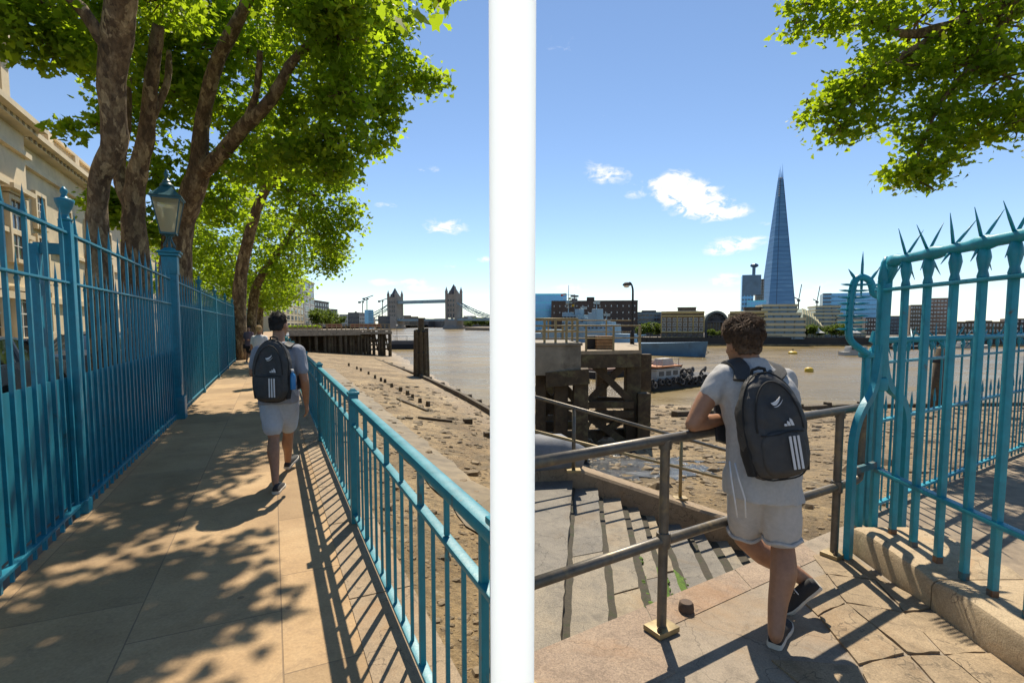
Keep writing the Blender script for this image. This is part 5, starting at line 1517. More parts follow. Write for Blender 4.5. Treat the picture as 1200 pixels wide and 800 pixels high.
def pile(pxa, pxb, pyt, pyb, y, nm='pile', m_='timber'):
    a, b = P(pxa, pyt, y), P(pxb, pyt, y); w = b.x - a.x; zb_ = zshore((a.x + b.x) / 2, y) - .3
    mb = MB(); mb.box(((a.x + b.x) / 2, y + w / 2, (a.z + zb_) / 2), (w, w, a.z - zb_), bevel=.03); return mb.build(nm, M[m_], j2, 'auto')
pile(628, 640, 440, 560, JYN + .4); pile(650, 666, 448, 560, JYN + .25); pile(673, 690, 432, 565, JYN + .05)
mb = MB(); mb.bar(P(640, 444, JYN + .2), P(690, 440, JYN + .1), .45, .38); mb.build('pile_cap', M['timber'], j2)
pile(735, 752, 415, 515, 16.6); pile(748, 763, 461, 515, 16.4, 'fender_pile'); pile(640, 652, 415, 520, 19.5); pile(700, 712, 415, 520, 22.5); pile(752, 764, 415, 500, 22.5)
def brc(ax, ay, bx, by, y, w=.22):
    mb = MB(); mb.bar(P(ax, ay, y), P(bx, by, y), .16, w); mb.build('cross_brace', M['timber'], j2)
for (ax, ay, bx, by, y) in [(692, 424, 737, 468, 16.5), (736, 422, 690, 470, 16.7), (690, 474, 742, 474, 16.4), (690, 485, 742, 485, 16.4), (690, 468, 742, 470, 17.6), (692, 490, 735, 520, 16.5), (740, 484, 694, 515, 16.7), (690, 520, 740, 545, 16.2),
                            (628, 475, 690, 475, 13.7), (628, 498, 690, 498, 13.8), (632, 490, 655, 460, 13.9), (628, 452, 656, 480, 14.0), (660, 452, 676, 470, 13.8), (640, 470, 690, 500, 15)]: brc(ax, ay, bx, by, y)
mb = MB(); mb.bar(P(628, 492, 15.8), P(745, 489, 17.2), .2, .3); mb.bar(P(628, 512, 15.9), P(742, 505, 17.3), .2, .25); mb.build('waling_boards', M['timber'], j2)
# jetty railings
def rails(pts, h, posts, name):
    for hh, r in ((h, .028), (h * .5, .02)):
        mb = MB(); mb.tube([p + V((0, 0, hh)) for p in pts], r, 6); mb.build(name, M['zinc'], j2, True)
    for t in posts:
        s = t * (len(pts) - 1); i = min(int(s), len(pts) - 2); p = pts[i].lerp(pts[i + 1], s - i)
        mb = MB(); mb.box(p + V((0, 0, h / 2)), (.06, .06, h)); mb.build('railing_post', M['zinc'], j2)
rails([V((DX0, 15.45, zd)), V((xd - .05, 16.55, zd)), V((xd + 1.4, 22.5, zd))], .78, (0, .08, .16, .26, .38, .5, .54, .62, .75, .88, 1), 'railing')
rails([V((xl, JYN + .1, zt + .05)), V((xr - .05, JYN + .4, zt + .05)), V((xr - .05, 15.3, zt + .05))], .62, (0, .1, .2, .3, .4, .5, .8), 'railing')
rails([V((xl, 21.5, zd)), V((xd + 1.2, 22.6, zd))], 1.0, (0, .25, .5, .75), 'railing')
cr = thing('wooden_crate', 'tan wooden crate on the jetty deck behind its railing', 'crate', V((P(708, 405, 17.0).x, 17.0, zd)))
mb = MB()
for k in range(4): mb.box((0, -.22, .06 + k * .1), (.56, .03, .085)); mb.box((-.28, 0, .06 + k * .1), (.03, .44, .085)); mb.box((.28, 0, .06 + k * .1), (.03, .44, .085)); mb.box((0, .22, .06 + k * .1), (.56, .03, .085))
mb.box((0, 0, .425), (.6, .48, .03)); mb.build('boards', mat('tan_crate_wood', (.3, .17, .08), .8, .3, 6, obj=True), cr, world=False)
mb = MB(); [mb.box((x, y_, .21), (.06, .06, .41)) for x in (-.24, .24) for y_ in (-.18, .18)]; mb.build('corner_battens', M['timber'], cr, world=False)
bx_ = thing('dark_bin', 'small dark lidded box left of the crate on the jetty deck', 'box', V((P(699, 405, 17.1).x - .15, 17.2, zd)))
mb = MB(); mb.box((0, 0, .2), (.36, .36, .4), taper=1.08, bevel=.03); mb.build('bin_body', M['black'], bx_, 'auto', world=False); mb = MB(); mb.box((0, 0, .425), (.42, .42, .05), bevel=.02); mb.build('lid', M['grey_clad'], bx_, 'auto', world=False)
# street lamp on the jetty
lpb = P(741, 385, 21.5); lpb.z = zd
sl = thing('street_lamp', 'black lamp post with a curved arm and bowl lantern on the jetty end', 'street lamp', lpb)
zt_ = P(735, 333, 21.5).z
mb = MB(); o, ro = smooth_limb([lpb, V((lpb.x, lpb.y, zt_ - .6)), V((lpb.x - .02, lpb.y, zt_ - .15)), V((lpb.x - .12, lpb.y, zt_ + .06)), V((lpb.x - .22, lpb.y, zt_ + .02))], [.055, .045, .04, .035, .035], 4); mb.tube(o, ro, 10); mb.lathe([(.09, 0), (.09, .5), (.055, .56)], lpb, 10); mb.build('column', M['black'], sl, True)
mb = MB(); mb.lathe([(.17, -.07), (.16, -.02), (.10, .04), (.04, .07)], (lpb.x - .27, lpb.y, zt_ + .02), 14); mb.build('lamp_hood', M['black'], sl, True)
mb = MB(); mb.ball((lpb.x - .27, lpb.y, zt_ - .06), (.13, .13, .09), 12, 8); mb.build('lamp_bowl', M['clear_lamp'], sl, True)
# wet hollow under the jetty
M['wet'] = mat('wet_black_mud', (.05, .055, .06), .18, .5, 3, bmp=.7, bscale=6, bdist=.06)
mb = MB(); vv, ff, idx = [], [], {}
pc0 = G(722, 548, -1.95)
for i in range(70):
    for k in range(70):
        x = pc0.x - 3.2 + i * .1; y = pc0.y - 3.0 + k * .1
        d = math.hypot((x - pc0.x) / 2.9, (y - pc0.y) / 2.5) + .42 * noise.noise(V((x * .9, y * .9, 5))) + .25 * noise.noise(V((x * 2.6, y * 2.6, 1)))
        if d < .85 and x > .1 and y > farline(x) + .5:
            idx[(i, k)] = len(vv); vv.append(V((x, y, zshore(x, y) + .012 + .03 * noise.noise(V((x * 3, y * 3, 2))))))
for (i, k) in idx:
    q = [(i, k), (i + 1, k), (i + 1, k + 1), (i, k + 1)]
    if all(c in idx for c in q): ff.append(tuple(idx[c] for c in q))
mb.add(vv, ff); struct('puddle', mb, M['wet'], True)
# timber baulk by the right water's edge
qa_, qb_, qc_ = G(790, 500, -4.4), G(985, 479, -4.8), G(1200, 470, -5.0)
bk2 = thing('timber_baulk', 'long dark timber baulk along the water edge behind the man in grey', 'timber', qb_)
mb = MB()
for a, b in ((qa_, qb_), (qb_, qc_)):
    a = V((a.x, a.y, zshore(a.x, a.y))); b = V((b.x, b.y, zshore(b.x, b.y))); mb.bar(a + V((0, 0, .1)), b + V((0, 0, .1)), .5, .5)
mb.build('beam', M['timber'], bk2)
mb = MB()
for a, b in ((qa_, qb_), (qb_, qc_)):
    for t in (.1, .3, .5, .7, .9):
        p = a.lerp(b, t); p.z = zshore(p.x, p.y) + .2; mb.box(p, (.4, .55, .6), taper=.85)
mb.build('pegs', M['timber'], bk2)
mp_ = thing('mooring_post', 'dark upright mooring post in the mud seen through the gate bars', 'post', G(1097, 478, -4.9))
mb = MB(); p = V(mp_.location); mb.tube([p - V((0, 0, 1)), V((p.x, p.y, P(1097, 408, p.y).z))], [.42, .36], 9); mb.build('pile', M['timber'], mp_, True)
mb = MB(); mb.lathe([(.44, 0), (.44, .25)], (p.x, p.y, P(1097, 425, p.y).z), 10); mb.build('iron_band', M['black'], mp_)

# shingle strewn over the foreshore
rs = np.random.default_rng(21); vv, ff = [], []
base_s = MB(); base_s.ball((0, 0, 0), 1, 6, 4); bv = np.array(base_s.v); bf = np.array([list(f) + [-1] * (4 - len(f)) for f in base_s.f])
allv, allf, cnt = [], [], 0
n = 0
def stone(x, y, s):
    global cnt
    z = zshore(x, y)
    a = rs.uniform(0, 6.28); sc = np.array([s * rs.uniform(.7, 1.3), s * rs.uniform(.6, 1.1), s * rs.uniform(.3, .6)])
    w = bv * sc * rs.uniform(.8, 1.2, bv.shape)
    c, s_ = math.cos(a), math.sin(a)
    w = np.stack([w[:, 0] * c - w[:, 1] * s_, w[:, 0] * s_ + w[:, 1] * c, w[:, 2]], 1) + np.array([x, y, z])
    allv.append(w); allf.extend([[i + cnt for i in f if i >= 0] for f in bf]); cnt += len(w)
for _ in range(11000):
    d = math.exp(rs.uniform(math.log(4.5), math.log(55))); a = R(rs.uniform(-28, 52))
    x, y = d * math.sin(a), d * math.cos(a)
    if x < 0:
        p = (x - (RC + RS * y)) * U.y
        if p < .3 or zshore(x, y) < -5.45: continue
    else:
        if y < LC + LS * x + .3 or (y < farline(x) + .5 and x < 4) or zshore(x, y) < -5.5: continue
    stone(x, y, min(.38, (.011 + .0022 * d) * math.exp(rs.normal(0, .75))))
mb = MB(); mb.v = [tuple(p) for p in np.concatenate(allv)]; mb.f = [tuple(f) for f in allf]
M['shingle'] = mat('foreshore_shingle', (.2, .15, .09), .85, .5, 3, bmp=.3, c2=(.09, .075, .05))
o = mb.build('shingle', M['shingle'], None); tag(o, 'loose stones strewn across the muddy foreshore', 'stones', kind='stuff')
# ------------------------------------------------------------------ river craft
def hullmesh(L, W, H, bow=.3, sheer=.5, n=14, stern=.7):
    rings = []
    for i in range(n + 1):
        t = i / n; x = L * t
        w = W / 2 * min(1, (stern + (1 - stern) * min(1, t / .25))) * (1 if t < 1 - bow else math.sqrt(max(0, 1 - ((t - (1 - bow)) / bow) ** 2)) * .98 + .02)
        h = H + sheer * max(0, (t - .5) / .5) ** 2
        fl = .75 if t > 1 - bow else .92
        rings.append([V((x, -w * fl, -.4)), V((x + .012 * L * t * t, -w, h)), V((x + .012 * L * t * t, w, h)), V((x, w * fl, -.4))])
    return rings
M['tyre_b'] = M['rubber']; M['barge_white'] = mat('chalky_white_paint', (.4, .38, .34), .6, .15, 2, obj=True); M['orange'] = mat('faded_orange_paint', (.42, .16, .05), .6, .2, 3, obj=True); M['rust_deck'] = mat('rusty_barge_deck', (.16, .09, .06), .8, .3, 2, obj=True)
bgp = G(752, 457, WATER_Z); bge = G(832, 447, WATER_Z); bd_ = bge - bgp; BL = bd_.length * 1.06; ba = math.atan2(bd_.y, bd_.x)
tg = thing('workboat', 'black hulled workboat ringed with tyres and a white wheelhouse', 'boat', bgp + bd_ * -.12, ba)
mb = MB(); mb.loft(hullmesh(BL, 3.4, 1.0, .22, .25)); mb.build('hull', M['black'], tg, 'auto', world=False)
mb = MB(); mb.box((BL * .34, 0, 1.55), (BL * .30, 2.2, 1.2), bevel=.06); mb.box((BL * .34, 0, 2.22), (BL * .32, 2.4, .12), bevel=.03); mb.build('deckhouse', M['barge_white'], tg, 'auto', world=False)
mb = MB(); mb.box((BL * .34, 0, 2.5), (BL * .32, 2.5, .16), bevel=.02); mb.build('orange_roof', M['orange'], tg, world=False)
for k in range(3):
    mb = MB(); mb.box((BL * (.25 + .09 * k), -1.1, 1.75), (BL * .06, .06, .5)); mb.build('window', M['window'], tg, world=False)
mb = MB(); mb.box((BL * .38, 0, 2.95), (BL * .16, 1.3, .75), taper=.8, bevel=.05); [mb.tube([(BL * x, y_, 2.5), (BL * x, y_, 3.4)], .05, 5) for x in (.2, .27, .48) for y_ in (-1, 1)]; mb.tube([(BL * .2, -1, 3.35), (BL * .48, -1, 3.35)], .04, 5); mb.build('upper_works', M['barge_white'], tg, 'auto', world=False)
ty = MB(); ty.tube([(.27 * math.cos(a), 0, .27 * math.sin(a)) for a in np.linspace(0, 2 * math.pi, 11)[:-1]], .11, 6, closed=True); tym = meshof(ty, 'tyre_fender', M['rubber'], True)
ty2 = meshof(ty, 'tyre_fender', mat('grey_dusty_tyre', (.13, .12, .11), .9, .3, 5, obj=True), True)
rt = random.Random(4)
for k in range(30):
    o = inst('tyre_fender', ty2 if k % 3 == 0 else tym, tg, (BL * (.02 + .029 * k), -1.78, .75 + rt.uniform(-.2, .35))); o.rotation_euler = (0, rt.uniform(0, 1), rt.uniform(-.3, .3))
for k in range(24):
    o = inst('tyre_fender', ty2 if k % 2 == 0 else tym, tg, (BL * rt.uniform(.52, .86), rt.uniform(-1.3, 1.2), 1.15 + rt.uniform(0, .7))); o.rotation_euler = (rt.uniform(0, 3), rt.uniform(0, 3), 0)
bg2 = thing('barge', 'low rusty barge moored just beyond the tyre ringed workboat', 'barge', G(694, 449, WATER_Z) + V((0, 6, 0)), ba)
mb = MB(); mb.loft(hullmesh(21, 4.4, .9, .18, .1)); mb.build('hull', M['black'], bg2, 'auto', world=False)
mb = MB(); mb.box((9.5, 0, 1.05), (17, 3.6, .3)); [mb.box((2 + k * 2.2, rt.uniform(-1, 1), 1.4), (rt.uniform(.8, 1.6), 1.2, rt.uniform(.3, .8)), Matrix.Rotation(rt.uniform(0, 1), 3, 'Z')) for k in range(8)]; mb.build('deck_load', M['rust_deck'], bg2, world=False)
M['buoy'] = mat('yellow_buoy_paint', (.55, .36, .015), .5, .15, 5, obj=True)
for i, (px, py, s, lab) in enumerate([(948, 435.5, .62, 'nearer and larger yellow buoy on the brown river'), (929, 414.5, 1.0, 'farther yellow buoy on the brown river')]):
    b_ = thing('buoy', lab, 'buoy', G(px, py, WATER_Z))
    mb = MB(); mb.lathe([(.6 * s, -.2), (1.0 * s, .05), (1.0 * s, .4), (.75 * s, .6), (.25 * s, .7)], (0, 0, 0), 14); mb.build('float', M['buoy'], b_, 'auto', world=False)
    mb = MB(); mb.tube([(0, 0, .6 * s), (0, 0, 1.0 * s)], .12 * s, 8); mb.tube([(.15 * s * math.cos(a), 0, 1.05 * s + .15 * s * math.sin(a)) for a in np.linspace(0, 6.28, 9)[:-1]], .05 * s, 5, closed=True); mb.build('mooring_eye', M['black'], b_, True, world=False)

# grey warship: bow at the right, hull running away to the left behind the jetty
bow = G(826, 418, WATER_Z); stern = P(630, 380, 150); stern.z = WATER_Z
sd_ = bow - stern; SL = sd_.length; sa = math.atan2(sd_.y, sd_.x)
ws = thing('warship', 'moored grey blue warship with stepped superstructure and signal flags', 'ship', stern, sa)
zdk = P(790, 404, 116).z - WATER_Z
mb = MB(); mb.loft(hullmesh(SL, 8, zdk, .34, .9, 22)); mb.build('hull', M['hull_blue'], ws, 'auto', world=False)
mb = MB(); mb.loft([[p * 1.0 + V((0, 0, 0)) for p in [V((0, -4.05, -.3)), V((0, -4.05, .35)), V((0, 4.05, .35)), V((0, 4.05, -.3))]], [V((SL * .66, -4.05, -.3)), V((SL * .66, -4.05, .35)), V((SL * .66, 4.05, .35)), V((SL * .66, 4.05, -.3))]]); mb.build('boot_topping', M['black'], ws, world=False)
def sx(px): # along the hull for a picture column
    r = ray(px, 380); t = (stern.x * r.y - stern.y * r.x) / (sd_.y * r.x - sd_.x * r.y); return t * SL
def sz(py, px): t = sx(px) / SL; y = stern.y + sd_.y * t; return P(px, py, y).z - WATER_Z
def blk(pa_, pb_, pt_, w, name, zb_=None, tp=.96):
    a, b = sx(pa_), sx(pb_); z1 = sz(pt_, (pa_ + pb_) / 2); z0 = zb_ if zb_ is not None else zdk - .3
    mb = MB(); mb.box(((a + b) / 2, 0, (z0 + z1) / 2), (b - a, w, z1 - z0), taper=tp, bevel=.12); return mb.build(name, M['gull_grey'], ws, 'auto', world=False)
blk(665, 684, 369, 5, 'bridge_tower'); blk(664, 672, 366, 4.2, 'bridge_wing'); blk(684, 690, 378, 4.4, 'funnel_base'); blk(690, 722, 385, 5.4, 'deckhouse'); blk(692, 704, 366.5, 4.6, 'director_tower', tp=.7); blk(697, 703, 362, 3, 'director'); blk(704, 723, 380, 4.2, 'gun_house')
blk(676, 682, 362, 2.6, 'bridge_wing', tp=.8); blk(708, 714, 374.5, 2.6, 'director', tp=.7); blk(685, 691, 372, 2.2, 'funnel', tp=.9); blk(714, 720, 377, 2.4, 'gun_house', tp=.8)
blk(640, 664, 386, 5, 'after_deckhouse'); blk(628, 642, 390, 5, 'after_deckhouse'); blk(725, 742, 391, 4.2, 'forward_gun_house')
for x_, n_ in ((sx(742), 3), (sx(722), 3)):
    for k in range(n_):
        mb = MB(); mb.tube([(x_, (k - 1) * .7, zdk + 1.6), (x_ + 3.2, (k - 1) * .7, zdk + 2.1)], [.16, .12], 6); mb.build('gun_barrel', M['gull_grey'], ws, world=False)
for k in range(5):
    mb = MB(); x = sx(666 + k * 3.6); mb.box((x, -2.6, sz(372, 670)), (.5, .3, .45)); mb.build('window', M['window'], ws, world=False)
mx_ = sx(666); zm = sz(334, 666)
for pxm, pym, w_m in ((699, 352, .16), (711, 366, .12), (684, 358, .14)):
    xm = sx(pxm); zt_m = sz(pym, pxm); mb = MB(); mb.tube([(xm, 0, zdk), (xm, 0, zt_m)], [w_m * 1.6, w_m * .6], 5); mb.tube([(xm - 1.6, 0, zdk + 1), (xm, 0, zt_m - 1.4)], w_m * .7, 4); mb.tube([(xm, -1.3, zt_m - .8), (xm, 1.3, zt_m - .8)], w_m * .6, 4); mb.tube([(xm - 1.1, 0, zt_m - .5), (xm + 1.1, 0, zt_m - .5)], w_m * .6, 4); mb.build('lattice_mast', M['gull_grey'], ws, world=False)
for pya in (374, 379, 384):
    for pxa in (667, 671, 675, 679, 694, 698, 702, 707, 712, 717):
        if sz(pya, pxa) > sz({0: 370, 1: 383}[int(pxa > 684)], pxa): continue
        mb = MB(); mb.box((sx(pxa), -2.75, sz(pya, pxa)), (.55, .14, .3)); mb.build('porthole', M['window'], ws, world=False)
mb = MB(); mb.tube([(mx_, 0, zdk), (mx_, 0, zm)], [.22, .07], 6); mb.tube([(mx_, -2.4, zm - 2.6), (mx_, 2.4, zm - 2.6)], .07, 5); mb.tube([(mx_ - 2, 0, zm - 3.6), (mx_ + 3, 0, zm - 3.6)], .08, 5); mb.box((mx_ + .2, 0, zm - 4.6), (1.2, 1.4, .8)); mb.build('mast', M['gull_grey'], ws, world=False)
mb = MB(); x2 = sx(673); mb.tube([(x2, 0, zdk), (x2, 0, sz(345, 673))], [.3, .12], 6); mb.box((x2, 0, sz(347, 673)), (1.4, 1.8, .5)); mb.box((x2, 0, sz(352, 673)), (1.0, 1.4, 1.0)); mb.build('mast', M['grey_clad'], ws, world=False)
FLG = [((657, 346), 'red_lamp'), ((666, 350), 'buoy'), ((668, 353), 'buoy'), ((663, 356), 'barge_white'), ((670, 358), 'buoy'), ((664, 360), 'barge_white'), ((660, 345), 'barge_white')]
for (px, py), mm in FLG:
    x = sx(px); z = sz(py, px); mb = MB()
    vs1 = [V((x + .14 * i, .25 * math.sin(i * .8), z + (.3 if j else -.3) + .05 * math.sin(i))) for i in range(8) for j in (0, 1)]
    vs2 = [v + V((0, .02, 0)) for v in vs1]
    fs = []
    for i in range(7): fs += [(2 * i, 2 * i + 2, 2 * i + 3, 2 * i + 1), (16 + 2 * i + 1, 16 + 2 * i + 3, 16 + 2 * i + 2, 16 + 2 * i)]
    mb.add(vs1 + vs2, fs); mb.build('signal_flag', M[mm], ws, world=False)
hw_ = P(832, 402, 116); mb = MB()
mr = thing('mooring_line', 'pale mooring line slanting from the warship bow to the far quay', 'rope', bow)
a = bow + V((-1, 0, zdk + .6)); b = P(838, 411, 150)
mb.tube([a.lerp(b, t) + V((0, 0, -1.2 * math.sin(math.pi * t))) for t in np.linspace(0, 1, 9)], .1, 5); mb.build('line', M['barge_white'], mr, True)

# ------------------------------------------------------------------ far bank on the right
FB = 172.0; ZQ = P(900, 397, FB).z
mb = MB(); mb.prism([(P(600, 380, 250).x, 262), (P(745, 380, FB).x - 20, FB + 24), (P(760, 380, FB).x, FB + 2), (P(940, 380, FB).x, FB), (P(1300, 380, FB).x, FB - 4), (900, 250), (900, 3000), (P(600, 380, 262).x, 3000)], -9, ZQ); struct('far_bank', mb, M['ground'])
qw = thing('far_quay_wall', 'dark river wall along the far bank below the buildings', 'wall', (P(900, 380, FB).x, FB, WATER_Z))
mb = MB(); ptsq = [(P(745, 380, FB).x - 20, FB + 23), (P(760, 380, FB).x, FB + 1.6), (P(940, 380, FB).x, FB - .4), (P(1300, 380, FB).x, FB - 4.4)]
for a, b in zip(ptsq, ptsq[1:]):
    mb.bar((a[0], a[1], (ZQ + WATER_Z) / 2 - 1), (b[0], b[1], (ZQ + WATER_Z) / 2 - 1), .6, ZQ - WATER_Z + 3)
M['dark_wall'] = mat('tarred_river_wall', (.035, .033, .03), .85, .3, .4); mb.build('wall', M['dark_wall'], qw)
mb = MB()
for a, b in zip(ptsq, ptsq[1:]):
    va, vb = V((a[0], a[1] - .5, WATER_Z + .35)), V((b[0], b[1] - .5, WATER_Z + .35)); mb.bar(va, vb, 1.4, .4)
mb.build('tide_ledge', M['shore'], qw)
mb = MB()
for a, b in zip(ptsq, ptsq[1:]):
    for k in range(30):
        p = V((a[0], a[1], ZQ + .55)).lerp(V((b[0], b[1], ZQ + .55)), k / 30); mb.box(p, (.12, .12, 1.1))
    mb.bar((a[0], a[1], ZQ + 1.1), (b[0], b[1], ZQ + 1.1), .1, .1)
mb.build('quay_railing', M['grey_clad'], qw)

def square_on(pxl, pxr, yc, k=.85):
    m = ((pxl + pxr) / 2 - 600) / 600; th = -math.atan(m) * k; o_ = []
    for px in (pxl, pxr):
        ml = (px - 600) / 600; s_ = (ml - m) * yc / (math.cos(th) - ml * math.sin(th)); o_.append(yc + s_ * math.sin(th))
    return o_
def facade(name, label, pxl, yl, pxr, yr, *a, **k):
    yl, yr = square_on(pxl, pxr, (yl + yr) / 2)
    return block(name, label, pxl, yl, pxr, yr, *a, z0=ZQ - .05, **k)
facade('glass_building', 'bright turquoise glass building at the left end of the far bank', 606, 240, 664, 246, 344, 12, M['glass_teal'], nx=9, nz=5, wm=M['glass_blue'], ww=.96, wh=.9)
rt_, w, h, d = facade('brick_hospital_block', 'wide dark brown brick block behind the warship', 646, 214, 747, 206, 353.5, 26, M['brick_dark'], nx=15, nz=5, wm=M['window_bright'], ww=.17, wh=.26)
rt_.name = 'brick_block'
mb = MB(); mb.box((w * .46, 6, h + 1), (w * .09, 8, 2)); mb.box((w / 2, 13, h + .25), (w * 1.002, 26.1, .5)); mb.build('roof', M['brick_dark'], rt_, world=False)
facade('dark_office', 'low dark office block between the brown brick block and the warehouses', 744, 214, 778, 212, 366, 20, M['glass_dark_blue'], nx=8, nz=5, wm=M['window'], ww=.85, wh=.6, roof=M['grey_clad'])
def warehouse(pxl, pxr, yl, yr, label):
    root, w, h, d = facade('brick_warehouse', label, pxl, yl, pxr, yr, 367, 22, M['brick_tan'], nx=0, nz=0)
    n = 8
    win_grid(root, w, h * .26, h * .84, n, 3, M['window'], .5, .62, proud=.12, frame=M['frame_white'])
    mb = MB()
    for z, t in ((.0, .3), (.235, .22), (.86, .3), (.985, .45)): mb.box((w / 2, -.12, h * z + t), (w * 1.006, .5, t * 1.6))
    for i in range(n + 1):
        if i % 3 == 0 or i == n: mb.box((w * i / n, -.1, h * .55), (w * .022, .34, h * .62))
    mb.build('stone_trim', M['cream_yellow'], root, world=False)
    for i in range(n):
        mb = MB(); mb.box((w * (i + .5) / n, -.05, h * .115), (w / n * .62, .2, h * .17)); mb.build('arch_opening', M['window'], root, world=False)
    mb = MB(); mb.loft([[V((.3, .4, h)), V((w - .3, .4, h)), V((w - .3, d, h)), V((.3, d, h))], [V((1.8, 3, h * 1.1)), V((w - 1.8, 3, h * 1.1)), V((w - 1.8, d - 3, h * 1.1)), V((1.8, d - 3, h * 1.1))]]); mb.build('slate_roof', M['green_roof'], root, world=False)
    mb = MB(); mb.box((w * .62, 8, h * 1.16), (w * .42, 8, h * .15)); mb.box((w * .62, 8, h * 1.245), (w * .45, 8.6, h * .02)); mb.build('roof_house', M['brick_tan'], root, world=False)
    for i in range(9):
        mb = MB(); mb.box((2 + i * (w - 4) / 8, 1.1, h * 1.04), (.9, 1.0, h * .06)); mb.build('dormer', M['green_roof'], root, world=False)
    return root
warehouse(775, 825, 180, 178, 'brick warehouse with pale stone trim left of the glazed arch')
warehouse(855, 899, 178, 177, 'brick warehouse with pale stone trim right of the glazed arch')
yl_, yr_ = square_on(826, 853.5, 181); a, ang, w = pframe(826, yl_, 853.5, yr_, ZQ); gal = thing('glazed_arcade', 'glazed barrel vaulted arcade between the two brick warehouses', 'arcade', a, ang)
h = zat(364, 181) - ZQ; r = w * .5; spr = h - r
mb = MB()
o_, i_ = [], []
for k in range(17):
    t = math.pi * k / 16; o_.append(V((w / 2 - r * math.cos(t), 0, spr + r * math.sin(t)))); i_.append(V((w / 2 - r * .8 * math.cos(t), 0, spr + r * .8 * math.sin(t))))
for k in range(16): mb.add([o_[k], o_[k + 1], i_[k + 1], i_[k]] + [q + V((0, 30, 0)) for q in (o_[k], o_[k + 1], i_[k + 1], i_[k])], [(0, 1, 2, 3), (4, 7, 6, 5), (0, 4, 5, 1), (3, 2, 6, 7)])
mb.build('vault', M['green_roof'], gal, world=False)
mb = MB()
for k in range(7): x = w * (.1 + .8 * k / 6); mb.box((x, .4, spr * .5 + .2), (.25, .3, spr))
for k in range(1, 16, 2): mb.tube([V((w / 2, .5, spr + .4)), i_[k] + V((0, .5, 0))], .14, 4)
for s in (.35, .6): mb.tube([V((w / 2 - r * s * math.cos(t), .5, spr + r * s * math.sin(t))) for t in np.linspace(0, math.pi, 13)], .12, 4)
mb.box((w / 2, .4, spr), (w, .4, .5)); mb.box((.4, .2, spr / 2), (.9, .8, spr)); mb.box((w - .4, .2, spr / 2), (.9, .8, spr)); mb.build('arch_frame', M['grey_clad'], gal, world=False)
mb = MB(); mb.box((w / 2, 14, spr / 2), (w * .9, .4, spr)); mb.add([V((w / 2, 14, spr))] + [q + V((0, 14, 0)) for q in i_], [(0, k, k + 1) for k in range(1, 17)]); mb.build('end_glazing', M['window'], gal, world=False)

def banded(name, label, pxl, yl, pxr, yr, tiers, mat1=M['cream'], z0=None):
    """stepped office building: each tier (inset left, inset right, top row in px, storeys) with pale bands and dark window strips"""
    yl, yr = square_on(pxl, pxr, (yl + yr) / 2, .55)
    a, ang, w = pframe(pxl, yl, pxr, yr, ZQ - .05)
    root = thing(name, label, 'building', a, ang)
    zprev = 0
    for (il, ir, py, n, back) in tiers:
        z1 = zat(py, (yl + yr) / 2) - ZQ
        mb = MB(); mb.box((w * (il + 1 - ir) / 2, back + 6, (zprev + z1) / 2), (w * (1 - il - ir), 12, z1 - zprev)); mb.build('wall', M['glass_dark_blue'], root, world=False)
        mb = MB(); fh = (z1 - zprev) / n
        for k in range(n): mb.box((w * (il + 1 - ir) / 2, back + 6, zprev + fh * (k + 1) - fh * .26), (w * (1 - il - ir) + .7, 12.8, fh * .5))
        mb.build('floor_bands', mat1, root, world=False)
        mb = MB(); m_ = max(3, int(w * (1 - il - ir) / 2.6))
        for k in range(m_ + 1): mb.box((w * il + w * (1 - il - ir) * k / m_, back - .1, (zprev + z1) / 2), (.3, .3, z1 - zprev - .3))
        tag(mb.build('mullions', M['green_roof'], root, world=False), kind='stuff')
        zprev = z1
    return root
banded('stepped_office', 'larger cream banded stepped office building below the glass spire', 897, 168, 943, 176, [(0, 0, 372, 4, 0), (.02, .08, 366, 1, 2), (.0, .12, 355.5, 2, 5)])
banded('stepped_office', 'smaller cream banded office building right of the curved glass roof', 952, 190, 987, 196, [(0, 0, 380, 2, 0), (.08, 0, 366, 3, 1), (.2, .0, 357.5, 2, 4)])
banded('stepped_office', 'low cream banded office partly hidden by the spiked arch', 982, 190, 1014, 190, [(0, 0, 388, 2, 0), (0, .1, 369, 4, 1)])
yl_, yr_ = square_on(941, 966, 188, .7); a, ang, w = pframe(941, yl_, 966, yr_, ZQ); gs = thing('curved_glass_hall', 'curved glass hall sloping down between the cream banded offices', 'building', a, ang)
rings = []
for k in range(9):
    t = k / 8; x = w * t; z = (zat(361, 187) - ZQ) * (1 - .62 * t ** 1.6) ; rings.append([V((x, 0, 0)), V((x, 0, z * .8)), V((x, 3, z)), V((x, 16, z)), V((x, 16, 0))])
mb = MB(); mb.loft(rings); mb.build('glass_shell', mat('pale_green_glass', (.3, .34, .22), .3, .2, .4), gs, world=False)
mb = MB(); [mb.tube([r_[0] + V((0, -.1, 0)), r_[1] + V((0, -.1, 0)), r_[2] + V((0, 0, .1))], .18, 4) for r_ in rings]; mb.build('ribs', M['cream'], gs, world=False)

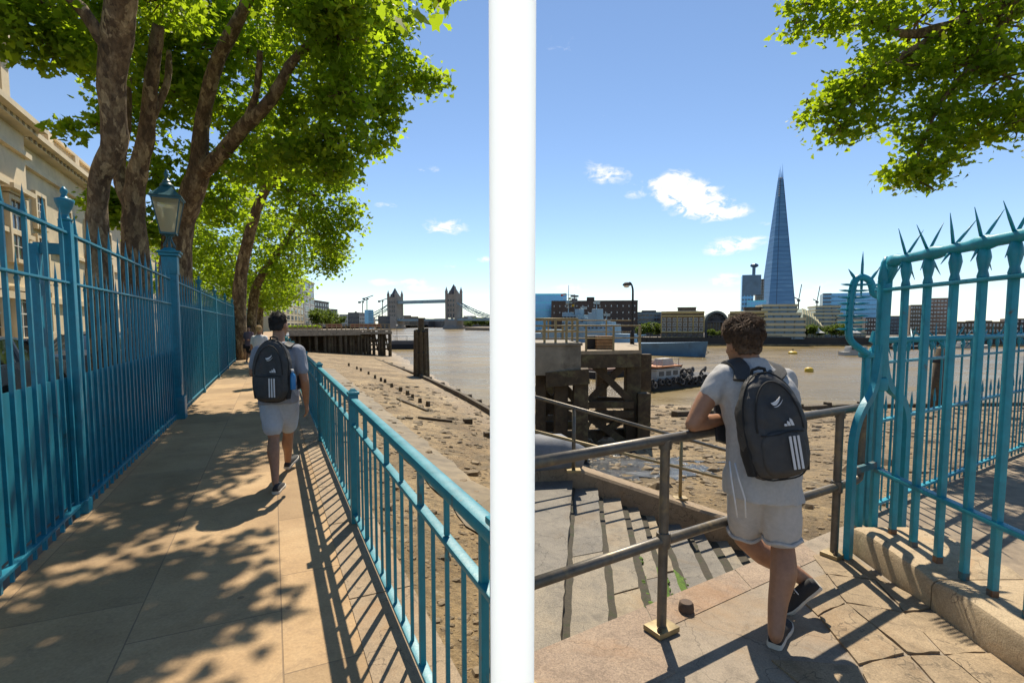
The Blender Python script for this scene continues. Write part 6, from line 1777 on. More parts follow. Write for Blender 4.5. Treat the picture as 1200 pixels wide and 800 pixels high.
# glass spire
y_s = 980; cxs = P(911, 380, y_s).x; zb_ = ZQ; apex = P(908.5, 191, y_s).z
spire = thing('glass_spire', 'tall tapering blue glass skyscraper with a splintered tip', 'skyscraper', (cxs, y_s, zb_))
wb = (P(930, 380, y_s).x - P(892, 380, y_s).x) * .9
H = apex - zb_
def spr_(t): return wb / 2 * (1 - t * .965)
mb = MB(); tt = np.linspace(0, .90, 40); rings = []
offx = P(908.5, 380, y_s).x - cxs
for t in tt:
    r = spr_(t); ox = offx * t
    rings.append([V((ox - r * 1.0, -r * .55, H * t)), V((ox - r * .62, -r * .98, H * t)), V((ox + r * .8, -r, H * t)), V((ox + r, -r * .6, H * t)), V((ox + r * .95, r, H * t)), V((ox - r * .95, r, H * t))])
mb.loft(rings)
m_, nt_, out_ = newmat('spire_glass'); co_ = pos_node(nt_)
sp_n = N(nt_, 'ShaderNodeSeparateXYZ'); nt_.links.new(co_, sp_n.inputs[0])
fl = math_n(nt_, 'FRACT', math_n(nt_, 'MULTIPLY', sp_n.outputs[2], 1 / 7.6)); n_ = noise_tex(nt_, mapping(nt_, co_, scale=(.02, .02, .16)), 1.0, 6, .7)
c_ = ramp(nt_, n_, [(.3, (.06, .17, .33)), (.55, (.1, .25, .43)), (.72, (.2, .37, .53))])
c_ = mixc(nt_, math_n(nt_, 'MULTIPLY', math_n(nt_, 'LESS_THAN', fl, .22), .35), c_, (.015, .06, .13))
pbsdf(nt_, out_, c_, .3, 0, None, .6); M['spire'] = m_
mb.build('glass_shaft', M['spire'], spire, world=False)
mb = MB()
for k in range(1, 26):
    t = .03 + .033 * k; r = spr_(t); ox = offx * t
    for (a0, a1) in (((-1.0, -.55), (-.62, -.98)), ((-.62, -.98), (.8, -1.0)), ((.8, -1.0), (1, -.6))):
        pass
mb = MB()
for (kx_, ky_) in ((-.62, -.98), (.8, -1.0)):
    mb.tube([V((offx * t + spr_(t) * kx_, spr_(t) * ky_ - .3, H * t)) for t in (0, .45, .9)], .55, 4)
mb.build('facet_edges', M['glass_dark_blue'], spire, world=False)
for (kx_, ky_, tt_, w_) in [(-.8, -.8, .985, .6), (.7, -.95, 1.0, .55), (.9, .3, .96, .5), (-.7, .8, .97, .5), (0, -.9, .955, .4)]:
    r = spr_(.88); ox = offx * .88; e = spr_(.93) * .8
    mb = MB(); mb.add([V((ox + kx_ * r - r * w_ * .6, ky_ * r, H * .86)), V((ox + kx_ * r + r * w_ * .6, ky_ * r, H * .86)), V((offx + kx_ * e, ky_ * e, H * tt_)), V((ox + kx_ * r, ky_ * r + 1.2, H * .86))], [(0, 1, 2), (1, 3, 2), (3, 0, 2), (0, 3, 1)]); mb.build('shard_fin', M['glass_blue'], spire, world=False)
mb = MB()
for k in range(9):
    t = .80 + .0135 * k; r = spr_(t) * 1.02; ox = offx * t
    mb.box((ox, 0, H * t), (r * 1.86, r * 1.9, 1.6))
mb.build('open_floors', M['white_clad'], spire, world=False)

facade('hospital_tower', 'dark blue glass tower with a rooftop pod left of the spire', 868, 520, 882, 526, 322, 24, M['glass_blue'], nx=4, nz=12, wm=M['glass_dark_blue'], ww=.7, wh=.45)
rt2 = [o for o in COL.objects if o.name.startswith('hospital_tower')][0]; rt2.name = 'glass_tower'
mb = MB(); hh = zat(320, 523) - ZQ; mb.box((9, 6, hh - 12), (17, 14, 20)); mb.box((11, 6, hh + .5), (3, 3, 13)); mb.ball((11.4, 6, hh + 8), (4, 3, 2.2)); mb.build('roof_pod', M['glass_dark_blue'], rt2, world=False)
facade('concrete_tower', 'ribbed concrete tower tight behind the blue glass tower', 885, 540, 894, 545, 327, 24, M['brick_tan'], nx=4, nz=16, wm=M['white_clad'], ww=.45, wh=.8)
facade('glass_office', 'lighter blue glass block at the foot of the spire', 875, 500, 897, 505, 352, 30, M['glass_teal'], nx=6, nz=6, wm=M['glass_blue'], ww=.9, wh=.85)
facade('glass_office', 'wide blue glass office slab behind the spiked arch', 972, 410, 1032, 418, 343, 40, M['glass_blue'], nx=10, nz=8, wm=M['glass_dark_blue'], ww=.94, wh=.14)
facade('glass_office', 'narrow darker glass wing at the left end of the blue glass slab', 963, 408, 973, 414, 343.5, 30, M['glass_dark_blue'], nx=4, nz=9, wm=M['glass_blue'], ww=.9, wh=.3)
facade('brick_office', 'brown office block seen through the gate left of the tallest brick one', 1066, 250, 1084, 250, 357, 20, M['brick_tan'], nx=6, nz=7, wm=M['window_bright'], ww=.6, wh=.5)
facade('brick_office', 'tallest brick office block seen between the gate bars', 1089, 250, 1121, 256, 349, 26, mat('red_brown_brick', (.30, .19, .13), .85, .2, .4), nx=8, nz=9, wm=M['window_bright'], ww=.7, wh=.45)
facade('brick_office', 'low brown block just right of the spiked arch post', 1014, 230, 1036, 232, 372, 20, M['brick_dark'], nx=7, nz=4, wm=M['window_bright'], ww=.5, wh=.5)
facade('brick_office', 'dark low office block between the arch and the gate end post', 1040, 240, 1062, 240, 370, 20, M['grey_clad'], nx=6, nz=5, wm=M['glass_dark_blue'], ww=.7, wh=.5)
facade('brick_office', 'long low brown building behind the gate at the right', 1122, 260, 1180, 262, 377, 24, M['brick_tan'], nx=14, nz=2, wm=M['window_bright'], ww=.5, wh=.5, roof=M['lead'])
facade('brick_office', 'reddish block rising at the right edge of the far bank', 1178, 262, 1230, 264, 373, 24, M['brick_dark'], nx=9, nz=3, wm=M['window_bright'], ww=.5, wh=.5)
for i, (px, py, y, lab) in enumerate([(938, 333, 600, 'thin tower crane just right of the glass spire'), (959.5, 335, 610, 'second thin tower crane between spire and blue glass slab')]):
    b_ = base(px - 3, y, ZQ); root = thing('tower_crane', lab, 'crane', b_)
    t_ = P(px - 2, py + 18, y)
    mb = MB(); mb.tube([b_, t_], .8, 4); mb.build('mast', M['grey_clad'], root)
    mb = MB(); mb.tube([t_, P(px + 1.5, py, y)], .55, 4); mb.tube([t_, t_ + V((-5, 0, 2.5))], .6, 4); mb.build('jib', M['grey_clad'], root)
    mb = MB(); mb.box(t_ + V((0, 0, -1)), (2.6, 2.4, 2.4)); mb.build('cab', M['grey_clad'], root)
# quayside trees
for i, (px, h, w, lab) in enumerate([(753, 5.5, 6, 'leftmost green tree on the far quay beside the jetty lamp'), (762, 6.2, 7, 'round green tree left of the brick warehouse on the far quay'), (771, 5, 5, 'small green tree against the left warehouse corner'), (836, 3.6, 4, 'small tree in the mouth of the glazed arcade'), (842, 3.0, 3.2, 'smaller tree at the right of the arcade mouth'),
                                      (946, 4.8, 5.5, 'green tree right of the larger cream office'), (954, 5.0, 5.5, 'green tree below the curved glass hall'), (963, 4.6, 5, 'third green tree of the clump by the white canopy'), (975, 5.0, 6, 'green tree right of the white quayside canopy'), (984, 5.2, 6, 'green tree just left of the spiked arch'), (991, 4.6, 5, 'green tree behind the spikes of the arch')]):
    simple_tree(lab, px, FB + (2 + 1.5 * (i % 3)) + (9 if px < 800 else 0), ZQ, h, w, 80 + i, 'trees along the far quay', 100)
for i, (px, lab) in enumerate([(959, 'small white pyramid canopy on the far quay between trees'), (1001, 'small pale canopy on the far quay behind the arch')]):
    p = base(px, FB + 2, ZQ); root = thing('canopy', lab, 'canopy', p)
    mb = MB(); mb.lathe([(2.2, 2.0), (.9, 2.7), (.1, 3.7)], (0, 0, 0), 4); mb.build('canopy_cloth', M['frame_white'], root, world=False)
    for s1 in (-1, 1):
        for s2 in (-1, 1):
            mb = MB(); mb.tube([(s1 * 1.4, s2 * 1.4, 0), (s1 * 1.4, s2 * 1.4, 2.1)], .08, 5); mb.build('pole', M['grey_clad'], root, world=False)
# floating pontoons and boats seen between the blue bars
for i, (px, py, L, lab) in enumerate([(1008, 416, 9, 'white river boat behind the spiked arch'), (1062, 409, 10, 'long pale moored boat behind the gate end post'), (1140, 408, 12, 'moored grey boat seen through the right gate bars'), (985, 402, 7, 'tan covered gangway boat at the far quay')]):
    p = G(px, py, WATER_Z); root = thing('moored_boat', lab, 'boat', p + V((-L / 2, 0, 0)), .06)
    mb = MB(); mb.loft(hullmesh(L, 2.8, .8, .3, .3)); mb.build('hull', M['barge_white'] if i % 2 == 0 else M['black'], root, 'auto', world=False)
    mb = MB(); mb.box((L * .4, 0, 1.4), (L * .5, 2, 1.3), taper=.92, bevel=.1); mb.build('cabin', M['barge_white'] if i != 3 else M['cream'], root, 'auto', world=False)
    for k in range(4):
        mb = MB(); mb.box((L * (.24 + .1 * k), -1.0, 1.55), (L * .07, .12, .5)); mb.build('window', M['window'], root, world=False)
# ------------------------------------------------------------------ people
M['skin'] = mat('tanned_skin', (.34, .17, .095), .5, .16, 22, obj=True, spec=.4)
M['shirt_grey'] = mat('light_grey_marl_jersey', (.42, .41, .395), .9, .10, 60, bmp=.25, bscale=300, obj=True)
M['shirt_blue'] = mat('blue_grey_jersey', (.255, .268, .305), .9, .10, 60, bmp=.25, bscale=300, obj=True)
M['shorts_grey'] = mat('pale_grey_shorts', (.45, .425, .40), .9, .08, 40, bmp=.2, bscale=250, obj=True)
M['shorts_blue'] = mat('pale_blue_shorts', (.42, .465, .53), .9, .08, 40, bmp=.2, bscale=250, obj=True)
M['hair_brown'] = mat('brown_hair', (.085, .05, .028), .8, .45, 60, obj=True, c2=(.15, .09, .05))
M['hair_black'] = mat('black_hair', (.014, .011, .009), .8, .4, 60, obj=True)
M['hair_blond'] = mat('blond_hair', (.42, .27, .1), .55, .3, 40, obj=True)
M['pack'] = mat('black_pack_nylon', (.040, .039, .038), .62, .3, 20, bmp=.35, bscale=500, obj=True)
M['pack_shade'] = mat('black_pack_webbing', (.013, .013, .013), .8, .2, 40, bmp=.3, bscale=400, obj=True)
M['print_white'] = mat('white_print', (.62, .62, .62), .7, .06, 30, obj=True)
M['shoe'] = mat('black_canvas_shoe', (.018, .018, .02), .75, .25, 60, bmp=.3, bscale=400, obj=True)
M['sole'] = mat('off_white_rubber_sole', (.55, .5, .42), .7, .12, 30, obj=True)
M['eye'] = mat('dark_eye', (.03, .02, .015), .2, .1, 10, obj=True)
M['bottle_blue'] = mat('blue_bottle', (.03, .2, .45), .35, .1, 10, obj=True)
M['watch'] = mat('black_watch_strap', (.012, .012, .012), .5, .1, 20, obj=True)

def ell(c, xa, ya, rx, ry, n=20, pw=2.3):
    o = []
    for k in range(n):
        a = 2 * math.pi * k / n; ca, sa_ = math.cos(a), math.sin(a)
        o.append(c + xa * (rx * math.copysign(abs(ca) ** (2 / pw), ca)) + ya * (ry * math.copysign(abs(sa_) ** (2 / pw), sa_)))
    return o
def limb(mb, pts, rads, n=14, sub=4):
    o, ro = smooth_limb(pts, rads, sub); mb.tube(o, ro, n)
    mb.ball(o[0], ro[0], 12, 8); mb.ball(o[-1], ro[-1], 12, 8)
def hand(mb, wrist, d, side, nrm, curl=.5, s=1.0, thumb=1):
    """palm and five fingers; d along the hand, side towards the thumb, nrm out of the back of the hand"""
    d = V(d).normalized(); side = V(side); side = (side - d * side.dot(d)).normalized(); nrm = V(nrm); nrm = (nrm - d * nrm.dot(d) - side * nrm.dot(side)).normalized()
    mb.loft([ell(wrist + d * t * s, side, nrm, w * s, h * s, 14) for t, w, h in ((-.02, .027, .02), (.02, .032, .018), (.055, .042, .016), (.085, .042, .014), (.095, .036, .011))])
    for k, (o, L, r) in enumerate([(.031, .072, .0088), (.010, .080, .0092), (-.011, .075, .0088), (-.031, .058, .0078)]):
        p = wrist + d * .085 * s + side * o * s; a = curl * (.55 + .08 * k); pts = [p - d * .02 * s]; dd = d.copy(); pts.append(p)
        for seg in (.45, .32, .23):
            dd = (dd * math.cos(a) - nrm * math.sin(a)).normalized(); nn_ = (nrm * math.cos(a) + d * math.sin(a))
            pts.append(pts[-1] + dd * L * seg * s); a2 = a
            d2 = dd; a = curl * .75
        mb.tube(pts, [r * s, r * s, r * .98 * s, r * .9 * s, r * .72 * s], 8)
        mb.ball(pts[-1], r * .72 * s, 8, 6)
    p = wrist + d * .025 * s + side * .028 * s
    pts = [p - side * .012 * s, p + d * .02 * s + side * .016 * s - nrm * .006 * s, p + d * .048 * s + side * .024 * s - nrm * .018 * s, p + d * .070 * s + side * .020 * s - nrm * .030 * s]
    mb.tube(pts, [.013 * s, .0125 * s, .0105 * s, .008 * s], 8); mb.ball(pts[-1], .008 * s, 8, 6)
def head(mb, c, fwd, up, s=1.0):
    """skull, jaw, nose, brow, ears as closed shapes to be fused"""
    f = V(fwd).normalized(); u = V(up); u = (u - f * u.dot(f)).normalized(); r = f.cross(u)
    m3 = Matrix((r, f, u)).transposed()
    def T(x, y, z): return c + (r * x + f * y + u * z) * s
    mb.ball(T(0, -.012, .022), (.076 * s, .096 * s, .098 * s), 20, 14, m3)
    mb.loft([ell(T(0, y, z), r, f, rx * s, ry * s, 16) for y, z, rx, ry in ((.03, -.115, .03, .025), (.022, -.10, .05, .06), (.012, -.06, .062, .078), (.008, 0, .07, .086), (0, .04, .07, .086))])
    mb.ball(T(0, .098, -.022), (.014 * s, .020 * s, .022 * s), 8, 6, m3); mb.ball(T(0, .09, .0), (.010 * s, .014 * s, .026 * s), 8, 6, m3)
    mb.ball(T(0, .082, .028), (.05 * s, .014 * s, .010 * s), 10, 6, m3)
    mb.ball(T(0, .082, -.062), (.024 * s, .012 * s, .009 * s), 8, 6, m3); mb.ball(T(0, .076, -.09), (.022 * s, .016 * s, .016 * s), 8, 6, m3)
    for sgn in (-1, 1):
        mb.ball(T(sgn * .076, -.012, -.008), (.011 * s, .02 * s, .031 * s), 8, 8, m3)
        mb.ball(T(sgn * .04, .062, -.03), (.024 * s, .02 * s, .02 * s), 8, 6, m3)
    return T, m3
def hair_cap(T, m3, s, rnd, n, top, mat_, parent, wild=.5, length=.03, low=-.055, name='hair'):
    mb = MB()
    mb.ball(T(0, -.018, .030), (.077 * s, .097 * s, .099 * s), 18, 12, m3)
    mb.loft([ell(T(0, y, z), m3.col[0], m3.col[1], rx * s, ry * s, 16) for y, z, rx, ry in ((-.062, low, .055, .036), (-.055, low + .03, .068, .05), (-.03, .02, .078, .07), (-.02, .05, .08, .09))])
    me = remesh(mb, .006, 4); wrinkle(me, .006 * wild * 2, 55, rnd.random() * 9); shift_mesh(me, wloc(parent))
    h = link(name, me, mat_, parent, True)
    tf = MB()
    for _ in range(n):
        th = rnd.uniform(-math.pi, math.pi); ph = math.acos(rnd.uniform(-.45, 1))
        x, y, z = math.sin(ph) * math.sin(th), -math.sin(ph) * math.cos(th), math.cos(ph)
        if y > .35 and z < .45: continue
        if z < -.1 and y > -.2: continue
        p = T(x * .078, -.018 + y * .098, .030 + z * .10)
        nrm = m3 @ V((x, y, z)); q_ = p * 26; tg_ = V((noise.noise(q_) * 1.8 + rnd.uniform(-.35, .35), noise.noise(q_ + V((5, 3, 1))) * 1.8 + .3, noise.noise(q_ + V((2, 9, 4))) * 1.2 - .45 + rnd.uniform(-.3, .3)))
        tg_ = (tg_ - nrm * tg_.dot(nrm)).normalized(); L = length * rnd.uniform(.5, 1.2) * s * (.28 + .72 * max(0, z + .1))
        q = [p - nrm * .004 * s, p + nrm * L * .35 + tg_ * L * .3, p + nrm * L * .55 * (.6 + wild) + tg_ * L * .9, p + nrm * L * .35 * (.6 + wild) + tg_ * L * 1.5]
        tf.tube(q, [.0025 * s, .0024 * s, .0018 * s, .0005], 3, caps=False)
    tf.build('hair_locks', mat_, h, True)
    return h
def eyes(T, s, parent):
    for sg in (-1, 1):
        mb = MB(); mb.ball(T(sg * .032, .078, .006), .0115 * s, 10, 8); e = mb.build('eye', M['print_white'], parent, True)
        mb = MB(); mb.ball(T(sg * .032, .0865, .006), .0055 * s, 8, 6); mb.build('iris', M['eye'], e, True)
def shoe(parent, heel, toe, up, s=1.0, name='shoe'):
    """low canvas shoe with a pale sole, heel and toe given at sole level"""
    f = V(toe) - V(heel); L = f.length; f.normalize(); u = V(up); u = (u - f * u.dot(f)).normalized(); r = f.cross(u)
    h = V(heel)
    prof = [(-.01, .026, .0), (.02, .034, .0), (.2, .037, 0), (.42, .036, 0), (.62, .046, 0), (.8, .047, 0), (.93, .036, 0), (1.0, .014, 0)]
    def outline(grow, z): 
        return [h + f * (t * L) + r * (sg * (w * s + grow)) + u * z for sg, seq in ((1, prof), (-1, prof[::-1])) for t, w, _ in seq]
    mb = MB(); mb.loft([outline(-.004, .0), outline(.002, .004), outline(.003, .024), outline(-.001, .029)]); so = None
    up_ = MB()
    rings = []
    for t, w, zt in ((.0, .028, .062), (.06, .034, .082), (.2, .036, .085), (.34, .036, .086), (.46, .038, .078), (.6, .044, .062), (.76, .045, .05), (.9, .036, .043), (.985, .016, .034)):
        c = h + f * (t * L) + u * .022
        rings.append([c + r * (w * s * math.cos(a)) * (1 if math.sin(a) < .2 else 1) + u * ((zt - .022) * max(0, math.sin(a)) ** .75 if math.sin(a) > 0 else .0) for a in np.linspace(-.3, math.pi + .3, 13)])
    up_.loft(rings)
    o = up_.build(name, M['shoe'], parent, 'auto')
    mb.build('sole', M['sole'], o, 'auto')
    la = MB()
    for k in range(5):
        t = .42 + .052 * k; z = .086 - .008 * k + (-.0055 * k); c = h + f * (t * L) + u * (z + .0)
        la.tube([c - r * .022 * s - u * .008, c + u * .002, c + r * .022 * s - u * .008], .0032, 5)
    la.build('laces', M['print_white'], o, True)
    return o

def backpack(label, c, up, out, W, H, D, owner_straps, seed=0, cat='backpack'):
    """c centre of the panel against the back; up along the pack, out away from the wearer"""
    u = V(up).normalized(); o = V(out); o = (o - u * o.dot(u)).normalized(); r = u.cross(o) * -1.0   # r = wearer's right seen from behind -> picture right
    r = o.cross(u) * -1.0
    root = thing('backpack', label, cat, c)
    def T(x, z, d): return c + r * x + u * z + o * d
    # outline: rounded top, fuller bottom
    def ol(sc, d, n=40):
        q = []
        for k in range(n):
            a = 2 * math.pi * k / n; ca, sn = math.cos(a), math.sin(a)
            p = 2.6 if sn > 0 else 3.6
            x = W / 2 * math.copysign(abs(ca) ** (2 / p), ca) * (1 - .26 * max(0, sn) ** 1.5); z = H / 2 * math.copysign(abs(sn) ** (2 / p), sn)
            q.append(T(x * sc, z * sc, d * (1 - .28 * max(0, sn) ** 2 + (.05 if sn < 0 else 0))))
        return q
    mb = MB(); mb.loft([ol(.90, -.01), ol(.97, .02), ol(1.0, D * .35), ol(.985, D * .62), ol(.93, D * .84), ol(.80, D * .97), ol(.5, D * 1.03)])
    me = remesh(mb, .009, 5); wrinkle(me, .009, 8, seed); wrinkle(me, .0035, 22, seed + 4); shift_mesh(me, c); body = link('pack_body', me, M['pack'], root, True)
    def front(x, z):     # depth of the front face there
        a = min(1, (abs(x) / (W / 2)) ** 2.6 + (abs(z) / (H / 2)) ** 3)
        top = max(0, z / (H / 2))
        return D * (1.02 - .10 * a) * (1 - .25 * top ** 2)
    # zip lines and piping
    mb = MB()
    def arc(sx_, z0, zt, dd=.004, n=24):
        return [T(W / 2 * sx_ * math.cos(a), z0 + (zt - z0) * math.sin(a), front(W / 2 * sx_ * math.cos(a), z0 + (zt - z0) * math.sin(a)) + dd) for a in np.linspace(0, math.pi, n)]
    mb.tube(arc(.74, -.05 * H, .40 * H), .0045, 6); mb.build('front_zip', M['pack_shade'], root, True)
    mb = MB(); mb.tube([p for p in ol(.988, D * .66)], .004, 6, closed=True); mb.build('piping', M['pack_shade'], root, True)
    # lower front pocket
    pk = MB(); 
    def po(sc, e): return [T(W * .36 * sc * math.copysign(abs(math.cos(a)) ** .6, math.cos(a)), -.25 * H + .20 * H * sc * math.copysign(abs(math.sin(a)) ** .6, math.sin(a)), D * .9 + e) for a in np.linspace(0, 2 * math.pi, 33)[:-1]]
    pk.loft([po(1.0, -.02), po(1.0, .012), po(.96, .024), po(.8, .031), po(.4, .034)])
    me = remesh(pk, .007, 5); wrinkle(me, .003, 14, seed + 2); shift_mesh(me, c); link('front_pocket', me, M['pack'], root, True)
    mb = MB(); mb.tube([T(W * t, -.075 * H + .006 * math.sin(t * 9), front(W * t, -.06 * H) + .012) for t in np.linspace(-.34, .34, 14)], .004, 6); mb.build('pocket_zip', M['pack_shade'], root, True)
    for sg in (-1, 1):   # side pockets
        mb = MB(); mb.loft([ell(T(sg * W * (.455 if z > -.4 * H else .43), z, D * .42), o, r, D * dd, .016, 14) for z, dd in ((-.44 * H, .24), (-.3 * H, .32), (-.15 * H, .32), (-.06 * H, .27))]); mb.build('side_pocket', M['pack_shade'], root, 'auto')
    mb = MB(); mb.tube([T(-.035, .47 * H, D * .18), T(-.034, .53 * H, D * .26), T(0, .545 * H, D * .3), T(.034, .53 * H, D * .26), T(.035, .46 * H, D * .3)], .009, 8); mb.build('grab_handle', M['pack_shade'], root, True)
    # printed marks: feather, three-bar peak, three stripes
    def sheetpoly(pts, e):
        k = len(pts); top = [T(x, z, max(front(x, z), 0) + e) for x, z in pts]; bot = [p - o * .004 for p in top]
        return top + bot, [tuple(range(k)), tuple(range(2 * k - 1, k - 1, -1))] + [(i, k + i, k + (i + 1) % k, (i + 1) % k) for i in range(k)]
    mb = MB()
    s = W / .375
    f1 = []
    for k in range(9):
        t = k / 8; f1.append((-.030 * s + .062 * s * t, .20 * H + .030 * s * t * t + .004))
    for k in range(9):
        t = 1 - k / 8; f1.append((-.030 * s + .062 * s * t, .20 * H + .030 * s * t * t - .022 * s * math.sin(math.pi * t) ** .7 * (1.0 - .45 * t)))
    mb.add(*sheetpoly(f1, .008))
    f2_ = []
    for k in range(8):
        t = k / 7; f2_.append((-.022 * s + .066 * s * t, .165 * H + .036 * s * t * t))
    for k in range(8):
        t = 1 - k / 7; f2_.append((-.022 * s + .066 * s * t, .165 * H + .036 * s * t * t - .006 * s * math.sin(math.pi * t)))
    mb.add(*sheetpoly(f2_, .008))
    mb.build('feather_emblem', M['print_white'], root)
    mb = MB(); cx_ = .050 * s; zc = -.015 * H; e = .012
    for k in range(3):   # three slanted bars rising to the right
        x0_ = cx_ - .030 * s + .021 * s * k; h_ = (.014 + .013 * k) * s; w_b = .0165 * s; ln = -.30
        mb.add(*sheetpoly([(x0_, zc), (x0_ + w_b, zc), (x0_ + w_b + ln * h_ * .80, zc + h_ * .80), (x0_ + w_b * .40 + ln * h_, zc + h_ * 1.05), (x0_ + ln * h_ * .6, zc + h_ * .6)], e))
        continue
        xl_ = cx_ - .034 * s + .019 * s * k; hh = (.014 + .014 * k) * s
        wb_ = .0165 * s
        mb.add(*sheetpoly([(xl_, zc), (xl_ + wb_, zc), (xl_ + wb_ * .9 + .0 + .008 * s * (k - 1) * -1 * .2, zc + hh * .35), (xl_ + wb_ * .42, zc + hh), (xl_ - .004 * s * (2 - k), zc + hh * .72)][:4 if k == 2 else 5], e))
    for k in range(3):
        x = cx_ - .034 * s + .0245 * s * k
        pts = [(x, -.105 * H), (x + .0135 * s, -.105 * H), (x + .0135 * s + .002, -.40 * H), (x + .002, -.40 * H)]
        mb.add(*sheetpoly(pts, .034))
    mb.build('three_stripe_mark', M['print_white'], root)
    # shoulder straps
    for pts in owner_straps:
        oo, _ = smooth_limb(pts, [.03] * len(pts), 4); st_ = MB(); rings = []
        for i, p in enumerate(oo):
            t = (oo[min(i + 1, len(oo) - 1)] - oo[max(i - 1, 0)]).normalized(); n_ = p - STRAP_AX; n_.z *= 1.0; n_ = (p - V((STRAP_AX.x + (p.x - STRAP_AX.x) * .55, STRAP_AX.y, STRAP_AX.z))); n_ = (n_ - t * n_.dot(t)).normalized(); s_ = t.cross(n_).normalized()
            rings.append([p + s_ * .042, p + s_ * .037 + n_ * .012, p - s_ * .037 + n_ * .012, p - s_ * .042, p - s_ * .037 - n_ * .006, p + s_ * .037 - n_ * .006])
        st_.loft(rings); st_.build('shoulder_strap', M['pack'], root, 'auto')
    return root, T, front

# ---------------------------------------------- man leaning on the pipe railing (right)
DY = -.12
def J(px, py, y): return P(px, py, y + DY)
man = thing('person', 'man in grey shirt and pale shorts leaning on the pipe railing, ankles crossed', 'person', G(908, 758))
hipR, hipL = J(909, 541, 2.82), J(881, 541, 2.82)
kneeR, kneeL = J(917, 638, 2.80), J(872, 630, 3.0)
ankR, ankL = G(909, 742, .09), J(950, 684, 2.97)
footR_h, footR_t = G(907, 760), G(925, 722)
footR_t = footR_h + (footR_t - footR_h).normalized() * .285
toeL, heelL = J(922, 717, 2.97), J(960, 685, 2.93); toeL.z = .012
shL, shR = J(848, 441, 2.92), J(917, 446, 2.97)
c7 = J(880, 427, 2.95)
elL, wrL = J(813, 492, 2.84), J(858, 490, 3.02)
elR, wrR = J(926, 466, 3.2), J(893, 476, 3.16)
rz_ = 1.05 + .0275
for e_ in (elL, wrL): e_.z = rz_ + .036
elL.y = pipe_pt(elL.x, 0).y - .02; wrL.y = pipe_pt(wrL.x, 0).y + .0
elR.z = rz_ + .04; elR.x = 1.70; elR.y = pipe_pt(1.70, 0).y - .06; wrR.x = 1.46; wrR.y = pipe_pt(1.46, 0).y + .01; wrR.z = rz_ + .036
hc = J(870, 404, 3.0)
pel = (hipR + hipL) / 2
chest = (shL + shR) / 2
rt_b = (shR - shL).normalized(); 
def torso(mb, grow=0.0, top=True, hem=None, waist=1.0):
    lo = pel + V((0, 0, -.02)); hi = chest + V((0, 0, .02))
    ax = (hi - lo); fw = rt_b.cross(ax).normalized() * -1
    prof = [(0.0, .168, .122), (.16, .160, .118), (.38, .158, .116), (.6, .175, .124), (.8, .19, .122), (.93, .175, .098), (1.03, .125, .082), (1.10, .078, .068), (1.17, .064, .06)]
    rings = []
    if hem is not None:
        rings += hem
    for t, a, b in prof:
        c = lo + ax * t + fw * (-.02 * math.sin(t * 3)) 
        rings.append(ell(c, rt_b, fw, a * waist + grow, b + grow, 22))
    mb.loft(rings)
    return fw
mb = MB(); fwd = torso(mb)
limb(mb, [c7 + V((0, -.01, -.03)), c7 + (hc - c7) * .5, hc + V((0, -.01, -.03))], [.066, .058, .056])
T, m3 = head(mb, hc, V((-.16, 1, -.10)), V((-.04, .10, 1)), 1.02)
limb(mb, [shL, shL.lerp(elL, .5) + V((-.012, 0, 0)), elL], [.062, .054, .041]); limb(mb, [elL, elL.lerp(wrL, .35), wrL], [.042, .043, .027])
limb(mb, [shR, shR.lerp(elR, .5) + V((.015, 0, 0)), elR], [.062, .054, .041]); limb(mb, [elR, elR.lerp(wrR, .35), wrR], [.042, .043, .027])
hand(mb, wrL, V((.85, .5, -.10)), V((.3, -.8, .2)), V((0, 0, 1)), .75)
hand(mb, wrR, V((-.85, -.35, -.10)), V((.2, -.8, .2)), V((0, 0, 1)), .75)
limb(mb, [hipR, hipR.lerp(kneeR, .5) + V((0, .015, 0)), kneeR], [.092, .078, .056]); limb(mb, [kneeR, kneeR.lerp(ankR, .3) + V((.004, -.022, 0)), kneeR.lerp(ankR, .65), ankR], [.058, .066, .049, .037])
limb(mb, [hipL, hipL.lerp(kneeL, .5) + V((0, .01, 0)), kneeL], [.092, .078, .056]); limb(mb, [kneeL, kneeL.lerp(ankL, .3) + V((-.01, -.015, -.006)), kneeL.lerp(ankL, .65), ankL], [.058, .065, .048, .037])
fd = (footR_t - footR_h).normalized(); limb(mb, [ankR + V((0, 0, -.02)), footR_h + fd * .07 + V((0, 0, .04)), footR_h + fd * .2 + V((0, 0, .03))], [.030, .025, .022])
fdL = (toeL - heelL).normalized(); limb(mb, [ankL, heelL + fdL * .09 + V((0, 0, .05)), heelL + fdL * .18 + V((0, 0, .03))], [.030, .025, .022])
bodyR = body_part('body', mb, M['skin'], man, .0075, 5)
eyes(T, 1.02, bodyR)
hair_cap(T, m3, 1.02, random.Random(3), 7000, 1, M['hair_brown'], man, .85, .042)
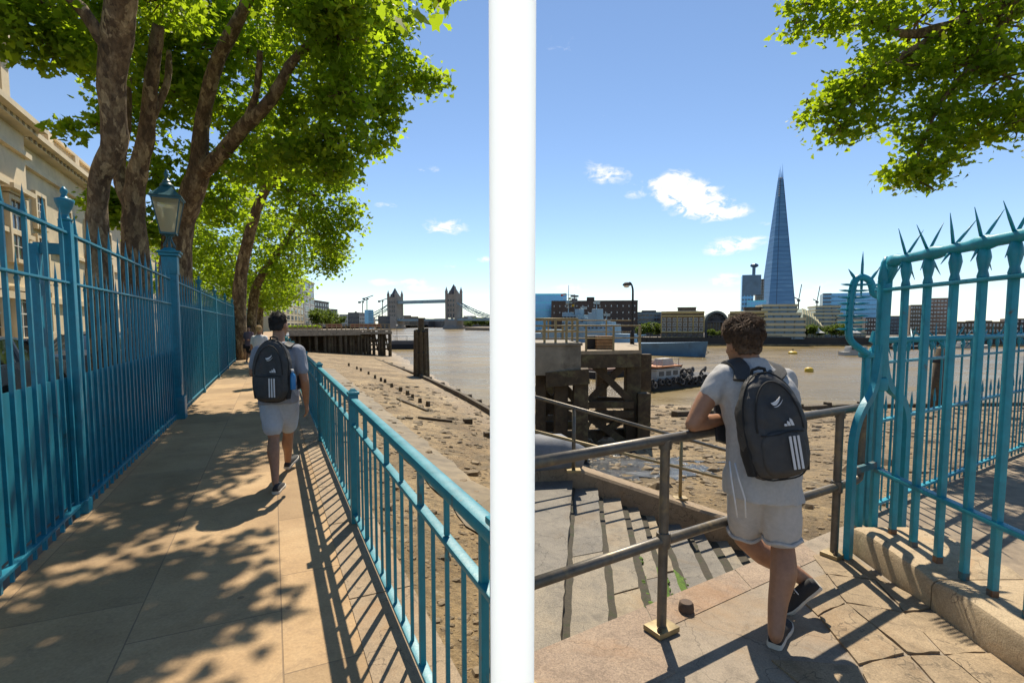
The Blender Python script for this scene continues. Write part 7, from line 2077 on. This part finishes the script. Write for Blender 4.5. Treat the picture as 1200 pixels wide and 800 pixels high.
# shirt, hanging loose below the hips
mb = MB()
lo = pel
hemc = J(895, 583, 2.80); hz1 = J(892, 560, 2.81)
hem = [ell(hemc, rt_b, rt_b.cross(V((0, 0, 1))) * -1, .205, .155, 22, 2.5), ell(hz1, rt_b, rt_b.cross(V((0, 0, 1))) * -1, .20, .152, 22, 2.4)]
torso(mb, .026, hem=hem, waist=1.03)
for s0, e0, k in ((shL, elL, .34), (shR, elR, .62)):
    limb(mb, [s0, s0.lerp(e0, k * .5), s0.lerp(e0, k)], [.074, .076, .072])
me = remesh(mb, .009, 7)
wrinkle(me, .015, 6.5, 3, (1, 1, .3)); wrinkle(me, .007, 15, 6, (1, 1, .45)); shift_mesh(me, wloc(man)); link('shirt', me, M['shirt_grey'], man, True)
mb = MB()
limb(mb, [hipR + V((0, 0, .06)), hipR.lerp(kneeR, .45), hipR.lerp(kneeR, .84)], [.118, .110, .098], 18); limb(mb, [hipL + V((0, 0, .06)), hipL.lerp(kneeL, .45), hipL.lerp(kneeL, .80)], [.118, .110, .098], 18)
mb.ball(pel + V((0, 0, .02)), (.165, .13, .15), 16, 12)
me = remesh(mb, .009, 5)
# flatten the leg ends to clean hems
wrinkle(me, .005, 11, 2, (1, 1, .7)); shift_mesh(me, wloc(man)); link('shorts', me, M['shorts_grey'], man, True)
mb = MB()
for a, b, t, r in ((hipR, kneeR, .925, .093), (hipL, kneeL, .885, .093)):
    c = a.lerp(b, t); d = (b - a).normalized(); x = d.cross(V((0, 1, 0))).normalized(); y_ = d.cross(x)
    mb.tube([c + x * r * math.cos(q) + y_ * r * math.sin(q) + d * .006 * math.sin(q * 5) for q in np.linspace(0, 2 * math.pi, 31)[:-1]], .011, 6, closed=True)
mb.build('frayed_hem', M['shorts_grey'], man, True)
mb = MB(); p0 = J(857, 535, 2.74); dn_ = [J(855, 540, 2.69), J(857, 560, 2.66), J(861, 585, 2.655), J(864, 606, 2.66)]
mb.tube(dn_, .0045, 6); mb.tube([J(861, 542, 2.69), J(866, 562, 2.655), J(873, 584, 2.65), J(874, 606, 2.655)], .0045, 6); mb.build('drawstrings', M['print_white'], man, True)
shoe(man, footR_h, footR_t, V((0, 0, 1)), 1.0)
upL = fdL.cross(V((.25, -1, -.25))); upL = upL if upL.z > 0 else -upL
shoe(man, heelL, heelL + fdL * .27, upL, 1.0)
mb = MB(); w_ = elL.lerp(wrL, .86); dW = (wrL - elL).normalized(); mb.lathe([(.032, -.014), (.036, -.012), (.036, .012), (.032, .014)], w_, 14, dW); mb.box(w_ + V((0, -.02, .026)), (.036, .034, .012)); mb.build('watch', M['watch'], man, 'auto')
STRAP_AX = chest + V((0, -.02, -.1))
pc = J(895, 498, 2.73); pu = (J(894, 440, 2.80) - J(915, 560, 2.70)); po_ = V((.10, -1, .16))
def strap_r(sh, sgn):
    a = J(884 + sgn * 15, 446, 2.79); b = sh.lerp(chest, .38) + V((0, -.075, .055)); c = sh.lerp(chest, .34) + V((0, .03, .088)); d = sh.lerp(chest, .34) + V((0, .12, .03)); e = sh.lerp(chest, .2) + V((0, .12, -.16))
    f = sh.lerp(chest, -.02) + V((0, -.02, -.36))
    return [a, b, c, d, e, f]
backpack('black backpack with white stripes on the man leaning at the railing', pc, pu, po_, .325, .54, .135, [strap_r(shL, -1), strap_r(shR, 1)], 1)

# ---------------------------------------------- man walking away (left)
WY = 5.22
def K(px, py, dy=0.0): return P(px, py, WY + dy)
walker = thing('person', 'man in blue grey shirt and pale blue shorts walking away along the path', 'person', G(326, 577))
hipL2, hipR2 = K(316, 462), K(337, 462)
kneeL2, kneeR2 = K(321, 513, -.04), K(338, 508, .24)
ankL2, ankR2 = G(322.5, 566, .085), K(337, 535, .46); ankR2.z = .11
hl, tl = G(323, 579), None
tl = hl + V((-.06, .28, 0)).normalized() * .28
hr2 = V((ankR2.x, ankR2.y - .03, .03)); tr2 = hr2 + V((.0, .27, .07))
shL2, shR2 = K(303, 413), K(349, 412); c72 = K(326, 401, .0)
elR2, wrR2 = K(357, 446, -.05), K(359, 472, .06)
elL2, wrL2 = K(296.5, 437, -.02), K(301, 425, .26)
hc2 = K(327, 381, .05)
pel = (hipR2 + hipL2) / 2; chest = (shL2 + shR2) / 2; rt_b = (shR2 - shL2).normalized()
mb = MB(); torso(mb)
limb(mb, [c72 + V((0, 0, -.03)), c72.lerp(hc2, .5), hc2 + V((0, 0, -.03))], [.064, .057, .056])
T2, m32 = head(mb, hc2, V((.12, 1, -.02)), V((0, 0, 1)), 1.02)
limb(mb, [shL2, shL2.lerp(elL2, .5), elL2], [.06, .052, .04]); limb(mb, [elL2, elL2.lerp(wrL2, .35), wrL2], [.041, .042, .026])
limb(mb, [shR2, shR2.lerp(elR2, .5), elR2], [.06, .052, .04]); limb(mb, [elR2, elR2.lerp(wrR2, .35), wrR2], [.041, .042, .026])
hand(mb, wrR2, V((.04, .10, -1)), V((-.1, 1, .1)), V((1, .1, 0)), .55)
hand(mb, wrL2, V((.15, .7, .7)), V((1, 0, 0)), V((-.3, -.5, .6)), .9)
limb(mb, [hipL2, hipL2.lerp(kneeL2, .5), kneeL2], [.09, .076, .055]); limb(mb, [kneeL2, kneeL2.lerp(ankL2, .3) + V((0, -.02, 0)), kneeL2.lerp(ankL2, .65), ankL2], [.053, .060, .044, .030])
limb(mb, [hipR2, hipR2.lerp(kneeR2, .5), kneeR2], [.09, .076, .055]); limb(mb, [kneeR2, kneeR2.lerp(ankR2, .3) + V((0, -.02, 0)), kneeR2.lerp(ankR2, .65), ankR2], [.053, .059, .044, .034])
limb(mb, [ankL2, hl + (tl - hl) * .3 + V((0, 0, .04)), hl + (tl - hl) * .7 + V((0, 0, .03))], [.028, .024, .02]); limb(mb, [ankR2, hr2 + (tr2 - hr2) * .3 + V((0, 0, .04)), hr2 + (tr2 - hr2) * .7 + V((0, 0, .03))], [.028, .024, .02])
bw = body_part('body', mb, M['skin'], walker, .0078, 5); eyes(T2, 1.02, bw)
hair_cap(T2, m32, 1.02, random.Random(5), 700, 1, M['hair_black'], walker, .35, .022)
mb = MB(); hemc = K(326, 472, .0); hem = [ell(hemc, rt_b, V((0, 1, 0)), .19, .14, 22, 2.4)]
torso(mb, .022, hem=hem, waist=1.02)
for s0, e0, k in ((shL2, elL2, .62), (shR2, elR2, .62)): limb(mb, [s0, s0.lerp(e0, k * .5), s0.lerp(e0, k)], [.072, .07, .066])
me = remesh(mb, .009, 6); wrinkle(me, .012, 7, 12, (1, 1, .35)); wrinkle(me, .005, 17, 2, (1, 1, .5)); shift_mesh(me, wloc(walker)); link('shirt', me, M['shirt_blue'], walker, True)
mb = MB(); limb(mb, [hipL2 + V((0, 0, .05)), hipL2.lerp(kneeL2, .45), hipL2.lerp(kneeL2, .76)], [.115, .108, .097], 18); limb(mb, [hipR2 + V((0, 0, .05)), hipR2.lerp(kneeR2, .45), hipR2.lerp(kneeR2, .76)], [.115, .108, .095], 18)
mb.ball(pel + V((0, 0, .02)), (.165, .128, .15), 16, 12); me = remesh(mb, .009, 5); wrinkle(me, .004, 12, 7); shift_mesh(me, wloc(walker)); link('shorts', me, M['shorts_blue'], walker, True)
shoe(walker, hl, tl, V((0, 0, 1))); shoe(walker, hr2, tr2, V((0, -.26, 1)))
STRAP_AX = chest + V((0, -.02, -.1))
pc = K(323, 434, -.145); pu = V((.02, .03, 1)); po_ = V((0, -1, .04))
def strap_l(sh, sgn):
    a = K(323 + sgn * 9, 404, -.13); b = sh.lerp(chest, .40) + V((0, -.07, .06)); c = sh.lerp(chest, .36) + V((0, .03, .085)); d = sh.lerp(chest, .36) + V((0, .12, .02)); e = sh.lerp(chest, .2) + V((0, .12, -.16)); f = sh.lerp(chest, 0) + V((0, -.02, -.38))
    return [a, b, c, d, e, f]
bpk, BT, bf_ = backpack('black backpack with white stripes on the walking man, blue bottle in its side', pc, pu, po_, .36, .62, .15, [strap_l(shL2, -1), strap_l(shR2, 1)], 5)
bt = thing('water_bottle', 'blue bottle tucked in the side pocket of the walking mans backpack', 'bottle', BT(.19, -.10, .05))
mb = MB(); mb.lathe([(.028, -.08), (.03, -.07), (.03, .05), (.024, .07), (.014, .08), (.014, .095)], (0, 0, 0), 12); mb.build('bottle_body', M['bottle_blue'], bt, 'auto', world=False)
mb = MB(); mb.lathe([(.016, .095), (.016, .115), (.010, .12)], (0, 0, 0), 10); mb.build('cap', M['print_white'], bt, 'auto', world=False)

# ---------------------------------------------- two people farther along the walk
def small_person(label, px, y, height, top_m, legs_m, hair_m, face, arm_bend, seed, cap=None):
    g = base(px, y, .0); root = thing('person', label, 'person', g); k = height / 1.72
    def Q(x, dy, z): return g + V((x * k, dy * k, z * k))
    mb = MB()
    mb.loft([ell(Q(0, 0, z), V((1, 0, 0)), V((0, 1, 0)), rx * k, ry * k, 14) for z, rx, ry in ((.82, .15, .11), (.98, .13, .1), (1.2, .155, .11), (1.36, .17, .10), (1.44, .10, .07), (1.5, .055, .05))])
    limb(mb, [Q(0, 0, 1.42), Q(0, 0, 1.56)], [.052 * k, .05 * k])
    T_, m_ = head(mb, Q(0, .01, 1.60), V((0, face, 0)), V((0, 0, 1)), k * .95)
    for s in (-1, 1):
        limb(mb, [Q(s * .17, 0, 1.37), Q(s * .22, -.01, 1.1), Q(s * (.20 if not arm_bend else .12), face * .1 * (1 + arm_bend), .88 + .2 * arm_bend)], [.05 * k, .042 * k, .027 * k])
        hand(mb, Q(s * (.20 if not arm_bend else .12), face * .1 * (1 + arm_bend), .88 + .2 * arm_bend), V((0, face * .2, -1 + arm_bend)), V((0, face, .1)), V((s, 0, .1)), .5, k)
        limb(mb, [Q(s * .085, 0, .88), Q(s * .09, face * .1 * s, .48), Q(s * .09, -face * .10 * s, .09)], [.085 * k, .055 * k, .035 * k]); limb(mb, [Q(s * .09, -face * .1 * s, .06), Q(s * .09, -face * .1 * s + face * .17, .03)], [.036 * k, .027 * k])
    b_ = body_part('body', mb, M['skin'], root, .012, 3); eyes(T_, k * .95, b_)
    hair_cap(T_, m_, k * .98, random.Random(seed), 260, 1, hair_m, root, .5, .03)
    mb = MB(); mb.loft([ell(Q(0, 0, z), V((1, 0, 0)), V((0, 1, 0)), rx * k, ry * k, 16) for z, rx, ry in ((.80, .19, .15), (.98, .165, .13), (1.2, .185, .14), (1.37, .19, .12), (1.46, .10, .08))])
    for s in (-1, 1): limb(mb, [Q(s * .16, 0, 1.38), Q(s * .2, -.005, 1.22)], [.068 * k, .062 * k])
    me = remesh(mb, .013, 4); wrinkle(me, .006, 9, seed); shift_mesh(me, wloc(root)); link('top', me, top_m, root, True)
    mb = MB(); mb.ball(Q(0, 0, .84), (.165 * k, .125 * k, .13 * k), 12, 8)
    for s in (-1, 1): limb(mb, [Q(s * .085, 0, .86), Q(s * .09, face * .05 * s, .66), Q(s * .09, face * .09 * s, .5)], [.105 * k, .092 * k, .075 * k])
    me = remesh(mb, .013, 4); shift_mesh(me, wloc(root)); link('shorts', me, legs_m, root, True)
    for s in (-1, 1): shoe(root, Q(s * .09, -face * .1 * s - face * .06, 0), Q(s * .09, -face * .1 * s + face * .2, 0), V((0, 0, 1)), k)
    return root
M['white_top'] = mat('white_cotton', (.62, .62, .62), .9, .06, 30, obj=True); M['dark_cloth'] = mat('dark_cotton', (.03, .028, .03), .9, .2, 30, obj=True); M['mauve'] = mat('dusty_mauve_cotton', (.20, .13, .15), .9, .1, 30, obj=True)
small_person('blond woman in a white top walking beyond the man on the path', 303.5, 13.5, 1.62, M['white_top'], M['dark_cloth'], M['hair_blond'], 1, 0, 6)
small_person('dark haired person in a mauve top by the fence farther along the path', 291, 22.0, 1.58, M['mauve'], M['dark_cloth'], M['hair_black'], -1, 1, 7)
bagp = base(288.4, 22.0, .72)
bg_ = thing('shoulder_bag', 'small black bag at the side of the mauve topped person', 'bag', bagp)
mb = MB(); mb.box((0, -.05, 0), (.24, .11, .2), bevel=.03); mb.build('bag_body', M['dark_cloth'], bg_, 'auto', world=False)
mb = MB(); mb.tube([(-.1, -.05, .1), (.02, -.03, .4), (.1, .0, .66)], .012, 5); mb.build('strap', M['dark_cloth'], bg_, world=False)
